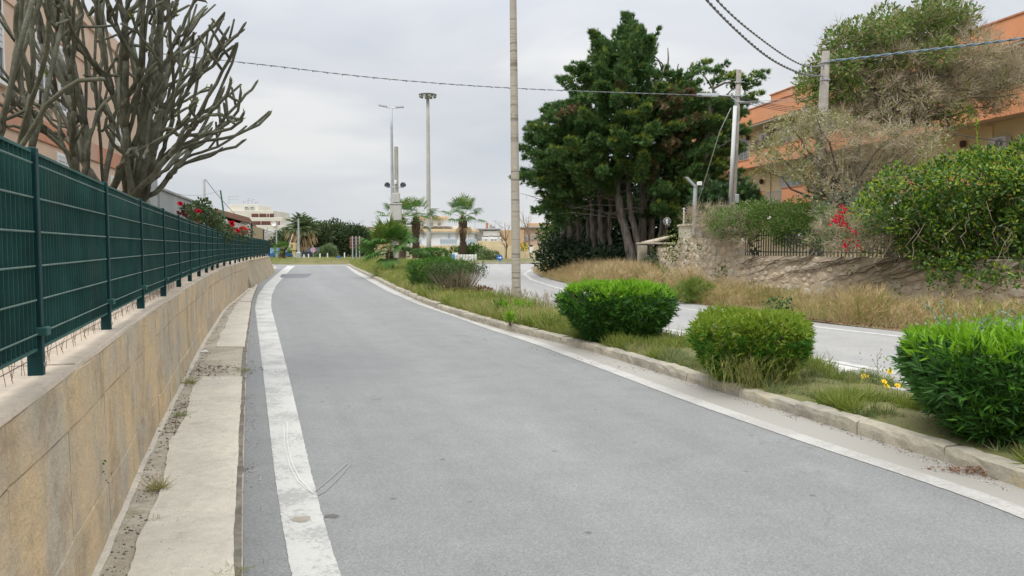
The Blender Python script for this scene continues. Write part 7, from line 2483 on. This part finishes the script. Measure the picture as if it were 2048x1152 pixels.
px_slab('roof_box', 890, 903, 453, 455.5, D_ + 1, 2, 'rail_grey', wh)
bwl = thing('boundary_wall', 'long yellowish boundary wall streaked with dark stains beyond the island', 'wall', (P(950, 500, 98)[0], 98, 0))
for i, px in enumerate(np.arange(820, 1098, 21.0)):
    px_slab('wall_panel', px + .2, px + 20.7, 491 if px < 940 else 492, 517, 98 + .02 * (i % 2), .3, 'stained_yellow', bwl, .02)
for px in np.arange(830, 1090, 21):
    pass
px_slab('wall', 955, 1015, 482, 492, 108, 1, 'stained_yellow', thing('garden_wall', 'yellowish upper garden wall behind the boundary wall', 'wall', (P(985, 500, 108)[0], 108, 0)))

# ---- further houses right
h2 = thing('house', 'low white house with a dark roof edge right of the villa', 'house', (P(985, 500, 125)[0], 125, 0))
px_slab('wall', 947, 1003, 459, 484, 125, 8, 'villa_white', h2)
px_slab('roof', 949, 1001, 456.6, 459, 124, 9.5, 'rail_grey', h2)
px_slab('annex', 963, 1002, 474, 485, 121, 3, 'white_paint', h2)
px_slab('bay_wall', 966, 1000, 462, 472, 124.4, .5, 'villa_cream', h2)
px_win(978, 986, 469, 473, 124.3, h2)
for x0 in (969, 981, 988):
    px_win(x0, x0 + 6, 477, 484, 120.9, h2, 'white_paint')
px_slab('chimney', 971.5, 976, 446, 456.5, 126, 1, 'brick_orange', h2)
px_slab('roof_tank', 979, 984, 449, 456, 126, 1, 'pole_concrete', h2)
px_slab('roof_tank', 985, 990, 452, 456, 127, 1, 'pole_concrete', h2)
h3 = thing('house', 'orange and pinkish house half hidden by the bare trees', 'house', (P(1050, 500, 122)[0], 122, 0))
px_slab('wall', 1003, 1048, 460, 492, 124, 8, 'pale_orange', h3)
px_slab('wing', 1040, 1110, 456, 492, 128, 8, 'pale_pink', h3)
px_slab('roof', 1038, 1112, 453, 456, 127.4, 9, 'rail_grey', h3)
px_slab('terrace', 1055, 1112, 446, 453, 130, 6, 'pale_orange', h3)
for x0, y0 in ((1050, 472), (1062, 470), (1044, 470), (1080, 470)):
    px_win(x0, x0 + 6, y0, y0 + 9, 127.9, h3)
bush('yellow_shrub', 'yellow flowering shrub before the pinkish house', [(px, py, 96, .5) for px, py in ((1044, 493), (1050, 495), (1039, 494))], [('leaves', T_OVAL, ['petal_yellow', 'hedge_leaf'], 22, (.2, .34), .9)], seed=27, base=1.5)
# background houses between
h4 = thing('house', 'pale flat roofed house behind the dark trees', 'house', (P(740, 500, 140)[0], 140, 0))
px_slab('wall', 700, 765, 455, 500, 140, 8, 'villa_cream', h4)
px_slab('roof', 698, 767, 453, 455.3, 139.6, 9, 'pole_concrete', h4)
px_slab('stair_tower', 655, 674, 447, 470, 142, 4, 'villa_cream', h4)
px_slab('side_wing', 737, 757, 458, 500, 132, 5, 'pale_orange', h4)
for x0 in (706, 722, 745):
    px_win(x0, x0 + 7, 460, 468, 139.9, h4)
h5 = thing('house', 'flat roofed pale house seen far behind the villa', 'house', (P(900, 500, 170)[0], 170, 0))
px_slab('wall', 745, 960, 462, 500, 165, 8, 'villa_cream', h5)
# antennas
an = [('thin television antenna on the pale roofs behind the dark trees', [(699, 440), (725, 441), (745, 443), (772, 441)], 140, 455), ('television antenna on the roofs of the white villa and its neighbour', [(912, 440), (920, 445), (950, 443), (1000, 444), (990, 440)], 126, 457)]
for lab, pts, d, yb in an:
    for px, py in pts:
        mb = MB()
        a, b_ = P(px, yb, d), P(px, py, d)
        mb.tube([a, b_], .025, 4)
        for q in (.98, .85):
            m_ = a + (b_ - a) * q
            mb.tube([m_ - (.45, 0, 0), m_ + (.45, 0, 0)], .018, 4)
        tag(mb.build('roof_antenna', 'rail_grey'), lab, 'antenna', lab[:0] + ('antennas behind the trees' if d > 130 else 'antennas on the villa roofs'))

# ---- bare trees beside the bend
def bare_tree(label, px, ybase, ytop, d, seed, mat='twig_brown', wide=.5):
    r = np.random.default_rng(seed)
    b0 = P(px, ybase, d)
    b0[2] = .1
    root = thing('bare_tree', label, 'tree', tuple(b0), 'bare trees at the bend')
    H_ = P(px, ytop, d)[2]
    mb, tw_ = MB(), MB()
    def go(p, dr, L_, rad, lev):
        n_ = 4
        q = [p]
        for j in range(n_):
            dr = dr + r.normal(0, .12, 3) + (0, 0, .05)
            dr = dr / np.linalg.norm(dr)
            q.append(q[-1] + dr * L_ / n_)
        (mb if lev < 2 else tw_).tube(q, np.linspace(rad, rad * .6, n_ + 1), 5 if lev < 2 else 4)
        if lev < 5:
            for _ in range(2 if lev else 4):
                nd_ = dr + r.normal(0, wide, 3) * (1, 1, .5) + (0, 0, .15)
                go(q[r.integers(2, 5)], nd_ / np.linalg.norm(nd_), L_ * r.uniform(.6, .85), rad * .58, lev + 1)
    go(b0, np.array((0, 0, 1.0)), H_ * .33, .11, 0)
    mb.build('trunk', mat, root)
    tw_.build('branches', mat, root)
basic('twig_brown', (.20, .145, .10), .9, .2, 3, 30, .2)
bare_tree('bare slender tree with tall thin twigs behind the concrete pole', 1062, 515, 400, 84, 501, wide=.35)
bare_tree('bare bushy brown tree against the dark grove', 1082, 515, 425, 80, 502)
bare_tree('small crooked bare tree left of the concrete pole', 1012, 515, 430, 84, 503, wide=.4)

# ---- the stepped apartment block on the left
ap = thing('apartment_block', 'stepped white apartment block with red brown loggias beyond the roses', 'building', (P(510, 500, 122)[0], 122, 0))
px_slab('wall', 452, 556, 452, 520, 124, 10, 'block_cream', ap)
px_slab('upper_storey', 445, 547, 421, 452, 125, 9, 'block_cream', ap)
px_slab('attic', 456, 516, 409, 421, 126, 7, 'block_cream', ap)
px_slab('balcony_band', 500, 547, 421, 427, 123.5, .4, 'block_cream', ap)
px_slab('loggia', 503, 546, 427.2, 434.5, 124.6, .5, 'red_brown', ap)
px_slab('balcony_band', 500, 565, 434.8, 442, 122.4, .4, 'block_cream', ap)
px_slab('loggia', 505, 558, 442.3, 450, 123.5, .5, 'red_brown', ap)
px_slab('balcony_band', 500, 568, 450.3, 465, 122.2, .4, 'block_cream', ap)
px_slab('balcony_band', 515, 562, 466, 474, 121.6, .4, 'pole_concrete', ap)
px_slab('balcony_band', 520, 558, 476, 489, 121.2, .4, 'pole_concrete', ap)
px_slab('balcony_band', 520, 556, 490, 498, 121, .4, 'block_cream', ap)
for x0, y0, y1 in ((524, 458, 464), (535, 461, 465.5), (548, 459, 465)):
    px_win(x0, x0 + 8, y0, y1, 122.1, ap)
for x0 in (517, 533, 538):
    px_slab('column', x0, x0 + 1.3, 427.2, 434.5, 124.4, .15, 'block_cream', ap)
for x0 in (521, 541, 555):
    px_slab('column', x0, x0 + 1.3, 442.3, 450, 123.2, .15, 'block_cream', ap)
for x0 in (489, 500):
    px_win(x0, x0 + 8, 413, 418.5, 125.9, ap)
mb = MB()
for px, py in ((458, 393), (487, 402), (496, 397), (504, 399), (511, 404)):
    a, b_ = P(px, 410, 128), P(px, py, 128)
    mb.tube([a, b_], .03, 4)
    for q in (1.0, .7):
        m_ = a + (b_ - a) * q
        mb.tube([m_ + (0, 0, 0), m_ + (1.6 if px == 458 else .5, 0, 0)], .03, 4)
mb.build('antenna', 'rail_grey', ap)
mb = MB()
mb.lathe([(.02, 0), (.25, .05), (.42, .14)], (0, 0, 0), 14)
V = mb.V[0]
V = np.c_[V[:, 0], -V[:, 2], V[:, 1]] + P(548, 447, 122)
mb.V[0] = V
mb.build('satellite_dish', 'white_paint', ap)
# pale buildings filling the far skyline between the apartment block and the villa
fb = thing('house', 'pale houses on the skyline far behind the dark trees', 'house', (P(640, 500, 190)[0], 190, 0))
px_slab('wall', 560, 700, 470, 500, 190, 8, 'villa_cream', fb)

# ---- loose grit and crumbs on the footway, in the gutter and along the asphalt edges
rp2 = np.random.default_rng(901)
basic('grit_dark', (.13, .115, .095), .95, .4, 30, 60, .2)
basic('grit_pale', (.42, .385, .33), .95, .3, 30, 60, .2)
T_PEB = tmpl([(-.5, 0, -.4), (.5, 0, -.45), (.45, 0, .5), (-.42, 0, .46), (0, .55, 0)], [(0, 1, 4), (1, 2, 4), (2, 3, 4), (3, 0, 4)])
def grit(label, fl, fr, n, y0, y1, z, s0, s1):
    y = y0 + (y1 - y0) * rp2.uniform(0, 1, n) ** 1.6
    u = rp2.uniform(0, 1, n)
    x = fl(y) + (fr(y) - fl(y)) * u
    k = np.array([mnoise.noise((a * 2.2, b * 1.4, 4)) for a, b in zip(x, y)]) > -.05
    x, y = x[k], y[k]
    mb = MB()
    mb.scatter(T_PEB, np.c_[x, y, np.full(len(x), z)], np.tile((0, 0, 1.0), (len(x), 1)), rp2.uniform(s0, s1, len(x)), rp2.integers(0, 2, len(x)), rp2)
    stuff(mb.build('grit', ['grit_dark', 'grit_pale'], origin=(0, 0, 0)), label, 'grit')
grit('grit and crumbs of earth along the inner edge of the footway', lambda y: f_wl(y) + .06, lambda y: f_wl(y) + .3 * (f_as(y) - f_wl(y)), 2000, 2.5, 22, .01, .004, .016)
grit('fine grit scattered over the concrete footway', lambda y: f_wl(y) + .3 * (f_as(y) - f_wl(y)), f_as, 900, 2.5, 22, .02, .003, .009)
grit('crumbling asphalt grit along the left asphalt edge', lambda y: f_as(y) - .04, lambda y: f_as(y) + .14, 2400, 2.5, 22, .006, .003, .011)
grit('grit collected in the gutter below the median kerb', lambda y: f_kb(y) - .16, lambda y: f_kb(y) - .01, 2800, 4, 24, .004, .003, .011)
